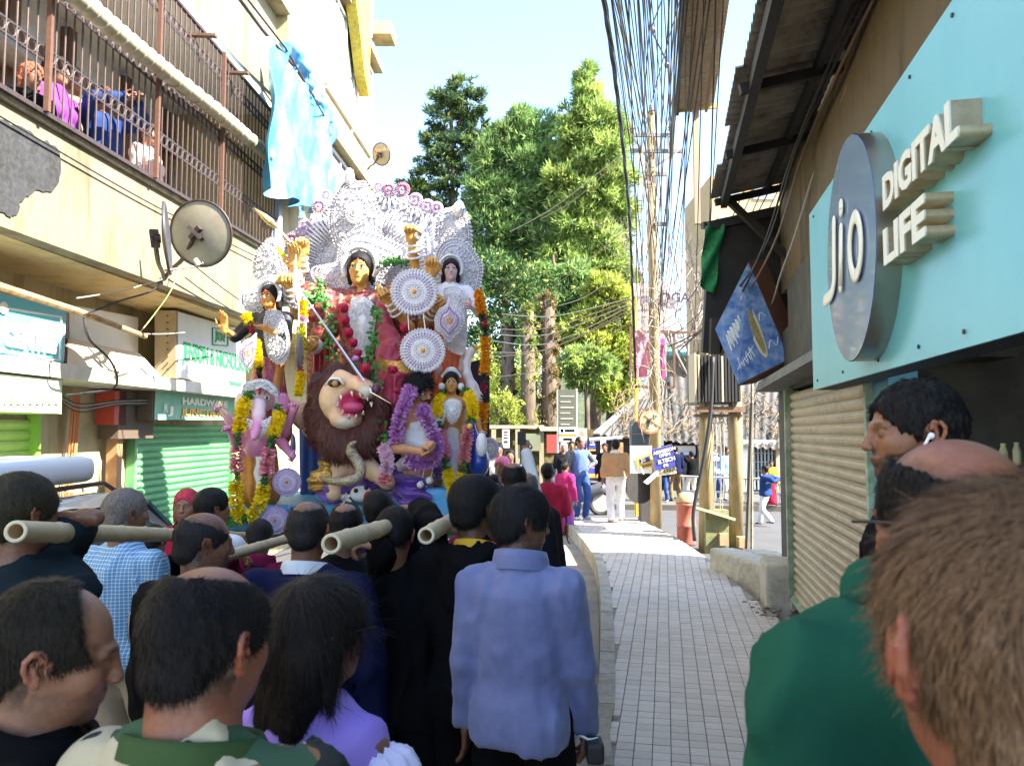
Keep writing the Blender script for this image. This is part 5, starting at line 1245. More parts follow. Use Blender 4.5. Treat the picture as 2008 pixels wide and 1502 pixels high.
for k, x in enumerate((968,1015,1062)):
    m = MB(); a = P(x, 905, 23.8); m.bar(V3(a.x,a.y,.1), V3(a.x,a.y,P(x,842,23.8).z), .14, .12, up=(0,1,0)); m.build('pier', pm('pier_stone', (.28,.24,.15), .9, bump=(12,.5,.01)), CW)
def poster(name, label, x0, y0, x1, y1, Y, col, lines, tilt=0, th=.03, mat2=None, cat='poster', rot=None):
    t = thing(name, label, cat, P((x0+x1)/2, y1, Y)); m = MB(); pbox(m, x0, y0, x1, y1, Y, th); m.build('sheet', pm('sheet_%d_%d_%d' % tuple(int(c*100) for c in col), col, .6, var=(3,.25,tuple(c*.7 for c in col))), t)
    for (lx0, ly0, lx1, ly1, c) in lines:
        m = MB(); pbox(m, lx0, ly0, lx1, ly1, Y-.012, .011); m.build('printed_patch', pm('print_%d_%d_%d' % tuple(int(v*100) for v in c), c, .6), t)
    return t
BLU = (.03,.05,.30); ORG = (.70,.30,.04); REDc = (.5,.03,.04); BLKc = (.02,.02,.02); PNK = (.65,.20,.28); WHc = (.72,.72,.7)
nb_ = poster('notice_board', 'tall dark notice board with pale rows of text standing above the wall', 1095, 764, 1130, 866, 22.5, (.085,.085,.06), [(1099,776+i*11,1126-(i*7)%13,778+i*11,(.42,.40,.3)) for i in range(6)]+[(1096,838,1130,851,WHc),(1099,841,1105,848,REDc),(1107,842,1127,847,BLKc),(1096,853,1130,856,ORG),(1096,857,1130,866,(.8,.8,.75)),(1104,859,1122,864,(.2,.15,.5))], cat='sign')
m = MB(); a = P(1094,850,22.5); m.bar(V3(a.x,22.53,.1), V3(a.x,22.53,P(1094,764,22.5).z), .05,.05, up=(0,1,0)); a = P(1131,850,22.5); m.bar(V3(a.x,22.53,.1), V3(a.x,22.53,P(1131,762,22.5).z), .05,.05, up=(0,1,0)); m.build('posts', WF, nb_)
poster('poster', 'white poster strip with black writing tied to the stone wall', 985, 842, 999, 878, 23.7, WHc, [(988,845,996,849,REDc),(988,852,996,854,BLKc),(988,857,996,860,BLKc),(988,864,996,868,BLKc)])
poster('poster', 'poster showing faces beside the notice board', 1134, 840, 1151, 888, 22.6, (.6,.5,.5), [(1137,844,1142,853,(.4,.2,.12)),(1143,846,1148,855,(.45,.24,.15)),(1136,858,1150,864,(.7,.7,.75)),(1136,868,1150,886,BLU)])
poster('poster', 'small navy poster with white lines at the kiosk', 1154, 858, 1168, 880, 22.6, BLU, [(1156,861,1166,863,WHc),(1157,866,1165,868,WHc),(1156,871,1166,873,WHc),(1154,881,1168,884,ORG)])
poster('shop_counter', 'kiosk counter covered in pink and blue printed sheets', 1148, 893, 1180, 938, 21.5, (.62,.25,.36), [(1150,896,1178,902,WHc),(1158,905,1178,914,(.6,.05,.2)),(1150,918,1172,927,BLU),(1150,930,1180,936,ORG)], th=.5, cat='counter')
poster('flex_banner', 'white and orange flex banner wrapped on the kiosk corner post', 1178, 862, 1188, 905, 21.8, (.75,.7,.6), [(1180,870,1187,880,REDc),(1180,886,1187,892,ORG)], cat='banner')
poster('red_tarpaulin', 'crumpled red plastic sheet hung on the wall left of the notice board', 1072, 852, 1094, 888, 23.4, (.30,.05,.04), [], cat='tarpaulin')
poster('green_sheet', 'greyish green cloth pinned on the stone wall', 1030, 850, 1060, 884, 23.65, (.17,.19,.12), [], cat='cloth')
# corrugated shed with dry creepers
SHD = thing('shed', 'long low shed with a sagging corrugated roof covered in dry creepers', 'shed', P(1380, 950, 24.5))
RG = pm('grey_corrugated', (.065,.062,.062), .8, .1, var=[(2,.7,(.03,.028,.026)),(8,.5,(.11,.095,.07))])
def rquad(a, b, c, d, n, amp=.03, name='roof_sheet', mat=RG):   # a,b eave ; d,c ridge
    m = MB(); L = (b-a).length; k = int(L/.11*4); m.grid(lambda u, v: a.lerp(b, v).lerp(d.lerp(c, v), u)+V3(0,0,amp*sin(v*L/.11*pi)), 3, k); m.build(name, mat, SHD, True)
rquad(P(1168,852,22.5), P(1330,866,22.8), P(1318,745,27), P(1262,762,27), 1)
rquad(P(1325,868,22.8), P(1548,882,22.2), P(1560,735,27), P(1312,740,27), 1)
m = MB(); m.bar(P(1170,850,22.4), P(1268,765,26.8), .22, .05); m.build('barge_board', pm('pale_tin', (.42,.42,.40), .5, .3), SHD)
m = MB(); m.box(P(1170,850,24).x, 24.6, .1, P(1600,850,24).x, 25.0, 1.9); m.build('back_wall', BLK, SHD)
m = MB(); pbox(m, 1318, 874, 1372, 885, 23.0, .05); m.build('wall_panel', pm('panel_pinkgrey', (.55,.50,.50), .6, bump=(8,.4,.01), stretch=(6,1,1)), SHD)
m = MB(); pbox(m, 1374, 874, 1432, 890, 23.0, .05); m.build('wall_panel', MATS['panel_pinkgrey'], SHD)
m = MB(); pbox(m, 1318, 886, 1432, 892, 22.9, .5); m.build('counter', pm('counter_blue', (.3,.38,.45), .5), SHD)
m = MB(); pbox(m, 1318, 893, 1460, 975, 23.2, .05); m.build('dark_front', DKWALL, SHD)
m = MB(); pbox(m, 1458, 863, 1526, 873, 22.6, .3); m.build('lintel', WHITE, SHD)
m = MB(); pbox(m, 1458, 874, 1468, 975, 22.6, .3); m.build('pillar', WHITE, SHD)
m = MB(); pbox(m, 1524, 863, 1545, 985, 22.6, .3); m.build('pillar', pm('pillar_sand', (.35,.28,.2), .8), SHD)
g_ = MB(); pbox(g_, 1468, 873, 1524, 965, 22.8, .05); wn = g_.build('window', pm('dark_glass', (.03,.05,.06), .2), SHD)
for i in range(8):
    m = MB(); x = 1472+i*7; pbox(m, x, 876, x+1.4, 960, 22.7, .03); m.build('grille_bar', pm('bar_grey', (.25,.27,.28), .5), wn)
for y in (888, 905, 922):
    m = MB(); pbox(m, 1469, y, 1523, y+1.4, 22.66, .03); m.build('grille_bar', MATS['bar_grey'], wn)
# dry creepers on the roof
R_ = np.random.RandomState(4); m = MB(); m2 = MB()
def vine(k):
    x = R_.uniform(1190,1540); y = R_.uniform(790,868); pts = []; Y = 22.2+(868-y)/120*4.2
    for i in range(7):
        pts.append(P(x, y, Y-.08-.12*R_.rand())); x += R_.normal(0,9); y -= R_.uniform(-4,14); Y = 22.2+(868-y)/120*4.2
        if y < 752 or x < 1180 or x > 1560: break
    if len(pts) > 2: (m if k % 3 else m2).tube(catmull(pts, 3), R_.uniform(.006,.018), 4)
for k in range(150): vine(k)
o = m.build('dry_creeper', pm('dry_vine', (.16,.11,.055), .9), SHD); o['kind'] = 'stuff'; o = m2.build('dark_creeper', pm('dark_vine', (.07,.06,.05), .9), SHD); o['kind'] = 'stuff'
# kiosk under the small roof
m = MB(); m.box(P(1172,868,23).x, 23.4, .1, P(1300,868,23).x, 23.6, 1.7); one('kiosk', 'small dark kiosk under the eave with an orange blanket beside the road', 'kiosk', m, BLK)
m = MB(); pbox(m, 1202, 868, 1222, 900, 21.9, .3); one('orange_blanket', 'orange printed blanket hanging at the kiosk corner', 'blanket', m, pm('blanket', (.50,.12,.05), .9, var=(6,.6,(.65,.35,.15))))
m = MB(); m.tube([P(1156,862,21.9), P(1220,858,21.9)], .05, 8); one('awning_pipe', 'pale pipe across the front of the kiosk', 'pipe', m, pm('pipe_pale', (.5,.55,.55), .5))
# distant buildings
def house(label, x0, y0, x1, y1, Y, col, rows, colsn, roof=None):
    a = P(x0, y1, Y); b = P(x1, y0, Y); t = thing('house', label, 'house', ((a.x+b.x)/2, Y, 0)); m = MB(); m.box(a.x, Y, 0, b.x, Y+5, b.z); m.build('wall', pm('hw_%d_%d_%d' % tuple(int(v*100) for v in col), col, .8, var=(1,.3,tuple(v*.8 for v in col))), t)
    for r in range(rows):
        for c in range(colsn):
            w_ = (b.x-a.x)/colsn; h_ = (b.z-a.z)/rows; m = MB(); x = a.x+w_*(c+.2); z = a.z+h_*(r+.3); m.box(x, Y-.05, z, x+w_*.6, Y+.02, z+h_*.5); m.build('window', PANE, t)
    if roof:
        m = MB(); m.hexa([(a.x-.3,Y-.4,b.z),(b.x+.3,Y-.4,b.z),(b.x+.3,Y+5,b.z+.1),(a.x-.3,Y+5,b.z+.1),(a.x-.3,Y-.4,b.z+.15),(b.x+.3,Y-.4,b.z+.15),(b.x+.3,Y+5,b.z+1.2),(a.x-.3,Y+5,b.z+1.2)]); m.build('roof', roof, t)
house('pale pink distant block glimpsed between the ivy clad trunks', 1046, 655, 1082, 850, 44, (.62,.48,.46), 5, 2, pm('roof_red', (.4,.12,.08), .8))
house('small greenish house behind the left end of the stone wall', 950, 808, 1000, 850, 36, (.28,.30,.16), 1, 3)
house('white upper storey far behind the wire frame', 1300, 705, 1355, 790, 38, (.60,.58,.52), 2, 3, pm('roof_green', (.15,.35,.22), .8))
house('pale distant buildings on the ridge left of the black pent roof', 1268, 640, 1345, 700, 50, (.55,.50,.52), 2, 4)
house('pale orange house standing behind the canopy post', 1395, 345, 1600, 480, 33, (.55,.36,.18), 2, 3)
m = MB()
for i in range(11):
    a = P(1042+i*4.0, 845, 28); m.bar(P(1042+i*4.4, 848, 28), P(1050+i*4.0, 786, 28), .035, .03)
one('red_lattice', 'pink and red diagonal lattice screen beyond the ivy clad trunks', 'screen', m, pm('lattice_red', (.45,.16,.18), .7))
# railing on the far pavement
RL = thing('railing', 'grey pipe railing along the far pavement behind the poles', 'railing', P(1420, 975, 20)); RC = pm('rail_paint', (.38,.40,.40), .5)
for y in (938, 966, 985): 
    m = MB(); m.tube([P(1335, y-4, 19.6), P(1700, y+8, 17.8)], .028, 6); m.build('rail', RC, RL)
for x in (1340, 1400, 1462, 1530, 1600, 1680):
    Y = 19.6-(x-1335)/365*1.8; m = MB(); a = P(x, 934+(x-1335)*.035, Y); m.bar(V3(a.x,a.y,.1), a, .05, .05, up=(0,1,0)); m.build('rail_post', RC, RL)

# ---------------------------------------------------------------- poles, transformer, signs on the footpath end
POLE = pm('pole_paint', (.30,.22,.10), .7, var=[(3,.7,(.16,.13,.06)),(14,.4,(.42,.36,.24))], bump=(30,.3,.003), stretch=(1,1,.3))
UP = thing('utility_pole', 'steel utility pole with cross arms and a thick knot of cables', 'utility pole', (P(1284,1030,14.2).x, 14.2, 0))
m = MB(); a = P(1287,1030,14.2); b = P(1277,222,14.2); m.tube([V3(a.x,14.2,0), a.lerp(b,.6), b], [.11,.095,.075], 10); m.build('pole', POLE, UP, True)
for (x0,y0,x1,y1) in ((1240,265,1316,266),(1236,296,1338,297),(1286,342,1308,342),(1284,440,1308,440),(1262,590,1325,592)):
    m = MB(); m.bar(P(x0,y0,14.1), P(x1,y1,14.1), .05, .07); m.build('cross_arm', pm('arm_grey', (.18,.17,.18), .6), UP)
for (x0,y0,x1,y1) in ((1308,342,1308,440),(1240,268,1276,320),(1338,292,1280,330),(1308,268,1312,300)):
    m = MB(); m.bar(P(x0,y0,14.05), P(x1,y1,14.05), .03, .03, up=(0,1,0)); m.build('stay', MATS['arm_grey'], UP)
INS = pm('insulator', (.20,.14,.12), .25)
for (x, y) in ((1240,253),(1278,218),(1315,250),(1275,300),(1268,345),(1272,362)):
    m = MB(); p = P(x, y+8, 14.05); m.lathe(p, [(.03,0),(.05,.03),(.03,.05),(.055,.08),(.03,.10),(.035,.13),(.0,.15)], 10); m.build('insulator', INS, UP)
YP = pm('yellow_paint', (.72,.42,.02), .5, var=(8,.3,(.55,.3,.02)))
m = MB(); a = PG(1248,1012,FZ); m.tube([a, P(1246,585,a.y)], .035, 10); one('yellow_pole', 'thin bright yellow pole left of the utility pole', 'pole', m, YP)
m = MB(); m.tube([P(1237,590,14.6), P(1231,440,14.3), P(1235,760,14.7)][1:], .03, 8)
FRM = thing('hoarding_structure', 'rusty rectangular hoarding frame with a torn pink banner tangled in cables', 'frame', P(1280, 760, 14.9))
for (x0,y0,x1,y1) in ((1236,640,1237,758),(1237,758,1322,760),(1322,650,1322,760),(1237,650,1322,652),(1322,652,1368,652),(1262,722,1322,724)):
    m = MB(); m.bar(P(x0,y0,14.9), P(x1,y1,14.9), .04, .05); m.build('frame_bar', RUST, FRM)
m = MB(); A_, B_, C_, D_ = P(1242,652,15.), P(1296,655,15.), P(1292,736,15.), P(1246,740,15.)
m.grid(lambda u, v: A_.lerp(B_,u).lerp(D_.lerp(C_,u),v)+V3(.02*sin(v*20),.06*sin(u*12+v*6),0), 14, 10); m.build('pink_banner', pm('banner_pink', (.50,.16,.25), .7, var=(4,.5,(.7,.4,.42))), FRM, True)
m = MB(); pbox(m, 1296, 664, 1303, 742, 15.02, .02); m.build('pink_strip', pm('strip_magenta', (.65,.05,.25), .7), FRM)
yb = poster('yoga_board', 'pale pink board reading yoga fixed high on the pole behind cables', 1243, 556, 1322, 652, 15.6, (.55,.42,.42), [(1248,640,1320,648,(.5,.25,.28))], cat='sign')
text('YOGA', .27, P(1279,592,15.55), (1,0,0), (0,0,1), pm('print_dark', (.05,.03,.05), .6), .004, parent=yb, bold=.008)
m = MB(); 
for (x0,y0,x1,y1) in ((1255,574,1307,570),(1307,570,1309,594),(1309,594,1256,600),(1256,600,1255,574)): m.bar(P(x0,y0,15.56), P(x1,y1,15.56), .02, .012)
m.build('word_border', MATS['print_dark'], yb)
# circular traffic sign : curved arrow, struck through
TSG = thing('traffic_sign', 'round yellowed no right turn sign with orange rim on the pole', 'traffic sign', P(1275, 870, 13.9)); ct = P(1275,826,13.9); rs = .228
ny = V3(0,-1,0)
m = MB(); m.lathe(ct-ny*.01, [(rs,0),(rs,.012)], 36, ny); m.build('rim', pm('sign_rim', (.45,.17,.08), .5, var=(7,.5,(.35,.14,.07))), TSG)
m = MB(); m.lathe(ct+ny*.003, [(rs*.84,0),(rs*.84,.004)], 36, ny); m.build('face', pm('sign_face', (.66,.55,.32), .5, var=(6,.5,(.5,.38,.2))), TSG)
def tp(u, v, o=.011): return ct+V3(u*rs, -o, v*rs)
m = MB(); ce = [(-.16,-.62),(-.20,-.28),(-.17,-.02),(-.02,.18),(.18,.28),(.30,.32)]
q = catmull([tp(*c) for c in ce], 5)
for i in range(len(q)-1): m.bar(q[i], q[i+1]+(q[i+1]-q[i])*.15, .006, .055, up=(0,-1,0) if False else (1,0,.3))
m.prism([tp(.22,.58), tp(.58,.40), tp(.30,.08)], V3(0,-.003,0)); m.build('arrow', pm('sign_black', (.05,.05,.03), .6), TSG)
m = MB(); m.bar(tp(-.5,.5,.013), tp(.6,-.42,.013), .008, .016, up=(1,0,1)); m.build('slash', MATS['sign_rim'], TSG)
# dark metal box behind the sign, posters
BXM = pm('box_slate', (.07,.10,.13), .5, var=(4,.5,(.12,.16,.19)))
t = thing('metal_cabinet', 'slate grey metal cabinet on the pole behind the round sign', 'cabinet', P(1268, 872, 14.4)); m = MB(); pbox(m, 1236, 826, 1300, 874, 14.35, .12); m.build('door', BXM, t)
for (x0,y0,x1,y1) in ((1235,825,1301,829),(1235,850,1301,852),(1235,829,1239,874),(1296,829,1301,874)):
    m = MB(); pbox(m, x0, y0, x1, y1, 14.33, .02); m.build('edge_bar', pm('edge_steel', (.2,.22,.24), .5), t)
t = poster('poster', 'white admissions poster with a gold tilted logo hanging left of the blue one', 1236, 874, 1278, 928, 13.95, (.74,.74,.72), [])
m = MB(); m.prism([P(1246,899,13.93), P(1280,886,13.93), P(1282,914,13.93), P(1252,921,13.93)], V3(0,.008,0)); m.build('gold_patch', pm('gold_print', (.65,.40,.08), .5), t)
m = MB(); m.prism([P(1253,901,13.925), P(1274,893,13.925), P(1275,904,13.925), P(1256,909,13.925)], V3(0,.006,0)); m.build('logo_patch', pm('logo_navy', (.04,.05,.25), .5), t)
text('JIS', .085, P(1258,906,13.915), (1,0,.28), (-.2,0,1), WL, .003, parent=t, bold=.003); text('KALINGA', .05, P(1257,917,13.92), (1,0,.25), (-.2,0,1), MATS['sign_black'], .003, parent=t, bold=.001)
BPO = pm('poster_blue', (.06,.07,.38), .5)
t = thing('poster', 'blue admission open poster with white capitals and a cream strip below', 'poster', P(1300, 930, 13.85)); A_, B_, C_, D_ = P(1277,882,13.85), P(1318,871,13.8), P(1327,928,13.8), P(1287,934,13.85)
m = MB(); m.prism([A_, B_, C_, D_][::-1], V3(0,.02,0)); m.build('sheet', pm('poster_cream', (.72,.62,.45), .5), t)
m = MB(); m.prism([A_, B_, B_.lerp(C_,.76), A_.lerp(D_,.78)][::-1], V3(0,-.006,0)); m.build('blue_field', BPO, t)
rr_ = (B_-A_).normalized(); uu_ = (A_-D_).normalized()
def pt(s, u, v, sz, mat=WL, b=.003): text(s, sz, A_.lerp(B_,u).lerp(D_.lerp(C_,u),v)+V3(0,-.012,0), rr_, uu_, mat, .002, parent=t, bold=b)
pt('ADMISSION', .06, .21, .078); pt('OPEN', .30, .35, .078); pt('B.TECH', .20, .57, .095); pt('(IT)', .42, .70, .06); pt('7 49870', .12, .955, .105, MATS['sign_black'], .004)
m = MB(); m.prism([P(1262,945,13.8), P(1285,925,13.8), P(1290,932,13.8), P(1270,950,13.8)], V3(0,.03,0)); m.cyl(P(1262,930,13.78), P(1256,915,13.78), .012); one('loudspeaker', 'small white horn loudspeaker under the posters', 'loudspeaker', m, WHITE)
m = MB(); c = P(1252,955,14.3); m.lathe(c, [(0.0,0),(.20,.01),(.29,.05),(.30,.07),(.0,.075)], 28, (.3,-1,0), False); one('round_sign_back', 'black back of a round sign below the white poster', 'sign', m, BLK)
m = MB(); a = P(1266,1020,14.8); m.box(P(1258,990,14.6).x, 14.6, 0, P(1296,990,14.6).x, 15.0, P(1270,980,14.6).z); one('feeder_box', 'dark electric feeder box standing behind the utility pole', 'electric box', m, pm('feeder_dark', (.05,.045,.04), .6))
# transformer on twin poles
TRN = thing('transformer', 'black finned transformer mounted between two weathered poles', 'transformer', (P(1410,1065,12.4).x, 12.4, 0))
for k, (xb, yb_, xt, yt) in enumerate(((1384,1075,1384,640),(1444,1075,1440,640))):
    a = P(xb, yb_, 12.3); m = MB(); b = P(xt, yt, 12.3); m.tube([V3(a.x,12.3,0), b], [.115,.105], 12); m.build('pole', POLE, TRN, True)
m = MB(); pbox(m, 1368, 690, 1452, 792, 12.45, .7); m.build('tank', pm('tank_black', (.03,.03,.032), .5), TRN)
for i in range(14):
    m = MB(); x = 1363+i*6.6; pbox(m, x, 692+(i%3)*3, x+2.6, 788, 12.05, .42); m.build('fin', [MATS['tank_black'], pm('fin_pale', (.38,.33,.24), .6)][1 if i in (0,1,8) else 0], TRN)
m = MB(); pbox(m, 1366, 797, 1462, 808, 12.1, .12); m.build('beam', pm('beam_rust', (.20,.12,.07), .7, var=(8,.6,(.1,.06,.04))), TRN)
m = MB(); pbox(m, 1362, 812, 1456, 818, 12.15, .1); m.build('beam', MATS['beam_rust'], TRN)
for x in (1374,1396,1418,1440):
    m = MB(); p = P(x, 690, 12.5); m.lathe(p, [(.04,0),(.06,.03),(.035,.05),(.06,.08),(.035,.1),(.055,.13),(.02,.16),(.02,.22)], 10); m.build('bushing', INS, TRN)
t = thing('fuse_cabinet', 'mossy green steel cabinet standing against the left transformer pole', 'cabinet', P(1405,1078,12.0)); m = MB(); a = P(1384,1078,12.1); b = P(1428,1000,12.1); m.box(a.x, 12.08, 0, b.x, 12.4, b.z); m.build('case', pm('mossy_green', (.17,.19,.09), .8, var=[(4,.6,(.30,.22,.10)),(12,.5,(.08,.10,.05))], bump=(12,.4,.01)), t)
m = MB(); m.bar(P(1362,994,12.0), P(1440,1018,12.05), .1, .04); m.build('lid_edge', pm('plank_pale', (.4,.33,.22), .8), t)
for k, (x, y, w_, h_) in enumerate(((1412,1058,16,24),(1450,1064,18,20))):
    pthing('small_box', ['small rusty box at the foot of the green cabinet', 'small tan box at the foot of the right transformer pole'][k], 'box', x, y-h_/2, x+w_, y+h_/2, 12.0, .18, pm('box_tan', (.36,.25,.14), .8, var=(9,.5,(.2,.12,.07))))
m = MB(); m.tube(catmull([P(1398,700,12.0), P(1394,800,11.95), P(1380,900,11.9), P(1360,1000,11.9), P(1362,1060,11.95)], 5), .03, 8); one('thick_cable', 'thick black cable running down in front of the left transformer pole', 'cable', m, BK, smooth=True)
for k, (x0, x1) in enumerate(((1404,1400),(1410,1412),(1418,1416),(1396,1398))):
    cable('thin grey wire dropping between the two transformer poles', [P(x0,812,12.2), P((x0+x1)/2+3,900,12.1), P(x1,1000,12.1)], .008, GYC, 'wires between the transformer poles')
m = MB(); a = P(1462,1060,11.0); b = P(1474,790,11.0); m.tube([V3(a.x,11,0.), b], .03, 8); one('leaning_rod', 'thin dark rod leaning right of the transformer', 'rod', m, pm('rod_dark', (.10,.09,.07), .7))
m = MB(); a = P(1473,1060,11.2); b = P(1475,560,11.2); m.tube([V3(a.x,11.2,0.), b], .022, 8); one('stay_rod', 'pale thin stay rod right of the transformer', 'rod', m, pm('rod_pale', (.34,.3,.25), .7, var=(10,.8,(.1,.09,.07))))
# red domed litter bin
t = thing('litter_bin', 'faded red cylindrical litter bin with an ochre domed lid', 'litter bin', (P(1346,1060,13.0).x, 13.0, 0)); c = V3(P(1346,1060,13.0).x, 13.0, 0); zt_ = P(1346,965,13).z; zr = P(1346,985,13).z
m = MB(); m.lathe(c, [(.15,0),(.155,.05),(.155,.3),(.162,.31),(.162,.34),(.155,.35),(.158,zr-.06),(.168,zr-.05),(.168,zr)], 24); m.build('drum', pm('bin_red', (.42,.10,.06), .6, var=[(5,.5,(.30,.08,.08)),(20,.3,(.5,.2,.15))], bump=(10,.2,.01)), t, True)
m = MB(); m.lathe(c, [(.172,zr+.002),(.17,zr+.03),(.155,zr+.08),(.11,zt_-.02),(.05,zt_),(.0,zt_+.004)], 24); m.build('lid', pm('bin_lid', (.32,.24,.12), .7, var=(6,.5,(.45,.36,.2))), t, True)
# ---------------------------------------------------------------- overhead wires
WB = pm('wire_black', (.012,.012,.016), .5); WBR = pm('wire_brown', (.28,.20,.13), .6)
def wire(pts, r, mat, label, group, n=6): cable(label, pts, r, mat, group, 'overhead_wire', n, 'wire', 4)
for k, (x0, x1, y1, r) in enumerate(((1182,1243,300,.006),(1196,1250,330,.006),(1206,1254,262,.008),(1214,1262,262,.006),(1222,1266,262,.011),(1231,1270,262,.006),(1240,1272,300,.006),(1249,1276,262,.012),(1258,1280,300,.006),(1311,1312,252,.009),(1300,1318,256,.006),(1268,1300,262,.005),(1330,1300,560,.006),(1344,1290,560,.006),(1352,1285,560,.007),(1372,1300,620,.006),(1388,1290,640,.006),(1262,1284,300,.006),(1272,1290,330,.005),(1290,1286,420,.005),(1318,1310,500,.006),(1336,1294,600,.008),(1360,1330,640,.006),(1380,1360,700,.006),(1404,1384,690,.008),(1420,1375,720,.006),(1396,1300,640,.007))):
    a = P(x0, -30, 5.2); b = P(x1, y1, 14.1); mid = a.lerp(b, .55)+V3(0,0,-.10-.03*(k % 4)); wire([a, mid, b], r*(.8 if k < 12 else .9), WB, 'black overhead wire running along the street to the utility pole' if k < 12 else 'dark overhead wire slanting past the brown canopy to the cable knot', 'street wires' if k < 12 else 'slanting wires by the canopy')
for k in range(26):
    x0 = random.uniform(1192,1350); a = P(x0, -30, random.uniform(5,7)); b = P(1243+random.random()*82, random.choice((262,300,420,560,640)), 14.0); wire([a, a.lerp(b,.5)+V3(random.uniform(-.1,.1),0,-random.uniform(.05,.35)), b], .0055, [WB, WB, GYC][k % 3], 'thin wire in the curtain of cables falling to the utility pole', 'curtain of thin wires')
# heavy twisted bundle
pts = catmull([P(1180,-30,5.5), P(1212,200,8.), P(1234,420,11.), P(1240,560,13.), P(1247,760,14.0)], 8)
m = MB(); 
for s_ in range(3): m.tube([p+V3(.014*cos(i*1.1+s_*2.1), 0, .014*sin(i*1.1+s_*2.1)) for i, p in enumerate(pts)], .013, 5)
one('twisted_cable', 'heavy black twisted cable bundle hanging left of the utility pole', 'cable', m, WB)
for k in range(16):
    x0 = 1246+random.uniform(0,56); x1 = 1262+random.uniform(-22,40)
    wire([P(x0, 262+random.uniform(0,60), 14.0), P((x0+x1)/2+random.uniform(-7,7), 430, 13.9+random.uniform(-.2,.2)), P(x1, 600+random.uniform(-30,60), 13.9)], .006, WBR if k % 3 else WB, 'tan service wire hanging down beside the utility pole', 'service wires on the utility pole', 4)
for k in range(9):
    m = MB(); c = P(1262+random.uniform(-12,30), 580+k*19, 13.85); r = random.uniform(.08,.22); m.tube([c+V3(r*cos(a)*random.uniform(.8,1.2), .03*sin(3*a), r*.7*sin(a)) for a in np.linspace(0,2*pi,15)[:-1]], .008, 4, closed=True)
    one('cable_coil', 'loose coil of tan cable tied to the utility pole', 'cable coil', m, WBR if k % 2 else GYC, 'coils on the utility pole')
for k in range(24):
    x = 1272+random.gauss(0,16); y = 560+random.uniform(0,180); pts = [P(x, y, 13.85)]
    for i in range(4): x += random.gauss(0,14); y += random.uniform(8,46); pts.append(P(min(max(x,1238),1325), y, 13.8+random.uniform(-.15,.15)))
    wire(pts, .006, WBR if k % 2 else GYC, 'tangled tan cable end around the utility pole', 'tangle on the utility pole', 4)
for k, (x0, y0, x1, y1, sg_) in enumerate(((1238,588,968,645,.5),(1236,596,965,655,.6),(1240,606,960,690,.7),(1238,600,965,668,.8),(1242,612,962,700,.5),(1236,585,985,616,.4),(1238,630,965,740,.6),(1236,520,1095,600,.3),(1240,440,960,640,.3),(1222,300,1000,455,.3),(1220,310,1060,430,.3))):
    a = P(x0, y0, 14.0); b = P(x1, y1, 22); wire([a, a.lerp(b,.5)+V3(0,0,-sg_*.5), b], .010, [WBR, GYC][k % 2], 'pale cable stretching from the utility pole across the trees to the left', 'cables across the trees')
for k in range(6):
    a = P(1480+k*14, 330+k*6, 8.3); b = P(1292+k*5, 640+k*9, 13.8); wire([a, a.lerp(b,.5)+V3(0,0,-.35-.1*(k%3)), b], .008, [WB, GYC, WBR][k % 3], 'drooping cable from under the tin canopy to the cable knot', 'drooping cables right')
m = MB(); m.tube([P(1298,0,12), P(1276,58,12), P(1308,122,12)], .014, 5); one('stay_wire', 'kinked stay wire high between the overhead wires', 'wire', m, WB)
for (x, y) in ((1281,60),(1308,128)):
    m = MB(); m.ball(P(x,y,11.95), .05, 8, 6); one('wire_clamp', ['upper dark clamp on the kinked stay wire', 'lower dark clamp on the kinked stay wire'][x > 1300], 'clamp', m, INS)
# ---------------------------------------------------------------- the float: platform, silver backdrop, clay idols
PB = pm('platform_blue', (.10,.38,.66), .55, var=[(4,.5,(.18,.48,.72)),(14,.3,(.06,.25,.5))], bump=(20,.2,.005))
Z0 = P(600, 990, 6.2).z
FL = thing('idol_platform', 'pale blue painted wooden platform carried on bamboo poles under the idols', 'platform', (P(700,990,6.2).x, 6.3, Z0-.22))
xl = P(436,990,6.2).x; xr = P(968,990,6.2).x
m = MB(); m.box(xl, 6.2, Z0-.20, xr, 7.6, Z0); m.build('deck', PB, FL)
m = MB(); m.box(xl-.01, 6.16, Z0-.11, xr, 6.198, Z0-.04); m.build('front_rail', pm('platform_blue_dark', (.06,.26,.5), .5), FL)
m = MB(); m.box(xl, 6.22, Z0-.27, xr, 7.5, Z0-.205); m.build('green_underframe', pm('frame_green', (.03,.2,.08), .6), FL)
S = Sdf(); a = P(812,1018,6.05); b = P(902,958,6.05); S.box(((a.x+b.x)/2, 6.2, (a.z+b.z)/2), ((b.x-a.x)/2, .16, (b.z-a.z)/2), .03); V_, F_ = S.mesh(.018)
link('corner_block', fast_mesh('corner_block', V_-np.array(FL.location), F_, True, None, PB), FL)
for x in (445, 610, 800, 955):
    p = P(x, 1030, 6.9); m = MB(); m.bar((p.x,6.9,0), (p.x,6.9,Z0-.27), .07,.07, up=(0,1,0)); m.build('leg', BLK, FL)
SIL = pm('silver_foil', (.74,.73,.75), .36, .20, var=[(6,.35,(.50,.49,.54)),(30,.3,(.8,.8,.82))], bump=[(70,.6,.006),(200,.3,.002)])
SILB = pm('foil_ground', (.50,.48,.54), .4, .35, var=[(9,.6,(.52,.50,.55)),(30,.4,(.22,.2,.26))], bump=(60,.6,.006))  # darker than the raised foil: crevice shade put into the ground colour
SILW = pm('shola_white', (.78,.75,.76), .5, .05, var=(14,.4,(.62,.56,.66)), bump=(90,.4,.003))
LAV = pm('shola_lavender', (.52,.36,.58), .6, var=(20,.4,(.66,.55,.7))); SLV = 1; MAU = pm('shola_mauve', (.38,.16,.24), .6)
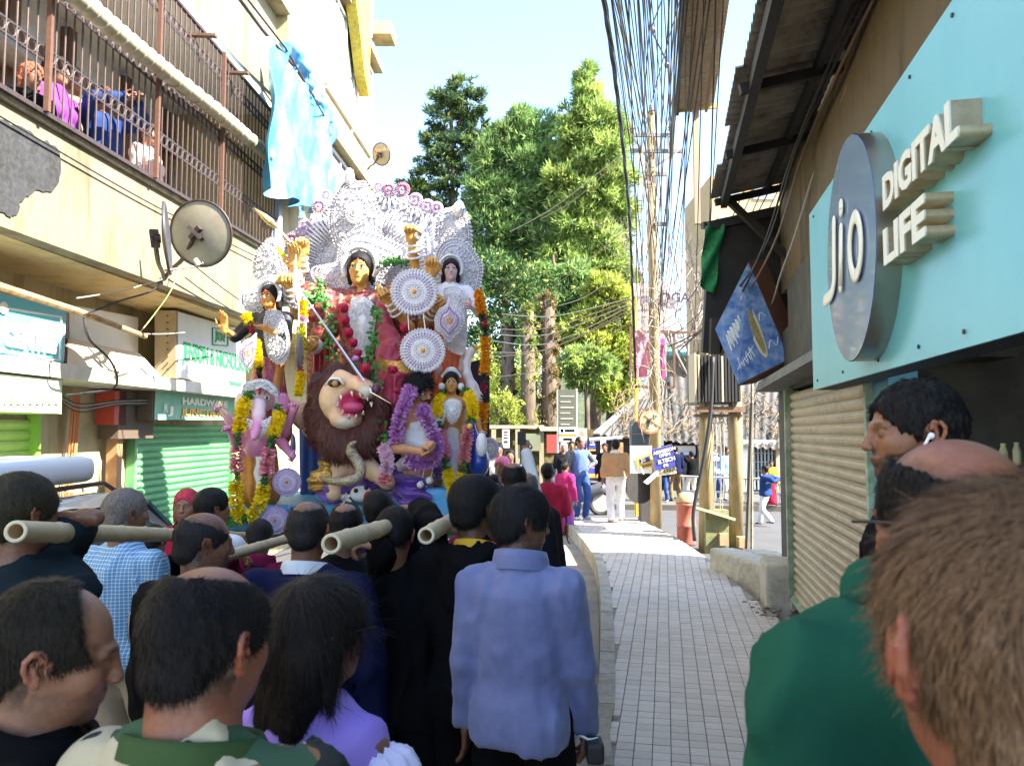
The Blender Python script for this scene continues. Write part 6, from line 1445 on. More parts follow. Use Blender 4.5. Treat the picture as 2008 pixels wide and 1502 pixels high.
def diamond(m, c, d, w, l, wd, n, h):   # raised petal from c along d
    c = Vector(c); a = c; b = c+d*l; s = w*wd; mid = c+d*l*.55; m.add([a, mid-s, b, mid+s, mid+n*h], [(0,1,4),(1,2,4),(2,3,4),(3,0,4)][::1])
NF = V3(0,-1,0)
def rosette(m, c, r, n=12, lay=2, nrm=NF, h=.012, r0=.25):
    c = Vector(c); nrm = Vector(nrm).normalized(); u = nrm.orthogonal().normalized(); w = nrm.cross(u)
    for k in range(n):
        a = 2*pi*k/n; d = u*cos(a)+w*sin(a); e = u*-sin(a)+w*cos(a)
        diamond(m, c+d*r*r0+nrm*.003, d, -e, r*(1-r0), r*.26*12/n*1.0, nrm, h)
    m.ball(c+nrm*h*.5, r*r0*.9, 8, 4)
def inpoly(p, poly):
    x, y = p; c = False
    for i in range(len(poly)):
        x1, y1 = poly[i]; x2, y2 = poly[i-1]
        if (y1 > y) != (y2 > y) and x < (x2-x1)*(y-y1)/(y2-y1)+x1: c = not c
    return c
BK_ = thing('silver_backdrop', 'huge crown shaped backdrop of embossed silver foil rising behind the idols', 'backdrop', (P(710,990,7.3).x, 7.35, Z0))
def smoothpoly(pl, n=4):
    q = catmull([(x, y, 0) for x, y in pl]+[(pl[0][0], pl[0][1], 0)], n)[:-1]; return [(p[0], p[1]) for p in q]
def plate(nm, pl, Y, seed, parent=BK_, step=9.5, mat=SIL, bead=2.6, swirl=True, th=.03, edge=LAV, center=None, lean=0.):
    R = random.Random(seed); sp = smoothpoly(pl); cx = sum(p[0] for p in pl)/len(pl); cy = sum(p[1] for p in pl)/len(pl)
    pos = lambda x, y, o=0.: P(x, y, Y-o)
    m = MB(); vs = [pos(x, y) for x, y in sp]; c = pos(cx, cy, .05); n = len(vs)
    m.add([c]+vs+[v+V3(0,th,0) for v in vs], [(0, 1+(i+1)%n, 1+i) for i in range(n)]+[(1+i, 1+(i+1)%n, 1+n+(i+1)%n, 1+n+i) for i in range(n)]); m.build(nm, SILB if mat is SIL else mat, parent, False)
    m = MB(); px = Y/1500
    L = 0; pts = []
    for i in range(n):
        a = sp[i]; b = sp[(i+1)%n]; d = math.hypot(b[0]-a[0], b[1]-a[1]); k = max(1, int(d/(bead*2.0)))
        for j in range(k): pts.append((a[0]+(b[0]-a[0])*j/k, a[1]+(b[1]-a[1])*j/k))
    for (x, y) in pts:
        m.ball(pos(x, y, .012), bead*px, 6, 4); f = .90; m.ball(pos(cx+(x-cx)*f, cy+(y-cy)*f, .02), bead*.7*px, 5, 4)
    m.build('bead_border', mat, parent, True)
    m = MB(); q = [pos(cx+(x-cx)*.82, cy+(y-cy)*.82, .022) for x, y in sp[::2]]; m.tube(q, 1.1*px, 5, closed=True); m.build('rim_cord', SILW, parent, True)
    m = MB(); m2 = MB(); xs = [p[0] for p in sp]; ys = [p[1] for p in sp]; y = min(ys); r_ = 0
    while y < max(ys):
        x = min(xs)+(step/2 if r_ % 2 else 0)
        while x < max(xs):
            X_, Y_ = x+R.uniform(-1.5,1.5), y+R.uniform(-1.5,1.5)
            ok = inpoly((cx+(X_-cx)/.80, cy+(Y_-cy)/.80), sp)
            if ok:
                c = pos(X_, Y_, .035); t = R.random()
                if t < .30: rosette(m, c, step*.46*px, 8, h=.010)
                elif t < .75 and swirl:
                    a0 = atan2(Y_-cy, X_-cx)+R.uniform(-.5,.5); sgn = R.choice((-1,1)); pp = []
                    for i in range(8):
                        a = a0+sgn*i*.75; rr = step*.50*(1-i/9.5)*px; pp.append(c+V3(cos(a)*rr, -.004, -sin(a)*rr))
                    m.tube(pp, [.9*px*(1.5-i*.12) for i in range(8)], 4, False)
                else: m2.ball(c, step*.2*px, 6, 4, (1,.6,1.3))
            x += step
        y += step*.86; r_ += 1
    if m.v: m.build('foil_scrolls', mat, parent, True)
    if m2.v: m2.build('foil_studs', SILW, parent, True)
fanp = [(548,575),(545,530),(556,495),(566,466),(588,446),(618,436),(640,410),(662,392),(700,378),(745,382),(790,384),(822,396),(850,412),(866,440),(872,500),(872,570),(800,600),(620,600)]
plate('fan_plate', fanp, 7.35, 1, step=12)
# fluted fan ribs and the fringe of rosettes
m = MB(); cf_ = (707, 545)
for i in range(64):
    a = radians(-14+208*i/63); r0, r1 = 95, 150+10*sin(i*.9)
    p0 = P(cf_[0]+cos(a)*r0, cf_[1]-sin(a)*r0*1.0, 7.27); p1 = P(cf_[0]+cos(a)*r1, cf_[1]-sin(a)*r1*.95, 7.29)
    m.tube([p0, p0.lerp(p1,.5)+V3(0,-.012,0), p1], [.004,.011,.007], 5)
m.build('fan_ribs', SILW, BK_, True)
for k, (x, y, r) in enumerate(((572,470,15),(597,445,15),(625,405,15),(640,382,10),(578,500,12),(560,515,12),(762,372,14),(789,372,15),(815,392,14),(838,404,14),(856,408,13),(742,366,10))):
    m = MB(); c = P(x, y, 7.30); rosette(m, c, r*7.3/1500, 18, h=.02, r0=.3); m.tube([c+V3(cos(a), 0, sin(a))*r*.0048 for a in np.linspace(0,2*pi,19)[:-1]], .004, 4, closed=True); m.build('rosette', MAU if k in (0,2,6,7) else LAV, BK_)
    m = MB(); 
    for j in range(7):
        a = radians(-60+20*j) - atan2(y-cf_[1], x-cf_[0])*0; d0 = Vector((cf_[0]-x, 0, -(cf_[1]-y))).normalized(); d = Matrix.Rotation(a, 3, 'Y') @ d0; e = d.cross(NF)
        diamond(m, c+d*r*.0050, d, e, r*.0085, r*.0012, NF, .015)
    m.build('tassel', SIL, BK_)
plate('tall_panel', [(655,478),(646,445),(648,402),(662,376),(674,360),(688,352),(702,358),(716,358),(732,384),(745,415),(747,455),(738,482),(700,492)], 7.12, 2, step=8.5)
m = MB(); c = P(685,347,7.1); S = Sdf(); S.ell(tuple(c), (.05,.03,.085)); V_, F_ = S.mesh(.008, lambda x, y, z: .004*np.sin(x*260)); link('finial', fast_mesh('finial', V_-np.array(BK_.location), F_, True, None, SIL), BK_)
m = MB(); c = P(693,418,7.05)
for (r, n) in ((.10,26),(.065,20),(.03,12)):
    for k in range(n):
        a = 2*pi*k/n; d = V3(cos(a)*.72, 0, sin(a)); diamond(m, c+d*r*.72, d.normalized(), d.cross(NF).normalized(), r*.34, .011, NF, .016)
m.build('medallion', SILW, BK_)
plate('right_panel', [(852,470),(858,425),(870,412),(886,408),(896,398),(903,396),(910,408),(920,430),(925,462),(922,492),(900,490),(870,480)], 7.12, 4, step=8.5)
m = MB(); c = P(898,412,7.05); S = Sdf(); S.ell(tuple(c), (.042,.025,.075)); V_, F_ = S.mesh(.008); link('finial', fast_mesh('finial', V_-np.array(BK_.location), F_, True, None, pm('finial_pearl', (.72,.62,.56), .4)), BK_)
plate('left_panel', [(497,540),(498,505),(512,484),(530,468),(546,476),(554,500),(562,535),(545,550),(515,552)], 7.05, 6, step=8.5)
# red and blue cloth hung behind, side drapes
def drape(nm, q, Y, mat, nu=14, nv=14, amp=.03, fr=22, parent=BK_, label=None):
    A, B_, C, D = [P(x, y, Y) for x, y in q]; m = MB(); m.grid(lambda u, v: A.lerp(B_, u).lerp(D.lerp(C, u), v)+V3(0, amp*sin(u*fr+v*3)+amp*.5*sin(v*9+u*5), 0), nu, nv); return m.build(nm, mat, parent, True)
REDS = pm('silk_red', (.36,.015,.05), .4, var=[(7,.5,(.20,.01,.03)),(50,.3,(.55,.05,.08))], bump=(40,.3,.004), sheen=.3)
MARO = pm('silk_maroon', (.22,.008,.04), .42, var=[(8,.6,(.10,.004,.015)),(34,.55,(.50,.30,.14))], bump=(40,.4,.005))
GOLDZ = pm('gold_zari', (.62,.40,.08), .35, .5, var=(60,.8,(.30,.05,.03)), bump=(120,.8,.004))
BLUC = pm('cloth_royal_blue', (.015,.06,.30), .6, var=(5,.5,(.01,.03,.15)), bump=(20,.3,.01))
drape('red_cloth', [(614,570),(648,560),(650,770),(612,780)], 7.25, REDS); drape('blue_cloth', [(585,800),(650,800),(650,985),(588,985)], 7.2, BLUC, amp=.015)
drape('blue_cloth', [(650,780),(960,700),(960,985),(650,985)], 7.28, pm('cloth_dark', (.03,.02,.05), .8), amp=.02); drape('red_cloth', [(600,560),(860,560),(870,800),(600,800)], 7.31, MARO, amp=.03)
m = MB()
for i in range(16): rosette(m, P(638+sin(i)*2, 640+i*8.5, 7.2), .022, 6, h=.012)
m.build('gold_edging', GOLDZ, BK_)
# ---- idols -----------------------------------------------------------------
VERM = pm('vermilion', (.55,.01,.04), .6); MAGM = pm('magenta_mark', (.55,.02,.18), .6)
SARI = {}
def silverplate(R, pts, Y, seed, parent): plate('breastplate', pts, Y, seed, parent=parent, step=6.5, bead=1.6, th=.02)
def collar_hood(fig, r=.118, y=.02, mat=SILW, z=.02):   # beaded frame round the face and hair
    HT = fig['HT']; m = MB(); k = HT.s
    pp = [HT((r*1.0*cos(a), y, z+r*1.15*sin(a))) for a in np.linspace(-.55, pi+.55, 30)]
    m.tube(pp, .017*k, 8); m.build('headdress_frame', mat, fig['root'], True, world=False)
    m = MB()
    for i, p in enumerate(pp): m.ball(Vector(p)+Vector((0,.016*k,.0)), .0085*k, 6, 4)
    m.build('headdress_beads', SIL, fig['root'], True, world=False)
def bangles(fig, mat=SIL, n=3, r=.034):
    for (sg_, sh, el, wr, a) in fig['J']:
        for k in range(n):
            p = wr+(el-wr)*(.08+.16*k); d = (el-wr)/np.linalg.norm(el-wr); u = np.cross(d, (0,.3,1)); u /= np.linalg.norm(u); w_ = np.cross(d, u); m = MB()
            rr = (r+.009*k)*fig['s']; m.tube([p+(u*cos(t)+w_*sin(t))*rr for t in np.linspace(0,2*pi,15)[:-1]], .010*fig['s'], 6, closed=True); m.build('bangle', mat, fig['root'], True, world=False)
Yd_ = 6.95; dx = P(707,530,Yd_); hD = 2.16
def loc_for(px, py, Y, h): 
    p = P(px, py, Y); return V3(p.x, Y, p.z-1.60*h/1.72)
def L2(fig_loc, px, py, Y, yaw=pi):   # photo point -> idol's local coordinates
    p = P(px, py, Y)-Vector(fig_loc); c, s_ = cos(-yaw), sin(-yaw); return (p.x*c-p.y*s_, p.x*s_+p.y*c, p.z)
dl = loc_for(707, 530, Yd_, hD)
YEL = (.68,.36,.08)
dh = [(594,500,6.75,-1),(578,527,6.55,-1),(566,560,6.6,-1),(614,680,6.6,-1),(808,475,6.75,1),(762,590,6.6,1),(848,538,6.8,1),(856,600,6.75,1)]
arms = []
for i, (x, y, Y, sg_) in enumerate(dh):
    t = L2(dl, x, y, Y); side = 1 if t[0] > 0 else -1
    arms.append(dict(side=side, to=t, hint=(side*.6, -.5, -.7), curl=1.25 if i != 1 else .35, thumb=.9, hs=1.15, palm=(0,1,0), kr=1.0, k=1.05, sz=-.02*i if i < 4 else -.02*(i-4), fdir=((-side*.1), .3, 1) if y < 560 else None))
DUR = figure('idol', 'tall golden faced goddess idol with many arms and a huge silver crown in the centre', dl, pi, h=hD, w=.86, arms=arms, skin=YEL, hv=.0072, bv=.020, hvox=.0085, sex='f', group=None, cat='idol', limbv=.016, shoes=None, legs=True,
  hair=dict(style='long', L=.5, th=.014, col=(.008,.007,.008), vox=.011, front=.004, down=(0,-.2,-1)), face=dict(paint=True, big=1.25, brow=1.3, mark=VERM, lip=(.35,.02,.02)),
  top=dict(mat=MARO, name='blouse', sleeve=.38, hem=.95, amp=.01, slr=1.1, v=.018), bottom=dict(name='sari', mat=MARO, hemr=.27, v=.02, z0=.25, pleats=17), headscale=1.04)
collar_hood(DUR); bangles(DUR)
plate('crown_plate', [(700,610),(690,602),(676,588),(654,578),(646,562),(622,555),(611,538),(616,525),(640,520),(660,514),(664,490),(678,466),(708,452),(742,462),(772,474),(796,488),(792,506),(766,520),(748,545),(744,575),(736,604),(720,612)], 7.0, 3, parent=DUR['root'], step=8)
plate('breastplate', [(690,588),(705,582),(725,588),(736,610),(732,650),(722,690),(712,700),(700,690),(692,655),(684,620)], 6.72, 8, parent=DUR['root'], step=7, bead=1.7, th=.02, mat=SILW)
m = MB(); m.tube([P(742,560,6.78), P(755,640,6.7), P(772,700,6.62), P(800,742,6.6)], [.02,.03,.035,.03], 8); m.build('sari_border', GOLDZ, DUR['root'], True)
S = Sdf(); S.chain([np.array(P(*q)) for q in ((748,600,6.75),(758,660,6.68),(768,700,6.62),(778,745,6.55),(776,795,6.5),(752,830,6.5))], [.05,.08,.12,.13,.12,.08], .06)
V_, F_ = S.mesh(.014, folds(.018, 4., 5., 12.), dmax=.04); wlink('sari_fall', V_, F_, REDS, DUR['root'])
m = MB(); m.grid(lambda u, v: P(742+62*u+6*v, 700+8*sin(u*3)+26*v, 6.46-.04*sin(u*pi)), 12, 4); m.build('gold_band', GOLDZ, DUR['root'], True)
# Lakshmi, Saraswati, Kartikeya
ll = loc_for(531, 583, 6.6, 1.42)
LAK = figure('idol', 'golden faced goddess idol in magenta and silver standing at the upper left', ll, pi-.25, h=1.42, skin=(.66,.28,.06), hv=.0072, bv=.017, hvox=.0075, sex='f', cat='idol', shoes=None, limbv=.016,
  arms=[dict(side=1, to=(.30,.22,1.02), curl=.25, palm=(0,1,0), hs=1.15, hint=(.6,-.4,-.5), fdir=(0,.1,1)), dict(side=-1, to=(-.10,.28,1.02), curl=.4, palm=(0,0,1), hs=1.15, hint=(-.6,-.5,-.5), fdir=(.8,.4,0))],
  hair=dict(style='long', L=.30, th=.014, col=(.008,.007,.008), vox=.01), face=dict(paint=True, big=1.25, brow=1.3, mark=VERM, lip=(.35,.02,.02)), headscale=1.05,
  top=dict(mat=pm('silk_black', (.012,.012,.016), .5), name='blouse', sleeve=.6, hem=.95, amp=.006, v=.014), bottom=dict(name='sari', mat=pm('silk_magenta_gold', (.35,.03,.16), .4, var=[(26,.9,(.65,.36,.12)),(9,.5,(.22,.015,.09))], bump=(60,.5,.004), stretch=(1,1,.4)), hemr=.24, v=.015, pleats=19))
collar_hood(LAK)
plate('crown_plate', [(480,606),(472,592),(474,578),(490,572),(502,566),(508,550),(526,541),(548,545),(572,556),(600,572),(614,590),(606,606),(585,606),(560,600),(530,606),(500,612)], 6.72, 7, parent=LAK['root'], step=8)
plate('breastplate', [(522,612),(538,608),(552,615),(562,640),(568,675),(562,705),(545,714),(528,700),(520,670),(517,636)], 6.40, 9, parent=LAK['root'], step=7, bead=1.7, th=.02, mat=SIL)
sl = loc_for(884, 531, 6.95, 1.42)
SAR = figure('idol', 'pale faced goddess idol in white and orange standing at the upper right', sl, pi+.1, h=1.42, skin=(.72,.50,.50), hv=.0072, bv=.017, hvox=.0075, sex='f', cat='idol', shoes=None, limbv=.016,
  arms=[dict(side=1, to=(.17,.26,.98), curl=.8, palm=(0,1,0), hs=1.15, hint=(.6,-.4,-.5)), dict(side=-1, to=(-.16,.26,.95), curl=.8, palm=(0,1,0), hs=1.15, hint=(-.6,-.5,-.5))],
  hair=dict(style='long', L=.34, th=.014, col=(.008,.007,.008), vox=.01, down=(.1,-.1,-1)), face=dict(paint=True, big=1.2, brow=1.2, mark=MAGM, lip=(.5,.03,.05)), headscale=1.05,
  top=dict(mat=SILW, name='blouse', sleeve=.6, hem=.9, amp=.006, v=.014), bottom=dict(name='sari', mat=pm('silk_orange', (.62,.13,.03), .45, var=(12,.5,(.42,.05,.03)), bump=(50,.4,.004), stretch=(1,1,.3)), hemr=.22, v=.015, pleats=19))
collar_hood(SAR)
plate('crown_plate', [(862,585),(856,555),(852,520),(858,492),(872,474),(895,468),(920,480),(934,500),(946,522),(944,548),(938,575),(932,598),(918,580),(905,566)], 7.05, 5, parent=SAR['root'], step=8)
plate('breastplate', [(872,566),(888,562),(905,570),(914,600),(916,650),(910,690),(896,694),(876,680),(868,640),(868,600)], 6.76, 10, parent=SAR['root'], step=7, bead=1.7, th=.02, mat=SILW)
kh = 1.16; kl = loc_for(885, 751, 6.45, kh)
KAR = figure('idol', 'golden skinned young god idol with long hair and yellow garlands at the lower right', kl, pi+.08, h=kh, skin=(.66,.30,.07), hv=.0066, bv=.015, hvox=.007, cat='idol', shoes=None, limbv=.012, torso_skin=True,
  arms=[dict(side=1, to=(.17,.20,.80), curl=.9, palm=(0,1,0), hs=1.15, hint=(.6,-.4,-.6), fdir=(0,.1,1)), dict(side=-1, to=(-.26,.12,.62), curl=1., palm=(0,1,0), hs=1.15, hint=(-.6,-.5,-.5))],
  hair=dict(style='long', L=.22, th=.014, col=(.008,.007,.008), vox=.008), face=dict(paint=True, big=1.2, brow=1.3, mark=VERM, markz=(.035,.08), lip=(.4,.03,.03)), headscale=1.12,
  bottom=dict(name='dhoti', mat=pm('dhoti_white', (.70,.66,.66), .6, var=(20,.4,(.6,.4,.5)), bump=(50,.4,.004)), hemr=.17, v=.013))
bangles(KAR, SIL, 2)
HTk = KAR['HT']; m = MB()
for j in range(5): m.tube([HTk((.105*cos(a)*(1-.12*j), -.01, .055+.018*j+.075*(1-.1*j)*sin(a)*.9)) for a in np.linspace(.1, pi-.1, 16)], .014*HTk.s, 6)
for sg_ in (-1,1): m.ball(HTk((sg_*.105,.02,-.04)), .03, 8, 6, (1,.4,1))
m.build('turban', SILW, KAR['root'], True, world=False)
plate('necklace', [(868,790),(886,782),(904,790),(902,812),(892,828),(882,828),(872,812)], 6.25, 12, parent=KAR['root'], step=6, bead=1.6, th=.02, mat=SILW)
# buffalo demon warrior
mh = 1.72; ml = V3(P(822,768,6.2).x, 6.2, P(822,768,6.2).z-1.60)
def mcol(V, Lh, hd, mixc):
    m_ = hd*np.exp(-(((Lh[:,0])/.05)**2+((Lh[:,2]-.03)/.03)**2))*(Lh[:,1] > .07); mixc(m_, (.5,.03,.05), .7)
MAH = figure('idol', 'moustached warrior idol with bushy black hair and lilac garlands looking upward', ml, pi+.55, h=mh, w=.95, head=(.25,-.28,.1), skin=(.50,.24,.12), hv=.007, bv=.016, hvox=.0075, cat='idol', shoes=None, legs=False, torso_skin=True, cols=mcol,
  arms=[dict(side=1, to=(.10,.36,1.12), curl=1.35, thumb=.9, palm=(0,1,.3), hs=1.2, hint=(.8,-.2,-.6), kr=1.15, nohand=False, fdir=(.3,.6,.6)), dict(side=-1, to=(-.32,-.12,1.0), curl=1., hint=(-.7,-.5,0), kr=1.15)],
  hair=dict(style='curly', th=.022, col=(.006,.006,.006), vox=.011, noise=.02, n=2600, len=.035, wd=.0016, jit=1.2, lift=.6), face=dict(big=1.3, brow=1.6, open=True), nose=1.1)
HTm = MAH['HT']; m = MB()
for sg_ in (-1,1): m.tube([HTm((sg_*x, y, z)) for x, y, z in ((.002,.104,-.046),(.018,.100,-.050),(.034,.090,-.056),(.048,.078,-.048),(.054,.070,-.036))], [.006,.008,.0065,.004,.0015], 7)
m.build('moustache', pm('moustache_black', (.008,.007,.007), .5), MAH['root'], True, world=False)
m = MB()
for sg_ in (-1,1): m.ball(HTm((sg_*.085,.0,-.055)), .034, 10, 6, (1,.4,1))
m.build('earring', SILW, MAH['root'], True, world=False)
S = Sdf(); S.cap((-.16,.05,1.42), (.12,.14,1.05), .05, .05, .02); S.cap((.12,.14,1.05),(.16,.0,1.0),.05,.04,.03); S.ell((0,.06,1.2),(.17,.115,.16),.02); V_, F_ = S.mesh(.012, folds(.012,2.,8.,8.)); link('sash', fast_mesh('sash', V_, F_, True, None, pm('sash_white', (.70,.68,.68), .6, bump=(60,.3,.003))), MAH['root'])
# elephant headed idol
GP = (.62,.24,.42)
def pk(*q): return np.array(P(*q))
gb = V3(P(507,985,6.3).x, 6.3, Z0); GAN = thing('idol', 'pink elephant headed idol with a silver crown and marigold garland at the lower left', 'idol', gb)
S = Sdf(); k_ = 6.3/1500
S.ell(pk(511,782,6.25), (25*k_,.11,32*k_), .03); S.ell(pk(505,765,6.22), (19*k_,.09,16*k_), .03)
S.chain([pk(508,795,6.13),pk(507,815,6.04),pk(505,835,5.98),pk(500,850,5.93),pk(498,858,5.90)], [.062,.046,.036,.030,.026], .03)
for (x, sg_) in ((478,-1),(545,1)): S.ell(pk(x+(-4 if sg_<0 else 6),795,6.32), (17*k_,.025,26*k_), .015, rotm(0,sg_*.25,sg_*.4))
for sg_ in (-1,1): S.cap(pk(507+sg_*11,812,6.12), pk(507+sg_*16,822,6.06), .012, .006, .004)
S.ell(pk(507,868,6.25), (31*k_,.14,38*k_), .03); S.ell(pk(507,840,6.3), (38*k_,.10,22*k_), .03); S.ell(pk(508,920,6.3), (36*k_,.13,30*k_), .03)
armg = [((476,838,6.28),(452,826,6.2),(438,806,6.12)),((476,845,6.25),(462,866,6.15),(452,846,6.05)),((540,838,6.28),(560,846,6.2),(575,806,6.1)),((540,850,6.25),(556,872,6.2),(570,890,6.1))]
for (a, b, c) in armg: S.cap(pk(*a), pk(*b), .05, .042, .03); S.cap(pk(*b), pk(*c), .040, .028, .012)
for (a, b, c) in armg:
    d = pk(*c)-pk(*b); hand_sdf(S, TF(pk(*c), frame(d, (0,1,0)), .85), 1, 1.0, .8)
V_, F_ = S.mesh(.0095); Cc = np.tile(np.array((.62,.22,.42)), (len(V_), 1)); pale = np.clip((V_[:,2]-pk(507,830,6.2)[2])/.08, 0, 1)*(np.abs(V_[:,0]-pk(507,0,6.2)[0]) < .2); Cc = Cc*(1-pale[:,None])+np.array((.72,.52,.56))*pale[:,None]
tr_ = np.clip((6.08-V_[:,1])/.05, 0, 1)*(V_[:,2] > pk(0,862,6)[2]); Cc = Cc*(1-.0*tr_[:,None])
link('body', fast_mesh('body', V_-np.array(gb), F_, True, Cc, pm('clay_pink', (.6,.25,.4), .35, attr=True, coat=.2)), GAN)
for sg_ in (-1,1):
    m = MB(); m.ball(P(509+sg_*15,780,6.13), .024, 10, 6, (1,.35,.55)); m.build('eye', MATS['eye_white'], GAN, True); m = MB(); m.ball(P(509+sg_*14.5,780,6.118), .012, 8, 6, (1,.5,1)); m.build('iris', MATS['eye_black'], GAN, True)
    m = MB(); m.tube([P(509+sg_*(8+t*16),773-7*sin(pi*t*.8),6.12) for t in np.linspace(0,1,7)], .003, 5); m.build('eyebrow', MATS['eye_black'], GAN, True)
m = MB(); m.tube([P(509,756,6.125),P(509,766,6.115),P(508,774,6.12)], [.006,.012,.006], 6); m.build('forehead_mark', VERM, GAN, True)
plate('crown_plate', [(482,774),(476,760),(484,750),(496,748),(510,744),(526,748),(534,756),(542,764),(544,776),(534,772),(524,762),(510,758),(494,764)], 6.13, 14, parent=GAN, step=6, bead=1.7, th=.05)
plate('crown_plate', [(478,790),(474,765),(492,750),(510,744),(530,750),(546,768),(544,792),(520,800),(495,800)], 6.34, 15, parent=GAN, step=7, bead=2.0, th=.05)
plate('necklace', [(484,822),(500,826),(520,824),(532,818),(524,842),(510,862),(500,858),(490,840)], 6.0, 16, parent=GAN, step=6, bead=1.6, th=.02, mat=SILW)
S = Sdf(); S.cap(pk(507,890,6.3), pk(508,960,6.3), .14, .17, .04); V_, F_ = S.mesh(.012, lambda x, y, z: .012*np.sin(np.arctan2(y-6.3, x-gb.x)*14+z*6), dmax=.03)
link('dhoti', fast_mesh('dhoti', V_-np.array(gb), F_, True, None, pm('silk_saffron', (.62,.24,.03), .4, var=[(12,.6,(.42,.10,.02)),(60,.4,(.75,.45,.12))], bump=(50,.4,.004))), GAN)
m = MB(); m.grid(lambda u, v: P(500+16*u+3*sin(v*9), 895+62*v, 6.12-.02*sin(u*pi)), 6, 10); m.build('waist_cloth', SILW, GAN, True)
# ---- lion
LL = V3(P(680,960,6.2).x, 6.2, Z0); LIO = thing('idol', 'roaring clay lion with a dark red mane baring its teeth in the centre', 'idol', LL)
TAN = (.66,.42,.26); S = Sdf()
S.ell(pk(668,782,6.1), (42*.00407,.15,44*.00407), .04, rotm(0,.15,0)); S.ell(pk(712,762,5.98), (26*.004,.11,20*.004), .04, rotm(0,.5,0)); S.cap(pk(668,742,6.05), pk(722,764,5.90), .07, .05, .05)
S.ell(pk(676,822,6.02), (30*.004,.10,18*.004), .04); S.ell(pk(690,790,5.90), (36*.00395,.10,25*.00395), .01, rotm(0,.35,0), neg=True)
S.cap(pk(690,830,6.25), pk(676,905,6.3), .20, .17, .08); S.cap(pk(662,900,6.25), pk(657,952,6.15), .10, .058, .05); S.cap(pk(657,952,6.15), pk(655,968,6.05), .06, .06, .02)
S.cap(pk(702,900,6.25), pk(735,928,6.1), .11, .065, .05); S.cap(pk(735,928,6.1), pk(760,946,6.0), .062, .06, .03); S.cap(pk(680,880,6.3), pk(600,815,6.6), .17, .12, .08); S.cap(pk(600,815,6.6), pk(560,795,6.7), .10, .06, .05)
V_, F_ = S.mesh(.0105, lambda x, y, z: .003*vnoise(x*30, y*30, z*30)); Cc = np.tile(np.array(TAN), (len(V_), 1))
n_ = fbm(V_[:,0]*9, V_[:,1]*9, V_[:,2]*6); Cc = Cc*(1+.18*n_[:,None]); 
def pa(px, py, r, col, a=1.):
    c = pk(px, py, 6.0); d = np.hypot((V_[:,0]-c[0])/.004, (V_[:,2]-c[2])/.004); m_ = (np.clip((r-d)/(r*.4), 0, 1)*(V_[:,1] < 6.2)*a)[:,None]; Cc[:] = Cc*(1-m_)+np.array(col)*m_
pa(716,738,16,(.55,.06,.05),.8); pa(700,730,14,(.6,.12,.10),.6); pa(722,778,20,(.74,.70,.66)); pa(680,842,26,(.74,.68,.60)); pa(690,792,32,(.55,.03,.12)); pa(645,735,10,(.7,.62,.5)); pa(645,770,14,(.70,.45,.28),.5)
link('body', fast_mesh('body', V_-np.array(LL), F_, True, Cc, pm('clay_lion', (.6,.36,.2), .55, attr=True, bump=(60,.3,.003))), LIO)
TEE = pm('tooth', (.8,.78,.7), .3); GUM = pm('tongue', (.50,.05,.15), .35)
tpos = [(662,798,10),(672,812,9),(684,820,9),(698,820,8),(712,812,7),(668,776,-8),(690,768,-9),(706,770,-8),(720,776,-10),(728,790,-8)]
for (x, y, l) in tpos:
    m = MB(); a = P(x, y, 5.93); m.tube([a, P(x+1, y-l, 5.90)], [.013,.002], 7); m.build('tooth', TEE, LIO, True)
m = MB(); m.ball(P(692,798,5.96), .075, 12, 8, (1.2,.6,.6)); m.build('tongue', GUM, LIO, True)
m = MB(); m.ball(P(655,752,5.93), .05, 12, 8, (1,.4,.62)); m.build('eye', MATS['eye_black'], LIO, True); m = MB(); m.ball(P(657,752,5.905), .026, 10, 6, (1,.5,1)); m.build('iris', pm('iris_tan', (.45,.2,.08), .3), LIO, True)
m = MB(); m.tube([P(638,756,5.95),P(648,742,5.93),P(664,742,5.91),P(674,754,5.92)], .010, 6); m.build('eye_line', MATS['eye_white'], LIO, True)
m = MB(); m.ball(P(738,762,5.88), .042, 10, 8, (.8,.7,1.1)); m.build('nose', pm('nose_dark', (.10,.02,.05), .4), LIO, True)
m = MB()
for k in range(6): m.tube([P(712+k*3,748+k*4,5.88), P(726+k*3,757+k*4,5.86), P(736+k*2,772+k*3,5.86)], .003, 4)
m.build('whisker_lines', MATS['eye_black'], LIO, True)
for (x, y) in ((622,745),(738,792)):
    m = MB(); m.ball(P(x,y,6.2), .07, 10, 8, (.8,.4,1.0)); m.build('ear', pm('mane_dark', (.05,.012,.015), .7), LIO, True)
S = Sdf()
for (x, y, r, Y) in ((638,768,.14,6.25),(628,805,.14,6.28),(640,838,.16,6.2),(668,860,.17,6.15),(704,858,.17,6.15),(732,830,.14,6.15),(740,800,.10,6.15),(700,735,.12,6.3),(655,740,.12,6.3)): S.ell(pk(x,y,Y), (r*.8,r*.8,r), .08)
V_, F_ = S.mesh(.014, lambda x, y, z: .02*vnoise(x*16, y*16, z*7), dmax=.04); N_ = vnormals(V_, F_)
A_, G_ = strands(V_, N_, 11000, .11, .0032, lambda p: np.stack([(p[:,0]-LL.x)*1.2, np.zeros(len(p))-.2, -np.ones(len(p))], 1), .35, np.random.RandomState(2), 2, .25)
V2_, F2_ = joinm([(V_, F_), (A_, G_)]); link('mane', fast_mesh('mane', V2_-np.array(LL), F2_, True, None, pm('mane_red', (.075,.018,.014), .6, var=(60,.7,(.17,.05,.035)), bump=(120,.5,.004), stretch=(1,1,.2))), LIO)
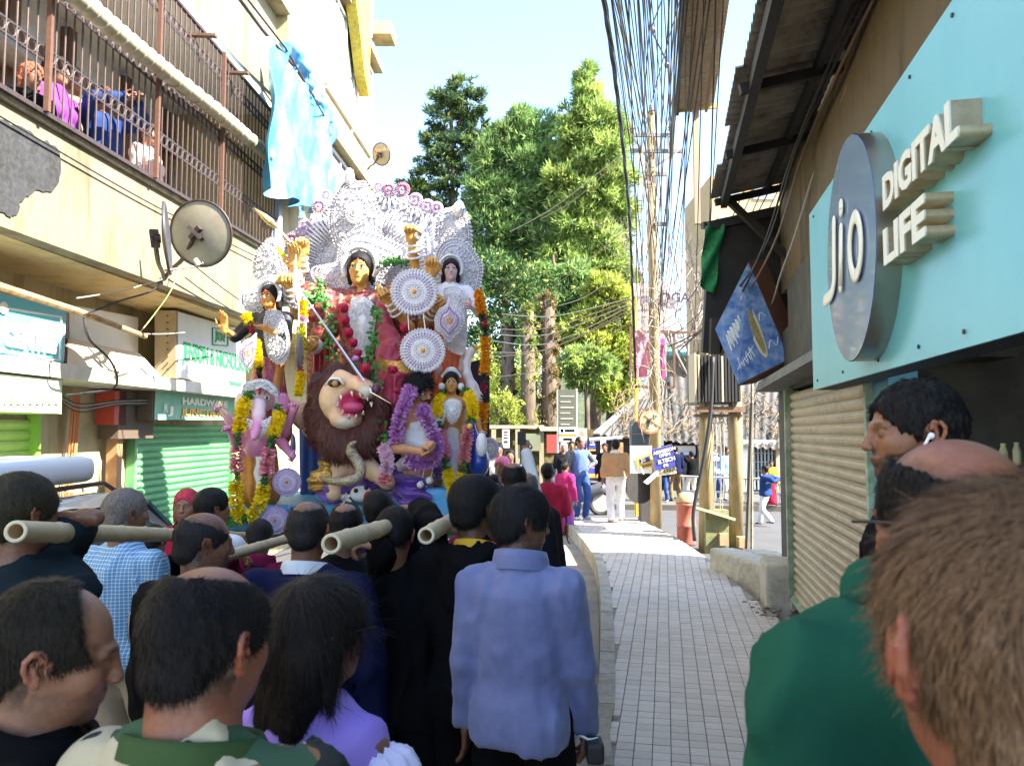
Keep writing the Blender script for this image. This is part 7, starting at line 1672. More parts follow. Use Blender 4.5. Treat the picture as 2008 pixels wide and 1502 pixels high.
# ---- snake
m = MB(); sp_ = catmull([P(628,935,6.05),P(648,943,5.95),P(680,944,5.9),P(702,936,5.9),P(708,920,5.9),P(700,902,5.92),P(690,888,5.92),P(688,874,5.9),P(698,866,5.86)], 8)
m.tube(sp_, [.012+.03*min(1, i/16)-.0*i if i < 52 else .034-.002*(i-52) for i in range(len(sp_))], 12)
for i in range(4, len(sp_)-6, 1):
    p = sp_[i]
    for a in (-.9,-.3,.3,.9): pass
one('snake_figure', 'patterned silver and brown cobra figure coiled over the lion paw', 'snake figure', m, pm('snake_scales', (.50,.42,.30), .35, .3, var=[(90,.95,(.10,.06,.03))], bump=(120,.9,.006)), smooth=True)
# ---- swan and peacock
def modelled(name, label, cat, S, h, mat, base, colf=None, disp=None):
    t = thing(name, label, cat, base); V, F = S.mesh(h, disp); link('body', fast_mesh('body', V-np.array(base), F, True, colf(V) if colf else None, mat), t); return t
S = Sdf(); S.chain([pk(932,682,6.7),pk(922,690,6.7),pk(915,712,6.68),pk(916,735,6.66),pk(926,760,6.66),pk(932,785,6.66),pk(926,810,6.68)], [.030,.036,.03,.034,.05,.075,.09], .03); S.ell(pk(915,830,6.75), (.13,.14,.11), .06)
SW_ = modelled('swan_figure', 'white swan figure with a long curved neck below the pale goddess', 'swan figure', S, .008, pm('swan_white', (.74,.64,.60), .4, var=(5,.4,(.7,.45,.45))), P(915,850,6.75))
m = MB(); m.tube([P(932,682,6.68),P(942,680,6.64),P(948,678,6.62)], [.022,.014,.004], 8); m.build('beak', pm('beak_yellow', (.72,.45,.06), .4), SW_, True)
m = MB(); m.ball(P(928,679,6.665), .008, 8, 6); m.build('eye', MATS['eye_black'], SW_, True)
S = Sdf(); S.ell(pk(940,905,6.25), (.085,.13,.13), .05); S.chain([pk(936,880,6.2),pk(926,850,6.15),pk(924,836,6.12)], [.06,.035,.034], .04)
PC_ = modelled('peacock_figure', 'royal blue peacock figure with a white wing at the right end of the platform', 'peacock figure', S, .008, pm('peacock_blue', (.01,.05,.32), .3, var=(9,.4,(.01,.02,.12)), coat=.3), P(940,940,6.25))
m = MB(); m.ball(P(944,872,6.12), .085, 12, 8, (.55,.5,1.15)); m.build('wing', SILW, PC_, True); m = MB(); m.ball(P(921,836,6.09), .024, 8, 6); m.build('beak', MATS['beak_yellow'], PC_, True)
for dx_ in (-6, 8):
    m = MB(); m.tube([P(940+dx_,935,6.2),P(942+dx_,955,6.18),P(936+dx_,968,6.12)], .014, 6); m.build('foot', pm('foot_cream', (.6,.5,.25), .5), PC_, True)
# ---- roundels of shola pith
PINKD = pm('shola_pink', (.66,.42,.62), .6, var=(30,.5,(.5,.25,.5))); ORGD = pm('bead_orange', (.75,.38,.08), .4); PURD = pm('shola_purple', (.30,.12,.45), .6)
def roundel(label, px, py, r, Y, nrm=(0,-1,0), core=ORGD, tint=SILW, ring=PINKD, group='round pith discs', sx=1.):
    c = P(px, py, Y); R = r*Y/1500; n = Vector(nrm).normalized(); t = thing('pith_disc', label, 'ornament disc', c-V3(0,0,R), 0, group)
    u = n.orthogonal().normalized(); w = n.cross(u)
    m = MB(); m.lathe(c, [(R,0),(R,.008),(R*.5,.02),(0,.024)], 40, n, False); m.build('disc', tint, t, False)
    for (ra, rb, k, mat, h) in ((.84,1.06,44,tint,.016),(.66,.86,36,LAV if tint is SILW else tint,.016),(.48,.66,30,ring,.02),(.30,.48,22,tint,.022),(.12,.30,12,core,.026)):
        m = MB()
        for i in range(k):
            a = 2*pi*i/k; d = u*cos(a)+w*sin(a); e = n.cross(d); diamond(m, c+n*.014+d*R*ra, d, e, R*(rb-ra), R*3.0*ra/k, n, h)
        m.build('petal_ring', mat, t)
    m = MB()
    for rr in (.66,.30): m.tube([c+n*.022+(u*cos(a)+w*sin(a))*R*rr for a in np.linspace(0,2*pi,41)[:-1]], .004, 4, closed=True)
    m.build('ring_cord', pm('cord_grey', (.45,.47,.5), .5), t)
    m = MB(); m.ball(c+n*.02, R*.12, 10, 6); m.build('boss', core, t, True); return t
roundel('large round pith disc with an orange flower centre below the raised hand', 812, 573, 46, 6.40, (.1,-1,.05))
roundel('large round pith disc with an orange centre hanging under the first one', 829, 688, 44, 6.35, (.12,-1,.05))
roundel('small lavender pith disc with a gold boss beside the elephant headed idol', 563, 945, 27, 6.0, (.1,-1,0), core=GOLDZ, tint=LAV, ring=SILW)
roundel('lavender pith disc with a gold boss hanging below the platform edge', 540, 1020, 27, 5.98, (.1,-1,0), core=GOLDZ, tint=LAV, ring=SILW)
roundel('pink and purple pith disc half hidden behind the warrior idol', 862, 886, 30, 6.25, (-.5,-1,0), core=PURD, tint=PINKD, ring=PURD)
GYD = pm('disc_back_grey', (.30,.26,.30), .8, var=(12,.5,(.2,.17,.2)))
for k, (x, y, r, lab) in enumerate(((580,560,36,'grey backed pith disc seen edge on below the open palm'),(586,690,34,'grey backed pith disc seen edge on above the lion'),(573,878,26,'dark mauve pith disc seen edge on beside the pink belly'))):
    c = P(x, y, 6.2); t = thing('pith_disc', lab, 'ornament disc', c-V3(0,0,r*.004), 0, 'round pith discs'); m = MB(); n = V3(1,.13,0).normalized(); R = r*6.2/1500
    m.lathe(c, [(R,0),(R*.9,.015),(0,.03)], 30, n, True); m.build('disc', GYD, t)
    m = MB(); [diamond(m, c+d*R*.95, d, n.cross(d), R*.14, .01, n, .008) for d in [n.orthogonal().normalized()*cos(a)+n.cross(n.orthogonal().normalized())*sin(a) for a in np.linspace(0,2*pi,40)[:-1]]]; m.build('petal_ring', GYD, t)
def pendant(label, pts, Y, seed, mat=PURD):
    t = thing('pith_pendant', label, 'ornament', P(sum(p[0] for p in pts)/len(pts), max(p[1] for p in pts), Y)); plate('plate', pts, Y, seed, parent=t, step=6, bead=2.4, th=.015, mat=SILW)
    cx = sum(p[0] for p in pts)/len(pts); cy = sum(p[1] for p in pts)/len(pts)
    for f, mt in ((.62,mat),(.38,PINKD)):
        m = MB(); m.tube([P(cx+(x-cx)*f, cy+(y-cy)*f, Y-.075) for x, y in smoothpoly(pts)], .006, 5, closed=True); m.build('inner_line', mt, t, True)
    m = MB(); rosette(m, P(cx, cy, Y-.07), .028, 8, h=.015); m.build('centre_flower', ORGD, t)
pendant('onion shaped white and purple pith pendant at the pale goddess waist', [(881,586),(890,600),(904,612),(910,630),(900,650),(890,660),(880,670),(868,656),(856,645),(854,625),(862,608),(874,600)], 6.5, 31)
pendant('fan shaped lavender pith pendant on the left goddess side', [(502,655),(492,664),(478,672),(470,690),(472,705),(482,720),(492,722),(498,712),(500,690)], 6.2, 32)
m = MB()
for (a, b) in (((800,618),(802,648)),((830,616),(834,646)),((556,970),(538,996)),((572,970),(566,996)),((576,905),(560,925)),((586,590),(586,656)),((580,500),(578,530))): m.tube([P(*a,6.3), P(*b,6.15)], .004, 4)
o = one('hanging_thread', 'white threads linking the hanging pith discs', 'thread', m, WHITE); o['kind'] = 'stuff'
# ---- garlands
def flower(m, c, r, d, R, k=13):   # ruffled blossom: two zigzag frills across the string direction d
    u = d.orthogonal().normalized(); w = d.cross(u); o = len(m.v); a0 = R.uniform(0, 6)
    vs = [Vector(c)]; fs = []
    for i in range(2*k):
        a = a0+pi*i/k; rr = r*(1.08 if i % 2 else .80)*R.uniform(.88,1.12); vs.append(Vector(c)+(u*cos(a)+w*sin(a))*rr+d*R.uniform(-.45,.45)*r*.5)
    m.add(vs, [(0, 1+i, 1+(i+1) % (2*k)) for i in range(2*k)])
GC = dict(y=pm('marigold_yellow', (.90,.70,.01), .85, var=(40,.3,(.85,.52,.0))), o=pm('marigold_orange', (.88,.38,.01), .85, var=(40,.4,(.85,.5,.02))), g=pm('leaf_green', (.03,.14,.02), .6, var=(30,.6,(.08,.26,.03))), p=pm('flower_pink', (.80,.28,.36), .8, var=(30,.5,(.8,.45,.45))),
  k=pm('leaf_black', (.015,.03,.02), .5), r=pm('flower_red', (.50,.01,.06), .6, var=(30,.5,(.3,.005,.03))), v=pm('flower_lilac', (.52,.20,.58), .8, var=(40,.5,(.72,.5,.76))), l=pm('flower_lime', (.62,.62,.02), .8), w=pm('flower_palepink', (.78,.50,.66), .7, var=(30,.4,(.85,.75,.8))))
def garland(label, pts, segs, r, seed, dens=.21):
    R = random.Random(seed); q = catmull([P(*p) for p in pts], 16); cum = [0]
    for i in range(1, len(q)): cum.append(cum[-1]+(q[i]-q[i-1]).length)
    L = cum[-1]; t = thing('garland', label, 'garland', min(q, key=lambda p: p.z)); tot = sum(s[1] for s in segs); acc = 0
    for (c, w_) in segs:
        s0 = acc/tot*L; acc += w_; s1 = acc/tot*L; m = MB(); s = s0
        while s < s1:
            i = min(max(1, int(np.searchsorted(cum, s))), len(q)-1); f = (s-cum[i-1])/max(cum[i]-cum[i-1], 1e-6); p = q[i-1].lerp(q[i], f); d = (q[i]-q[i-1]).normalized()
            rr = r*(1.0 if c in 'yopvwl' else .78)*R.uniform(.88,1.1)
            if c in 'yopvwl': flower(m, p, rr, (d+V3(R.uniform(-.25,.25),R.uniform(-.25,.25),R.uniform(-.25,.25))).normalized(), R)
            else:
                for _ in range(5):
                    e = V3(R.uniform(-1,1),R.uniform(-1,.3),R.uniform(-1,1)).normalized(); diamond(m, p, e, e.cross(d).normalized() if e.cross(d).length > .1 else V3(1,0,0), rr*1.25, rr*.35, V3(0,-1,0), rr*.15)
            s += r*dens
        m.build({'y':'yellow_flowers','o':'orange_flowers','g':'leaf_bunch','p':'pink_flowers','k':'dark_leaves','r':'red_flowers','v':'lilac_flowers','l':'lime_flowers','w':'pale_flowers'}[c], GC[c], t)
    return t
u_ = .0042
garland('long looped marigold, green and pink garland round the elephant headed idol', [(488,772,6.1),(476,800,6.02),(468,850,5.98),(465,900,5.97),(463,950,5.96),(462,990,5.95),(474,1014,5.93),(494,1010,5.93),(510,985,5.95),(520,940,5.95),(527,890,5.96),(538,845,6.0),(548,812,6.05),(547,796,6.08)],
  [('g',20),('y',70),('g',25),('p',55),('g',20),('y',80),('g',12),('y',70),('g',20),('p',55),('g',25),('y',55),('g',14)], 13.5*u_, 1)
garland('yellow and red garland hanging from the left goddess raised hand', [(482,618,6.25),(488,632,6.25),(497,655,6.25),(503,690,6.22),(508,728,6.2),(512,762,6.2)], [('y',16),('k',6),('r',18),('k',12),('y',56),('k',18),('r',18)], 11*u_, 2)
garland('yellow garland strand to the right of the left goddess', [(594,590,6.4),(594,620,6.4),(590,650,6.4),(588,700,6.38),(590,740,6.35),(584,775,6.3)], [('y',25),('w',14),('l',50),('k',10),('r',14),('y',36)], 10*u_, 3)
garland('tall orange, black and red garland down the right side of the float', [(938,572,6.7),(944,610,6.66),(950,640,6.62),(952,680,6.6),(950,740,6.58),(950,780,6.55),(946,820,6.52),(942,856,6.5)], [('o',48),('k',16),('r',14),('k',18),('o',66),('k',20),('r',14),('k',20),('o',62)], 12*u_, 4)
garland('yellow, pink and green garland down the left side of the young god', [(868,768,6.3),(858,800,6.2),(862,830,6.16),(868,870,6.12),(876,915,6.08),(884,950,6.02),(892,985,5.98),(900,1004,5.96)], [('g',12),('y',44),('g',22),('p',46),('g',22),('y',62),('g',10)], 11.5*u_, 5)
garland('yellow, pink and green garland down the right side of the young god', [(914,768,6.3),(926,790,6.2),(926,820,6.16),(918,845,6.12),(912,885,6.1),(908,925,6.06),(904,955,6.02),(900,990,5.98)], [('g',12),('y',50),('g',20),('p',62),('g',22),('y',56)], 12.5*u_, 6)
garland('thick lilac garland hanging from the warrior idol neck on the left', [(806,760,6.05),(795,790,5.98),(784,820,5.94),(778,850,5.92),(776,870,5.92)], [('v',100)], 15*u_, 7)
garland('thick lilac garland looped over the warrior idol arm on the right', [(826,800,5.98),(838,824,5.95),(850,850,5.94),(858,880,5.93),(846,904,5.9),(820,908,5.9),(796,896,5.9)], [('v',40),('v',60)], 15*u_, 8)
garland('pale pink flower chain trailing over the lion paw', [(752,878,5.95),(760,900,5.9),(757,925,5.88),(752,950,5.88)], [('w',60),('p',20)], 13*u_, 9)
def rose(label, px, py, r, Y, mat, seed):
    R = random.Random(seed); c = P(px, py, Y); rr = r*Y/1500; m = MB()
    for k in range(14):
        a = k*2.4; rad = rr*(.25+.75*k/14); d = V3(cos(a), -.35-.9*(1-k/14), sin(a)).normalized(); u = d.orthogonal().normalized(); w = d.cross(u); pc = c+d*rad*.55
        m.grid(lambda s, t: pc+(u*(s-.5)+w*(t-.5))*rad*1.15+d*rad*(.25-.9*((s-.5)**2+(t-.5)**2)), 3, 3)
    one('rose', label, 'cloth rose', m, mat, 'cloth roses on the central idol', True)
RS = pm('rose_red', (.45,.006,.05), .7, var=(30,.4,(.28,.0,.03)))
rl = ['uppermost red cloth rose left of the central breastplate','second red cloth rose down the left of the breastplate','third red cloth rose down the left of the breastplate','fourth red cloth rose down the left of the breastplate','lowest rose of the chain left of the breastplate','upper red cloth rose under the first large disc','lower red cloth rose under the first large disc','red cloth rose on the central skirt beside the gold band','red cloth rose low on the skirt above the warrior','red cloth rose hanging above the lion muzzle','small red cloth rose beside the lilac garland','red cloth rose near the warrior fist','dark red cloth rose under the lion jaw']
for k, (x, y, r) in enumerate(((672,604,15),(675,628,15),(682,652,15),(692,672,13),(702,692,11),(794,642,15),(796,668,15),(770,726,14),(778,768,16),(716,722,15),(748,812,9),(752,872,10),(752,838,11))): rose(rl[k], x, y, r, 6.42 if k < 9 else 6.1, RS, k)
for k, (x, y, r) in enumerate(((697,704,10),(738,806,9))): rose(['small magenta cloth rose at the end of the red chain','magenta cloth rose beside the lion jaw'][k], x, y, r, 6.3-.2*k, GC['v'], 40+k)
def leafstrand(label, pts, Y, seed, n=70, sz=.05):
    R = random.Random(seed); q = catmull([P(x, y, Y) for x, y in pts], 8); m = MB(); m.tube(q, .006, 4)
    for i in range(n):
        p = q[R.randrange(len(q))]+V3(R.uniform(-.04,.04),R.uniform(-.05,.0),R.uniform(-.02,.02)); d = V3(R.uniform(-1,1),R.uniform(-.6,0),R.uniform(-1,.5)).normalized(); e = d.cross(V3(0,-1,.3)).normalized()
        diamond(m, p, d, e, sz*R.uniform(.7,1.3), sz*.38, V3(0,-1,0), .008)
    one('leaf_strand', label, 'leaf garland', m, GC['g'], None)
leafstrand('green ivy strand left of the red roses', [(626,556),(640,600),(648,650),(656,700),(672,730),(690,724)], 6.6, 1, 150); leafstrand('green ivy strand down the front of the central skirt', [(742,604),(735,650),(730,700),(736,750),(748,790)], 6.4, 2, 120)
leafstrand('dark leafy spray between the lion and the warrior', [(735,800),(745,830),(750,860)], 6.12, 3, 60); leafstrand('dark leaves behind the central idol shoulder', [(750,520),(775,510),(795,520)], 6.9, 4, 60); leafstrand('small leaf bunch beside the red cloth column', [(615,578),(620,590)], 6.55, 5, 16, .08)
# ---- weapons and drapery
STEEL = pm('blade_steel', (.62,.64,.68), .25, .9)
m = MB(); m.tube([P(574,548,6.4), P(728,768,5.85)], [.006,.012], 8); m.bar(P(728,768,5.85), P(768,792,5.8), .05, .008, taper=.2); one('trident_spear', 'long silver spear slanting from the left hands to the lion muzzle', 'spear', m, STEEL)
m = MB(); m.tube([P(592,500,6.66), P(545,448,6.6)], .008, 8); a = P(545,448,6.6); b = P(498,408,6.55); d = (b-a).normalized(); m.tube([a, a.lerp(b,.3), a.lerp(b,.6), b], [.008,.035,.028,.002], 10); one('spear', 'brass spade headed spear pointing up left out of the top left fist', 'spear', m, pm('brass', (.62,.45,.2), .3, .8))
m = MB(); m.prism([P(812,462,6.7), P(822,440,6.7), P(836,428,6.7), P(838,442,6.7), P(826,462,6.7), P(820,470,6.7)], V3(0,.02,0)); one('blade', 'small pale curved blade in the raised right fist', 'blade', m, pm('blade_pale', (.6,.68,.78), .3, .5))
m = MB(); m.prism([P(560,500,6.5), P(552,490,6.5), P(540,478,6.5), P(546,496,6.5), P(556,512,6.5)], V3(0,.015,0)); one('arrow_head', 'coloured paper arrow head above the open palm', 'arrow', m, GC['l'])
m = MB(); m.tube([P(428,792,6.05), P(446,812,6.05)], .004, 5); m.prism([P(424,800,6.05),P(430,786,6.05),P(438,796,6.05)], V3(0,.006,0)); one('small_goad', 'tiny brass goad in the raised pink hand', 'goad', m, MATS['brass'])
PURS = pm('satin_purple', (.10,.02,.26), .3, var=(6,.5,(.04,.01,.12)), bump=(14,.5,.02), sheen=.4)
S = Sdf()
for (x, y, rx, rz, Y) in ((655,968,.12,.07,6.15),(700,948,.18,.10,6.25),(740,955,.16,.09,6.3),(790,940,.16,.13,6.2),(805,960,.16,.12,6.1),(815,985,.12,.08,6.05),(840,925,.14,.10,6.3)): S.ell(pk(x,y,Y), (rx,.14,rz), .05)
V_, F_ = S.mesh(.011, lambda x, y, z: .022*np.sin(z*60+6*vnoise(x*5, y*5, z*5))+.012*vnoise(x*20, y*20, z*20), dmax=.05)
o = link('satin_drape', fast_mesh('satin_drape', V_, F_, True, None, PURS)); tag(o, 'rumpled purple satin heaped at the feet of the lion and warrior', 'drapery')
S = Sdf(); S.ell(pk(632,945,6.15), (.11,.09,.10), .03); S.ell(pk(640,920,6.18), (.07,.07,.10), .03); V_, F_ = S.mesh(.01, lambda x, y, z: .02*vnoise(x*25, y*25, z*25)+.01*np.sin(z*90), dmax=.04)
o = link('gold_drape', fast_mesh('gold_drape', V_, F_, True, None, GOLDZ)); tag(o, 'crumpled gold brocade cloth at the left foot of the lion', 'drapery')
S = Sdf()
for k in range(22): a = k*2.4; S.cap(pk(668,975,6.1), pk(668,975,6.1)+np.array((cos(a)*.075*(k%3+1)/2.2, -.05+.02*(k%4), sin(a)*.05)), .022, .010, .012)
V_, F_ = S.mesh(.006); o = link('conch_heap', fast_mesh('conch_heap', V_, F_, True, None, pm('shell_white', (.76,.72,.64), .5))); tag(o, 'heap of spiky white shells on the platform front edge', 'shells')
t = thing('toy_head', 'white round toy head with black patches and a red ball on the platform edge', 'toy', P(712,985,6.0)); m = MB(); m.ball(P(708,968,6.05), .075, 16, 10, (1.15,.8,.85)); m.build('head', WHITE, t, True)
for (x, y) in ((698,962),(718,956)): m = MB(); m.ball(P(x,y,5.99), .018, 8, 6); m.build('patch', MATS['eye_black'], t, True)
m = MB(); m.ball(P(724,974,6.0), .045, 12, 8); m.build('red_ball', GC['r'], t, True)
for k, (x, y) in enumerate(((824,950),(842,942))):
    m = MB(); m.ball(P(x,y,6.0), .03, 10, 8); m.tube([P(x+3,y-6,6.0), P(x+12,y-50,6.1)], .004, 4); one('tassel_ball', ['white pompom hanging lowest beside the blue block', 'white pompom hanging a little higher beside the blue block'][k], 'pompom', m, SILW, smooth=True)
roundel('white scalloped pith ornament at the far right of the float', 958, 880, 22, 6.9, (.6,-1,0), core=SILW)
m = MB()
for k in range(60): x = random.uniform(790,830) if k % 2 else random.uniform(440,470); p = P(x, random.uniform(1000,1030), 6.1); d = V3(random.uniform(-1,1),-.4,random.uniform(-.8,.2)).normalized(); diamond(m, p, d, d.cross(V3(0,-1,.2)).normalized(), .09, .02, NF, .01)
o = one('green_leaves', 'green leaves tied under the front edge of the blue platform', 'leaves', m, GC['g']); o['kind'] = 'stuff'
# ---- bamboo carrying poles
BAM = pm('bamboo', (.46,.36,.20), .55, var=[(4,.6,(.30,.20,.10)),(30,.4,(.56,.48,.32))], bump=[(30,.3,.003)], stretch=(1,1,1))
BIN = pm('bamboo_inside', (.30,.19,.09), .8)
def bamboo(label, a, b, r0, r1):
    a = P(*a); b = P(*b); e = a+(b-a)*((6.6-a.y)/(b.y-a.y)); e.z = Z0-.31; t = thing('bamboo_pole', label, 'bamboo pole', a, 0); m = MB(); pts = []; rs = []
    path = [a.lerp(b, f) for f in np.linspace(0,1,7)]+[b.lerp(e, f) for f in np.linspace(.12,1,8)]
    d = 0
    for i in range(len(path)-1):
        p, q = path[i], path[i+1]
        for f in (0, .5): 
            g = (i+f)/len(path); pts.append(p.lerp(q, f)); rs.append((r0+(r1-r0)*g)*(1.0))
        if i % 1 == 0: pts += [p.lerp(q,.93), p.lerp(q,.96), p.lerp(q,.985)]; rr = rs[-1]; rs += [rr, rr*1.09, rr]
    pts[0] = a; n = 18
    m.tube(pts, rs, n, caps=False); m.build('culm', BAM, t, True)
    dv = (pts[1]-pts[0]).normalized(); m = MB(); m.lathe(a, [(rs[0],0),(rs[0]*.66,-.002),(rs[0]*.64,.10),(.0,.12)], n, dv, False); m.build('cut_end', BIN, t, True)
    m = MB(); m.lathe(a-dv*.001, [(rs[0]*1.0,.0),(rs[0]*.98,-.004),(rs[0]*.68,-.004),(rs[0]*.66,.0)], n, dv, False); m.build('rim', pm('bamboo_cut', (.58,.50,.34), .7), t, True); return t
BA = bamboo('thick bamboo pole end on the shoulder of the man at the far left', (32,1042,2.15), (357,1049,3.75), .031, .029)
BB = bamboo('thinner bamboo pole end above the bald man in the dark uniform', (368,1112,2.75), (556,1058,4.1), .024, .023)
BC = bamboo('thick bamboo pole end right of the navy sweater man', (650,1066,2.4), (800,1020,3.5), .032, .029)
BD = bamboo('bamboo pole end beside the black hooded man', (836,1050,2.75), (905,1008,3.7), .031, .028)
# ---------------------------------------------------------------- parked hatchback
CX0, CX1 = -3.92, -2.52
CAR = thing('parked_car', 'silver hatchback with a roof box parked along the green shutters at the left', 'car', (-3.2, 5.4, 0))
CP = pm('car_silver', (.55,.60,.66), .22, .55, coat=.6); CG = pm('car_glass', (.06,.09,.12), .05, spec=.9); RBK = pm('rubber', (.015,.015,.015), .7)
def loft(prof, x0, x1, inset, name, mat, nz=9):
    m = MB(); n = len(prof)
    for i in range(nz):
        t = i/(nz-1); e = (2*t-1); k = inset*abs(e)**4; x = x0+(x1-x0)*t
        cy = sum(p[0] for p in prof)/n; cz = sum(p[1] for p in prof)/n
        for (y, z) in prof: tum = max(0, z-.9)*.22*e; m.v.append((x-tum, cy+(y-cy)*(1-k), cz+(z-cz)*(1-k)))
    for i in range(nz-1):
        for j in range(n): a = i*n+j; b = i*n+(j+1)%n; m.f.append((a, a+n, b+n, b)); m.mi.append(0)
    m.f.append(tuple(range(n))); m.f.append(tuple((nz-1)*n+j for j in range(n))[::-1]); m.mi += [0,0]
    return m.build(name, mat, CAR, True)
loft([(3.45,.25),(3.40,.6),(3.45,.95),(3.62,1.0),(6.1,.98),(7.0,.88),(7.3,.7),(7.35,.3),(6.8,.2),(4.0,.2)], CX0, CX1, .05, 'body', CP)
loft([(3.55,.98),(3.75,1.42),(4.0,1.49),(5.2,1.50),(5.55,1.44),(6.25,1.0)], CX0+.06, CX1-.06, .03, 'cabin', CP)
def side(pts, x): return [Vector((x-max(0,z-.9)*.22, y, z)) for y, z in pts]
for pts in ([(3.95,1.04),(4.02,1.40),(4.62,1.42),(4.66,1.04)], [(4.74,1.04),(4.70,1.42),(5.22,1.42),(5.68,1.22),(5.85,1.04)]):
    m = MB(); m.prism(side(pts, CX1-.035), V3(.006,0,0)); m.build('side_window', CG, CAR)
m = MB(); m.hexa([(CX0+.15,5.66,1.38),(CX1-.15,5.66,1.38),(CX1-.10,6.16,1.05),(CX0+.1,6.16,1.05),(CX0+.15,5.68,1.40),(CX1-.15,5.68,1.40),(CX1-.10,6.18,1.07),(CX0+.1,6.18,1.07)]); m.build('windscreen', CG, CAR)
m = MB(); m.hexa([(CX0+.2,3.55,1.05),(CX1-.2,3.55,1.05),(CX1-.22,3.66,1.36),(CX0+.22,3.66,1.36),(CX0+.2,3.53,1.05),(CX1-.2,3.53,1.05),(CX1-.22,3.64,1.36),(CX0+.22,3.64,1.36)]); m.build('rear_window', CG, CAR)
for x in (CX1-.24, CX0+.24):
    m = MB(); m.tube([(x,3.9,1.49),(x,4.0,1.55),(x,5.2,1.56),(x,5.35,1.50)], .016, 6); m.build('roof_rail', pm('rail_black', (.03,.03,.03), .4), CAR)
S = Sdf(); S.box((CX1-.52,4.35,1.66), (.30,.75,.085), .06); V_, F_ = S.mesh(.03); wlink('roof_box', V_, F_, pm('roof_box_white', (.66,.70,.74), .35), CAR)
for y in (4.1, 6.55):
    for x, d in ((CX1-.10,1),(CX0+.10,-1)):
        m = MB(); m.lathe((x-.09*d,y,.31), [(.31,0),(.31,.18),(.2,.19)], 20, (d,0,0)); w = m.build('wheel', RBK, CAR, True); m = MB(); m.lathe((x+.095*d,y,.31), [(.19,0),(.17,.02),(.0,.03)], 14, (d,0,0)); m.build('rim', CP, w)
m = MB(); m.ball((CX1+.06,5.75,1.05), .09, 10, 6, (.9,.5,.7)); m.build('mirror', CP, CAR, True)
for y in (4.55, 5.5): m = MB(); m.tube([(CX1-.005,y-.08,.92),(CX1+.02,y,.93),(CX1-.005,y+.08,.92)], .012, 6); m.build('door_handle', CP, CAR, True)
for x in (CX0+.1, CX1-.1): m = MB(); m.ball((x,3.46,.92), .10, 8, 6, (.6,.4,1.3)); m.build('tail_lamp', pm('lamp_red', (.4,.01,.01), .2), CAR, True)
# ---------------------------------------------------------------- people
SK = dict(d=(.12,.050,.026), m=(.17,.076,.04), l=(.26,.125,.075), r=(.25,.085,.045))
fb = fabric
NAVY = fb('navy', (.007,.010,.042)); BLKF = fb('black', (.0035,.0035,.0045)); CHAR = fb('charcoal', (.013,.012,.015)); TEAL = fb('dark_teal', (.008,.015,.020)); MRN = fb('maroon', (.17,.012,.045)); JEAN = fb('denim', (.03,.07,.24), col2=(.06,.13,.34)); WHT = fb('white', (.66,.66,.68)); BEI = fb('beige', (.42,.34,.25)); KHK = fb('khaki', (.20,.13,.06)); REDF = fb('red', (.42,.02,.05)); PUR = fb('purple', (.24,.05,.30)); YLW = fb('yellow', (.75,.42,.04)); LBL = fb('light_blue', (.30,.38,.72)); PNKF = fb('pink', (.72,.25,.36)); WHP = fb('cream', (.62,.58,.48)); CYN = fb('turquoise', (.22,.52,.66)); OLV = fb('olive', (.08,.08,.04))
BLJ = pm('jacket_blue', (.155,.175,.33), .62, var=[(2.2,.45,(.085,.10,.24)),(26,.15,(.26,.28,.5))], bump=[(300,.15,.001),(7,.3,.02)], spec=.35, sheen=.25)
def placed(px, top, Y, g=0.): p = P(px, top, Y); return V3(p.x, Y, g), p.z-g
def LW(loc, yaw, p):
    q = Vector(p)-Vector(loc); c, s_ = cos(-yaw), sin(-yaw); return (q.x*c-q.y*s_, q.x*s_+q.y*c, q.z)
def man(label, px, tp_, Y, yaw, g=0., near=1, reach=None, **k):
    loc, hh = placed(px, tp_, Y, g); h = hh*k.pop('hk', 1.)-.006
    q = {0: dict(hv=.0046, bv=.0155, hvox=.008), 1: dict(hv=.0064, bv=.018, hvox=.008), 2: dict(hv=.009, bv=.021, hvox=.010, limbv=.045), 3: dict(hv=.013, bv=.028, hvox=.013, limbv=.05)}[near]
    q.update(k)
    if reach:
        A = []
        for sg_ in (1, -1):
            if sg_ in reach:
                r = reach[sg_]; a = dict(side=sg_, to=LW(loc, yaw, r[0])); 
                if r[1]: a.update(r[1]); 
                for key in ('palm', 'fdir'):
                    if key in a: v = Vector(a[key]); a[key] = tuple(Matrix.Rotation(-yaw, 3, 'Z') @ v)
                A.append(a)
            else: A.append(dict(side=sg_))
        q['arms'] = A
    q.setdefault('skin', SK['m'])
    if near <= 1 and 'hair' in q and q['hair'] and 'n' not in q['hair']: q['hair'] = dict(q['hair'], n=3000, len=.02, wd=.0008, lift=.35)
    f = figure('person', label, loc, yaw, h=h, **q); return f
BALD = ((0,-.015,.135),(.064,.095,.066)); RECED = ((0,.075,.085),(.085,.075,.085))
H1 = dict(style='short', th=.011); HB = dict(style='bald', th=.005, bald=BALD); HR = dict(style='bald', th=.007, bald=RECED)
HL = dict(style='long'); hc = lambda d, **k: dict(d, **k)
GRIP = dict(curl=1.0, thumb=.9, palm=(0,0,-1), fdir=(-1,.25,.1))
def onpole(pole_a, pole_b, px):   # a point on top of a pole at image column px
    a = P(*pole_a); b = P(*pole_b); best = min((a.lerp(b, t) for t in np.linspace(0,1.3,60)), key=lambda p: abs(1004+FPX*p.x/p.y-px)); return best
pA = ((32,1042,2.15),(357,1049,3.75)); pB = ((368,1112,2.75),(556,1058,4.1)); pC = ((650,1066,2.4),(800,1020,3.5)); pD = ((836,1050,2.75),(905,1008,3.7))
def grip(pole, px, side=1, dz=.055):
    p = onpole(*pole, px); return p+V3(side*.06, 0, dz)
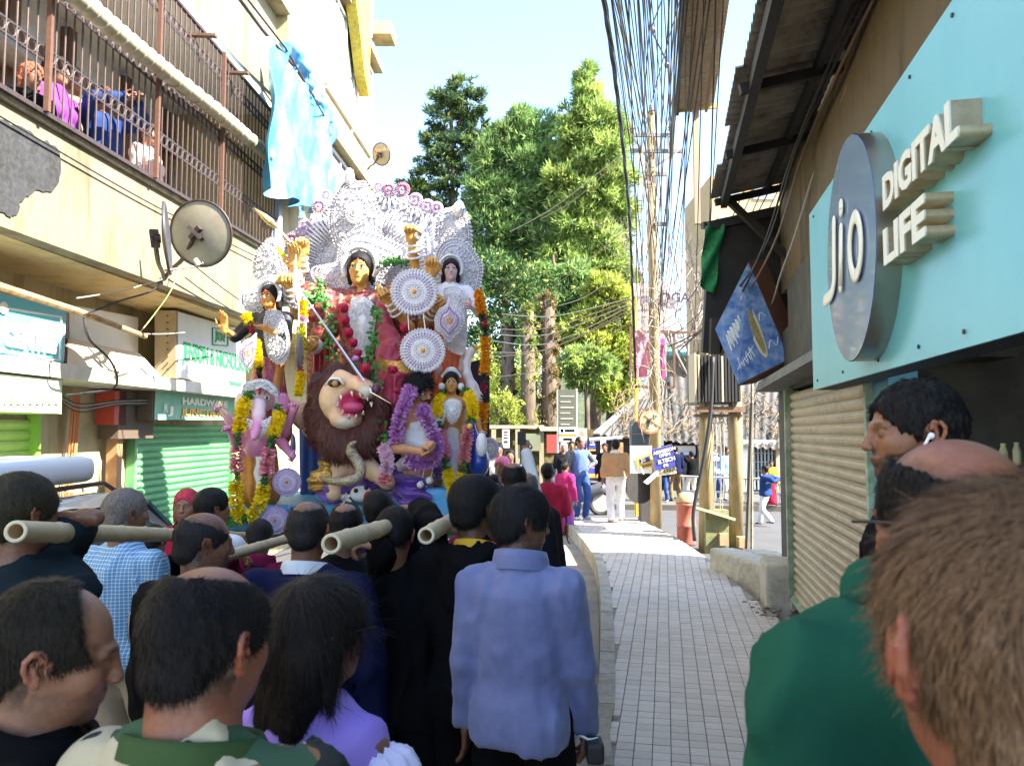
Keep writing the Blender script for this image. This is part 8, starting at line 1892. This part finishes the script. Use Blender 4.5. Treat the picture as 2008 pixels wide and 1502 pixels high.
# nearest: brown-haired head, bottom right
f = man('person with thick brown short hair and one red ear filling the bottom right corner', 1992, 968, .57, .0, .2, 0, es=1.3, skin=SK['r'], headpos=None, hair=dict(style='short', nape=1, th=.013, col=(.105,.058,.030), n=17000, len=.034, wd=.0008, swirl=1.1, whorl=(.02,-.09,.06), lift=.25, jit=.3, vox=.0045, noise=.003), top=dict(mat=BLKF, collar=dict()), bottom=dict(mat=BLKF))
# green hooded man
f = man('balding man in a bright green hooded sweatshirt at the right in front of the shutter', 1886, 872, 1.06, .22, .2, 0, hk=1.035, w=1.18, headpos=(0,.03,1.575), head=(.2,-.12,0), skin=SK['r'], hair=dict(style='bald', th=.010, bald=((0,-.050,.105),(.080,.110,.085)), col=(.006,.005,.005), n=9000, len=.02, wd=.0006), top=dict(mat=fb('green', (.016,.088,.052), col2=(.009,.06,.036)), collar=None, amp=.014, slr=1.15, vs=4), bottom=dict(mat=CHAR), beard=((.012,.010,.010),.9,1.))
S = Sdf(); B_ = f['B']; S.chain([B_(-.125,.03,1.47), B_(-.085,-.075,1.455), B_(0,-.11,1.44), B_(.085,-.075,1.455), B_(.125,.03,1.47)], [.032,.045,.05,.045,.032], .04); S.ell(B_(0,-.135,1.33), (.12,.055,.13), .05); S.cap(B_(-.05,-.12,1.44), B_(0,-.16,1.24), .04, .03, .05); S.cap(B_(.05,-.12,1.44), B_(0,-.16,1.24), .04, .03, .05)
V_, F_ = S.mesh(.008, folds(.012, 8., 4., 8.), dmax=.03); link('hood', fast_mesh('hood', V_, F_, True, None, MATS['fabric_green']), f['root'])
m = MB(); HT = f['HT']; m.tube([HT((-.086,-.01,.008)), HT((-.083,.05,.012)), HT((-.07,.10,.012))], .0022, 6); m.build('spectacle_arm', BK, f['root'], True, world=False)
# earbud man in profile
f = man('bearded young man in profile wearing a white earbud before the dark shop', 1800, 748, 1.95, 1.35, .2, 0, skin=(.24,.10,.045), head=(.1,-.03,0), hair=hc(H1, th=.009, n=9000, len=.014, jit=.3, col=(.007,.006,.006), noise=.006), beard=((.012,.009,.008),.92,1.), top=dict(mat=BLKF, collar=dict()), bottom=dict(mat=BLKF), face=dict(), jaw=1.05)
HT = f['HT']; S = Sdf(); S.ell(HT((-.090,-.006,-.004)), (.0085,.008,.0085), .003); S.cap(HT((-.092,.0,-.006)), HT((-.090,.014,-.032)), .0042, .0038, .004); V_, F_ = S.mesh(.0022); link('earbud', fast_mesh('earbud', V_, F_, True, None, pm('earbud_white', (.8,.8,.8), .25)), f['root'])
# bottom left man in profile
f = man('balding man in a black jacket looking right and down at the bottom left corner', 92, 1142, 1.30, -1.02, 0, 0, skin=SK['l'], head=(-.1,-.22,.06), hair=dict(style='short', th=.008, bald=((0,.085,.085),(.088,.085,.100)), col=(.010,.008,.005), n=14000, len=.012, wd=.0006, lift=.4), top=dict(mat=BLKF, collar=dict(r=.072, hgt=.05)), bottom=dict(mat=BLKF), beard=((.03,.02,.015),.45,.9), face=dict())
m = MB(); HT = f['HT']; m.ball(HT((.20,-.02,-.26)), .012, 8, 6, (1,.4,.5)); m.build('jacket_stud', STEEL, f['root'], True, world=False)
# camouflage shirt man
def camo():
    m = pm('camouflage', (.46,.38,.24), .85, bump=[(200,.2,.002),(8,.3,.02)]); nt = m.node_tree; N = nt.nodes; L = nt.links; b = N['Principled BSDF']; tc = N.new('ShaderNodeTexCoord'); src = None
    for (sc, th, c, off) in ((5.5,.54,(.20,.085,.035),0),(6.5,.55,(.03,.075,.03),5),(9.,.585,(.010,.011,.010),11)):
        mp = N.new('ShaderNodeMapping'); mp.inputs['Location'].default_value = (off,off,0); mp.inputs['Scale'].default_value = (1,1,1.6); L.new(tc.outputs['Object'], mp.inputs[0]); t = N.new('ShaderNodeTexNoise'); t.inputs['Scale'].default_value = sc; t.inputs['Detail'].default_value = 1.5; L.new(mp.outputs[0], t.inputs[0])
        g = N.new('ShaderNodeMath'); g.operation = 'GREATER_THAN'; g.inputs[1].default_value = th; L.new(t.outputs[0], g.inputs[0]); mx = N.new('ShaderNodeMix'); mx.data_type = 'RGBA'; L.new(g.outputs[0], mx.inputs[0])
        if src is None: mx.inputs[6].default_value = (.46,.38,.24,1)
        else: L.new(src, mx.inputs[6])
        mx.inputs[7].default_value = (*c, 1); src = mx.outputs[2]
    L.new(src, b.inputs['Base Color']); return m
CAMO = camo()
f = man('balding man in a camouflage jacket seen from behind at the bottom centre left', 392, 1132, 1.20, -.22, 0, 0, hk=1.02, w=.96, headpos=(0,.03,1.575), head=(-.15,-.10,0), skin=SK['r'], hair=dict(style='bald', th=.009, bald=((0,.020,.132),(.070,.105,.072)), col=(.006,.005,.0045), n=15000, len=.012, wd=.0006, lift=.4), top=dict(mat=CAMO, collar=dict(r=.080, hgt=.018, mat=fb('army_green', (.05,.085,.03))), amp=.016), bottom=dict(mat=OLV), neckr=.066)
# girl with long hair
f = man('girl with long black hair and a white hair clip in a lavender puff sleeved top', 622, 1164, 1.62, -.45, 0, 0, hk=1.02, sex='f', w=.86, skin=SK['m'], head=(-.25,0,0), hair=dict(style='long', L=.46, th=.014, col=(.010,.007,.006), n=9000, len=.10, wd=.0006, swirl=.0, lift=.08, down=(-.10,-.05,-1)), top=dict(mat=fb('lavender', (.36,.24,.66), col2=(.30,.18,.6)), sleeve=.0, hem=.86), bottom=dict(mat=BLKF, name='skirt', hemr=.24), arms=[dict(side=1, sleeve=0.01), dict(side=-1, sleeve=.01)])
J = f['J']
for (sg_, sh, el, wr, a) in J:
    S = Sdf(); S.ell(sh+(el-sh)*.28+np.array((sg_*.02,0,.01)), (.078,.080,.085), .02); S.cap(sh+(el-sh)*.5, sh+(el-sh)*.72, .062, .070, .02); V_, F_ = S.mesh(.008, lambda x, y, z: .007*np.sin(np.arctan2(y-sh[1], x-sh[0])*16)+.008*vnoise(x*22, y*22, z*9), dmax=.03); link('puff_sleeve', fast_mesh('puff_sleeve', V_, F_, True, None, pm('sleeve_white', (.70,.64,.80), .7, bump=[(30,.5,.006)])), f['root'])
HT = f['HT']; m = MB(); [m.tube([HT((-.045,-.130,.0)), HT((-.045+.026*cos(a), -.152, .0+.026*sin(a)))], [.004,.0015], 5) for a in np.linspace(0,2*pi,8)[:-1]]; m.build('hair_clip', pm('clip_white', (.8,.8,.78), .3), f['root'], world=False)
m = MB(); m.tube([HT((.088,-.01,.012)), HT((.084,.05,.014)), HT((.078,.095,.012))], .0018, 5); m.build('spectacle_arm', BK, f['root'], world=False)
# blue jacket man
f = man('dark haired man in a pale blue zip jacket seen from behind in the centre foreground', 1022, 957, 2.80, -.28, 0, 0, skin=(.13,.055,.03), w=.93, head=(-.80,-.12,0), hair=hc(H1, th=.017, n=9000, len=.035, wd=.0008, col=(.010,.009,.010)), beard=((.03,.02,.018),.5,.9), face=dict(), top=dict(mat=BLJ, collar=dict(r=.075, hgt=.055), hem=.83, amp=.0145, vs=1.6, hs=10, slr=.95, v=.011), bottom=dict(mat=BLKF, flare=1.15),
  reach={1: (P(1150,1462,2.85), dict(curl=.9, thumb=.6, hint=(.6,-.8,0), palm=(-1,0,0)))})
loc_ = f['root'].location; B_ = f['B']
p = P(1166,1470,2.72); t = thing('camera', 'black camera with a white strap in the hand of the blue jacket man', 'camera', p-V3(0,0,.07)); S = Sdf(); S.box(tuple(p), (.03,.045,.035), .01); V_, F_ = S.mesh(.007); wlink('camera_body', V_, F_, BK, t); m = MB(); m.cyl(p+V3(0,.05,0), p+V3(0,.11,-.02), .02, 16); m.build('lens', BLK, t, True)
m = MB(); m.tube(catmull([P(1125,1448,2.8), P(1140,1443,2.74), P(1155,1449,2.72), P(1172,1446,2.74)], 5), .004, 5); m.build('strap', WHITE, t)
# black hood man with yellow collar
f = man('young man in a black hooded jacket with a yellow collar carrying the right hand pole', 932, 936, 3.08, -.25, 0, 1, skin=(.10,.045,.025), head=(-.45,-.08,0), hair=hc(H1, th=.018, n=9000, len=.03, col=(.008,.007,.007)), face=dict(), top=dict(mat=BLKF, collar=dict(r=.062, hgt=.03, mat=YLW), hem=.80, amp=.016), bottom=dict(mat=BLKF, flare=1.2))
S = Sdf(); B_ = f['B']; S.chain([B_(-.11,.03,1.44), B_(-.07,-.08,1.42), B_(0,-.11,1.40), B_(.07,-.08,1.42), B_(.11,.03,1.44)], [.03,.045,.05,.045,.03], .04); S.ell(B_(0,-.13,1.32), (.10,.05,.10), .05); V_, F_ = S.mesh(.011, folds(.012, 5., 4., 8.), dmax=.03); link('hood', fast_mesh('hood', V_, F_, True, None, BLKF), f['root'])
man('man in a maroon shirt half hidden between the black hood and the blue jacket', 968, 948, 3.9, -.2, 0, 2, hair=H1, top=dict(mat=MRN), bottom=dict(mat=BLKF))
man('man with cropped bald crown and dark grey shirt just right of the float', 1008, 906, 4.9, -.1, 0, 1, skin=SK['m'], hair=dict(style='bald', th=.005, bald=BALD, n=3000, len=.012, wd=.0008), top=dict(mat=CHAR), bottom=dict(mat=BLKF))
# navy sweater and white collar
f = man('balding man in a navy sweater with a white shirt collar between two bamboo poles', 604, 981, 2.98, -.12, 0, 1, w=1.16, skin=(.13,.055,.03), head=(.05,-.10,0), hair=dict(style='bald', th=.006, bald=((0,-.035,.128),(.066,.085,.072)), n=6000, len=.012, wd=.0008, col=(.012,.010,.010)), top=dict(mat=NAVY, collar=dict(r=.072, hgt=.035, mat=WHT), amp=.013, slr=1.1), bottom=dict(mat=BLKF, flare=1.2))
man('man with a bald patch in a black jacket carrying the thick centre pole', 678, 986, 3.45, -.1, 0, 1, w=1.1, skin=SK['m'], head=(.1,-.15,0), hair=dict(style='bald', th=.006, bald=((0,-.055,.118),(.056,.065,.062)), n=5000, len=.012, wd=.0008), top=dict(mat=BLKF, amp=.016), bottom=dict(mat=BLKF, flare=1.2), reach={1: (grip(pC, 700), GRIP)})
man('stout man in a black jacket with his hand on the centre pole under the platform', 772, 1012, 3.15, -.1, 0, 1, w=1.15, skin=SK['m'], head=(.1,-.5,0), hk=1.02, hair=hc(H1), top=dict(mat=BLKF, amp=.016, hem=.8), bottom=dict(mat=BLKF, flare=1.3), reach={1: (grip(pC, 795), GRIP)})
man('man in a tight black cap with an orange collar below the purple satin', 741, 962, 4.35, -.05, 0, 2, skin=SK['m'], hair=hc(H1, th=.016, n=2500), top=dict(mat=NAVY, collar=dict(r=.066, hgt=.03, mat=fb('orange', (.6,.12,.02)))), bottom=dict(mat=BLKF), reach={1: (grip(pC, 783), GRIP)})
# dark uniform man with arm badge
f = man('bald topped man in a dark grey uniform jacket with a round arm badge', 398, 1003, 2.78, -.35, 0, 1, skin=SK['d'], w=1.1, head=(-.55,-.10,0), hair=dict(style='bald', th=.006, bald=((0,.02,.115),(.082,.115,.095)), n=6000, len=.012, wd=.0008, col=(.012,.010,.010)), face=dict(), beard=((.02,.015,.012),.6,1.), top=dict(mat=CHAR, collar=dict(r=.078, hgt=.03, mat=BEI), amp=.015, slr=1.15), bottom=dict(mat=BLKF))
sh = f['J'][1][1]; el = f['J'][1][2]; c = sh+(el-sh)*.35; dn = np.array((-.8,-.62,0.05)); dn /= np.linalg.norm(dn); c = c+dn*.078
m = MB(); n_ = Vector(dn); u = V3(0,0,1); w_ = u.cross(n_).normalized(); sp = [Vector(c)+w_*x*.034+u*z*.05 for x, z in ((-1,.55),(-.8,1),(.8,1),(1,.55),(.95,-.3),(0,-1.1),(-.95,-.3))]; m.prism(sp, n_*.004); bd = m.build('arm_badge', BLK, f['root'], world=False)
m = MB(); m.tube(sp+[sp[0]], .0022, 4); m.tube([Vector(c)+n_*.005+(w_*cos(a)+u*sin(a))*.017-u*.008 for a in np.linspace(0,2*pi,17)[:-1]], .0016, 4, closed=True); m.tube([Vector(c)+n_*.005+(w_*cos(a)+u*sin(a))*.008-u*.008 for a in np.linspace(0,2*pi,6)[:-1]], .0014, 4, closed=True); m.bar(Vector(c)+n_*.005+w_*.022+u*.030, Vector(c)+n_*.005-w_*.022+u*.030, .004, .012); m.build('badge_lines', WHITE, f['root'], world=False)
# checked shirt man
f = man('grey haired man in a blue checked shirt and khaki trousers under the left pole', 246, 958, 3.62, -.25, 0, 1, skin=SK['d'], head=(-.35,-.05,0), hair=hc(H1, th=.008, n=6000, len=.012, col=(.10,.085,.075)), top=dict(mat=check_mat('checked_blue', (.10,.26,.46), (.62,.74,.82), 62, .22), collar=dict(), amp=.014), bottom=dict(mat=BEI))
# left dark teal jacket carrier
f = man('man in a dark teal jacket gripping the thick bamboo pole at the far left', 42, 930, 2.42, -.15, 0, 1, skin=SK['d'], w=1.05, head=(-.25,0,0), hair=hc(H1, th=.014, n=7000, len=.014, col=(.016,.014,.008)), top=dict(mat=TEAL, collar=dict(), amp=.014, slr=1.1), bottom=dict(mat=BLKF), reach={1: (grip(pA, 150, 1, .05), dict(GRIP, hint=(.1,-.5,-1.), hs=1.1, sleeve=.86))})
man('man in a maroon hooded top bowed under the thinner pole', 508, 1020, 4.2, -.1, 0, 2, skin=SK['m'], head=(.2,-.4,0), hair=H1, top=dict(mat=MRN, collar=dict(r=.085, hgt=.06)), bottom=dict(mat=BLKF), reach={-1: (grip(pB, 492, -1), dict(GRIP, fdir=(1,.2,0)))})
man('man with a black cap and white shirt left of the platform corner', 416, 958, 4.5, -.3, 0, 2, skin=SK['m'], hair=hc(H1, th=.016), top=dict(mat=WHT, collar=dict()), bottom=dict(mat=CHAR), head=(-.4,0,0))
f = man('woman in a red waistcoat and pink headband facing the camera beside the green shutter', 367, 958, 5.0, pi+.1, 0, 1, sex='f', skin=SK['l'], hair=hc(HL, L=.12, col=(.30,.03,.05)), face=dict(), top=dict(mat=REDF, collar=dict(r=.066, hgt=.03, mat=BLKF), amp=.008), bottom=dict(mat=BLKF))
man('man in a dark shirt walking by the parked car behind the thick pole', 300, 1030, 4.4, -.1, 0, 2, skin=SK['m'], head=(0,-.3,0), hair=H1, top=dict(mat=BLKF), bottom=dict(mat=BLKF), reach={1: (grip(pA, 306), GRIP)})
# ---- beyond the float
man('balding man with a grey tuft right of the cropped bald man', 1034, 925, 5.6, -.2, 0, 2, skin=SK['m'], hair=hc(HB, col=(.06,.055,.05)), top=dict(mat=CHAR), bottom=dict(mat=BLKF))
p = P(1030,884,6.4)
f = man('man in white raising a phone above the crowd behind the float', 1015, 925, 6.4, -.1, 0, 2, skin=SK['l'], hair=H1, top=dict(mat=WHT), bottom=dict(mat=BLKF), reach={1: (p, dict(curl=1.0, thumb=.8, palm=(0,1,0), fdir=(0,0,1)))})
m = MB(); p2 = p+V3(-.03,-.02,.10); m.box(p2.x-.035, p2.y-.006, p2.z-.05, p2.x+.035, p2.y+.006, p2.z+.06); one('phone', 'black phone held up in the raised fist beyond the float', 'phone', m, BK)
man('man in a red tee shirt seen from behind on the road', 1073, 908, 8.8, .1, 0, 2, w=1.05, skin=SK['d'], hair=H1, top=dict(mat=REDF, sleeve=.45, slr=1.15), bottom=dict(mat=JEAN), hk=1.0)
man('woman in a white top standing farthest left by the stone wall', 978, 868, 13, pi, 0, 3, sex='f', skin=SK['l'], hair=HL, top=dict(mat=WHT), bottom=dict(mat=LBL, name='skirt'))
man('child in pale blue beside the woman in white at the wall', 1000, 880, 12.4, pi, 0, 3, sex='f', skin=SK['l'], hair=HL, top=dict(mat=LBL), bottom=dict(mat=WHT, name='skirt'))
man('woman with a pink scarf among the crowd beyond the float', 985, 896, 8.6, pi-.4, 0, 3, sex='f', skin=SK['l'], hair=dict(style='long', col=(.5,.12,.2), th=.02), top=dict(mat=PNKF), bottom=dict(mat=PNKF, name='skirt'))
man('man in white and pink just behind the peacock figure', 968, 930, 7.6, .2, 0, 3, skin=SK['d'], hair=H1, top=dict(mat=WHP), bottom=dict(mat=PNKF))
f = man('girl in a magenta cardigan and long purple skirt stepping off the kerb', 1108, 905, 14.2, -.6, 0, 2, hk=1., sex='f', skin=SK['m'], hair=dict(style='bun'), top=dict(mat=fb('magenta', (.42,.03,.14)), hem=.8), bottom=dict(mat=PUR, name='skirt', hemr=.21, pleats=9))
f = man('balding man in a blue quilted vest and jeans with a hand on his hip', 1137, 856, 15.0, pi+.5, .2, 2, skin=SK['l'], head=(.5,0,0), hair=hc(HR, vox=.007), face=dict(), top=dict(mat=fb('vest_blue', (.08,.13,.34)), sleeve=0.0, hem=.90), bottom=dict(mat=JEAN, name='jeans'), shoes=(.5,.5,.5),
  arms=[dict(side=1, to=(.24,.02,.80)), dict(side=-1, to=(-.17,.02,.98), hint=(-1,-.2,0))])
for (sg_, sh, el, wr, a) in f['J']:
    S = Sdf(); S.cap(sh, el, .062, .055, .02); S.cap(el, wr+(el-wr)*.1, .055, .042, .02); V_, F_ = S.mesh(.015); link('sleeve', fast_mesh('sleeve', V_, F_, True, None, check_mat('checked_dark', (.03,.035,.045), (.2,.25,.25), 30, .3)), f['root'])
f = man('man in a tan shearling jacket and white trousers walking away on the footpath', 1207, 862, 14.6, .05, .2, 2, skin=SK['m'], w=1.1, hair=hc(H1, th=.02), top=dict(mat=fb('tan', (.42,.25,.13)), collar=dict(r=.085, hgt=.05, mat=WHP), hem=.92, slr=1.15, amp=.014), bottom=dict(mat=WHT, flare=1.1), feet=[(.11,.12,0),(-.12,-.14,0)], shoes=(.36,.22,.10))
S = Sdf(); B_ = f['B']; S.cap(B_(-.15,0,.925), B_(.15,0,.925), .045, .045, .02); S.ell(B_(0,0,.925), (.205,.155,.045), .02); V_, F_ = S.mesh(.014, lambda x, y, z: .01*vnoise(x*60, y*60, z*60), dmax=.03); link('shearling_hem', fast_mesh('shearling_hem', V_, F_, True, None, WHP), f['root'])
man('woman in a pink headscarf and dark coat behind the vest man', 1105, 868, 18.5, pi, .1, 3, sex='f', skin=SK['l'], hair=dict(style='long', col=(.6,.3,.3), th=.025, L=.2), face=dict(), top=dict(mat=CHAR), bottom=dict(mat=BLKF, name='skirt'))
man('man in a denim jacket looking over the vest man shoulder', 1121, 864, 18.9, pi, .1, 3, skin=SK['m'], hair=H1, face=dict(), top=dict(mat=JEAN), bottom=dict(mat=BLKF))
man('man in a grey jacket at the kiosk left of the tan jacket', 1186, 868, 19.2, pi-.3, .1, 3, skin=SK['m'], hair=H1, face=dict(), top=dict(mat=CHAR), bottom=dict(mat=BLKF))
for (lab, px, tp_, Y, yaw, kk) in (('man in a navy jacket and brown trousers right of the blue poster', 1324, 873, 19.6, .2, dict(hair=H1, top=dict(mat=NAVY), bottom=dict(mat=KHK))),
  ('person in black with raised arms between the blue poster and the pole', 1356, 884, 19.8, .3, dict(hair=H1, top=dict(mat=BLKF), bottom=dict(mat=WHP), arms=[dict(side=1, to=(.22,.1,1.62), hint=(1,0,.3)), dict(side=-1, to=(-.2,.15,1.2))])),
  ('person in jeans and white shoes beside the brown trousers man', 1300, 884, 19.4, pi-.5, dict(hair=H1, top=dict(mat=CHAR), bottom=dict(mat=JEAN), shoes=(.6,.6,.6))),
  ('girl with long hair in a lavender blue top and jeans seen between the transformer poles', 1400, 878, 20.2, pi+.3, dict(sex='f', hair=dict(style='long', L=.3), face=dict(), top=dict(mat=LBL), bottom=dict(mat=JEAN), shoes=(.6,.6,.6), arms=[dict(side=1, to=(.05,.22,1.15)), dict(side=-1, to=(-.05,.22,1.12))])),
  ('man in a turquoise shirt and white trousers beside the right transformer pole', 1424, 877, 19.8, pi+.5, dict(hair=H1, face=dict(), top=dict(mat=CYN), bottom=dict(mat=WHP))),
  ('woman in a yellow shawl at the barred window on the right', 1512, 902, 18.4, pi-.2, dict(hk=1., sex='f', hair=dict(style='bun'), top=dict(mat=YLW), bottom=dict(mat=REDF, name='skirt'))),
  ('man in a navy pullover and white trousers strolling with hands behind', 1500, 912, 15.6, .9, dict(w=1.15, hair=H1, top=dict(mat=fb('navy_bright', (.02,.05,.16)), slr=1.2), bottom=dict(mat=WHT, flare=1.15), feet=[(.1,.16,0),(-.12,-.16,.06)], arms=[dict(side=1, to=(.03,-.20,.90), hint=(1,-.8,0)), dict(side=-1, to=(-.03,-.20,.90), hint=(-1,-.8,0))]))):
    man(lab, px, tp_, Y, yaw, .13 if Y > 18 else 0, 3, **kk)
# scooter behind the vest man
SCT = thing('scooter', 'dark scooter parked at the kiosk behind the man in the blue vest', 'scooter', (P(1125,960,17.6).x, 17.6, .0)); xs_ = SCT.location.x
for x in (xs_-.58, xs_+.62):
    m = MB(); m.tube([(x+.25*cos(a), 17.6, .27+.25*sin(a)) for a in np.linspace(0,2*pi,21)[:-1]], .045, 8, closed=True); w_ = m.build('wheel', RBK, SCT, True); m = MB(); m.lathe((x,17.57,.27), [(.2,0),(.06,.02),(.06,.06),(.2,.07)], 12, (0,1,0)); m.build('rim', GYC, w_)
S = Sdf(); S.chain([(xs_-.45,17.6,.75),(xs_-.4,17.6,.35),(xs_-.1,17.6,.28),(xs_+.2,17.6,.5),(xs_+.6,17.6,.6)], [.1,.1,.12,.17,.15], .08); S.cap((xs_-.45,17.6,.75),(xs_-.4,17.6,1.0),.05,.03); V_, F_ = S.mesh(.025); wlink('body', V_, F_, pm('scooter_grey', (.06,.06,.07), .3, coat=.4), SCT)
m = MB(); m.tube([(xs_-.42,17.35,1.0),(xs_-.40,17.6,1.03),(xs_-.42,17.85,1.0)], .018, 6); m.build('handlebar', BK, SCT); m = MB(); m.ball((xs_+.3,17.6,.74), .2, 10, 6, (1.4,.7,.3)); m.build('seat', BK, SCT, True)
# ---- people on the caged balcony
def balc(lab, px, tp_, a, yaw, **k):
    p = F(px, tp_, a); zf_ = zf+.19; h = p.z-zf_; f = figure('person', lab, (p.x, p.y, zf_), yaw, h=h, hv=.007, bv=.016, hvox=.009, limbv=.03, **k); return f
fy = -1.75
balc('woman with curly brown hair in a black jacket at the left end of the cage', 62, 128, 3.75, fy-.3, sex='f', skin=SK['m'], hair=dict(style='long', L=.2, col=(.16,.05,.03), th=.025, noise=.012), top=dict(mat=BLKF), bottom=dict(mat=BLKF))
balc('woman with dark curls in a purple top behind the iron post', 112, 118, 3.95, fy, sex='f', skin=SK['l'], hair=dict(style='long', L=.2, col=(.03,.012,.01), th=.025, noise=.012), face=dict(), top=dict(mat=PUR), bottom=dict(mat=JEAN))
balc('older man with glasses behind the woman in purple on the balcony', 142, 130, 4.25, fy, skin=SK['l'], hair=hc(HR, vox=.007), face=dict(), top=dict(mat=fb('tan2', (.45,.25,.12))), bottom=dict(mat=BLKF))
balc('man in a navy shirt holding up a phone on the balcony', 205, 172, 3.8, fy-.2, skin=SK['m'], hair=hc(H1, col=(.05,.02,.012)), face=dict(), top=dict(mat=fb('navy_blue', (.02,.045,.17))), bottom=dict(mat=JEAN), arms=[dict(side=1, to=(.12,.36,1.35), curl=.9), dict(side=-1, to=(-.02,.38,1.35), curl=.9)])
balc('woman with a shawl in pale clothes at the middle of the balcony', 290, 245, 3.8, fy+.1, sex='f', skin=SK['l'], hair=dict(style='bob', col=(.03,.015,.012), th=.018), face=dict(), top=dict(mat=fb('pale_pink', (.66,.45,.42))), bottom=dict(mat=WHT))
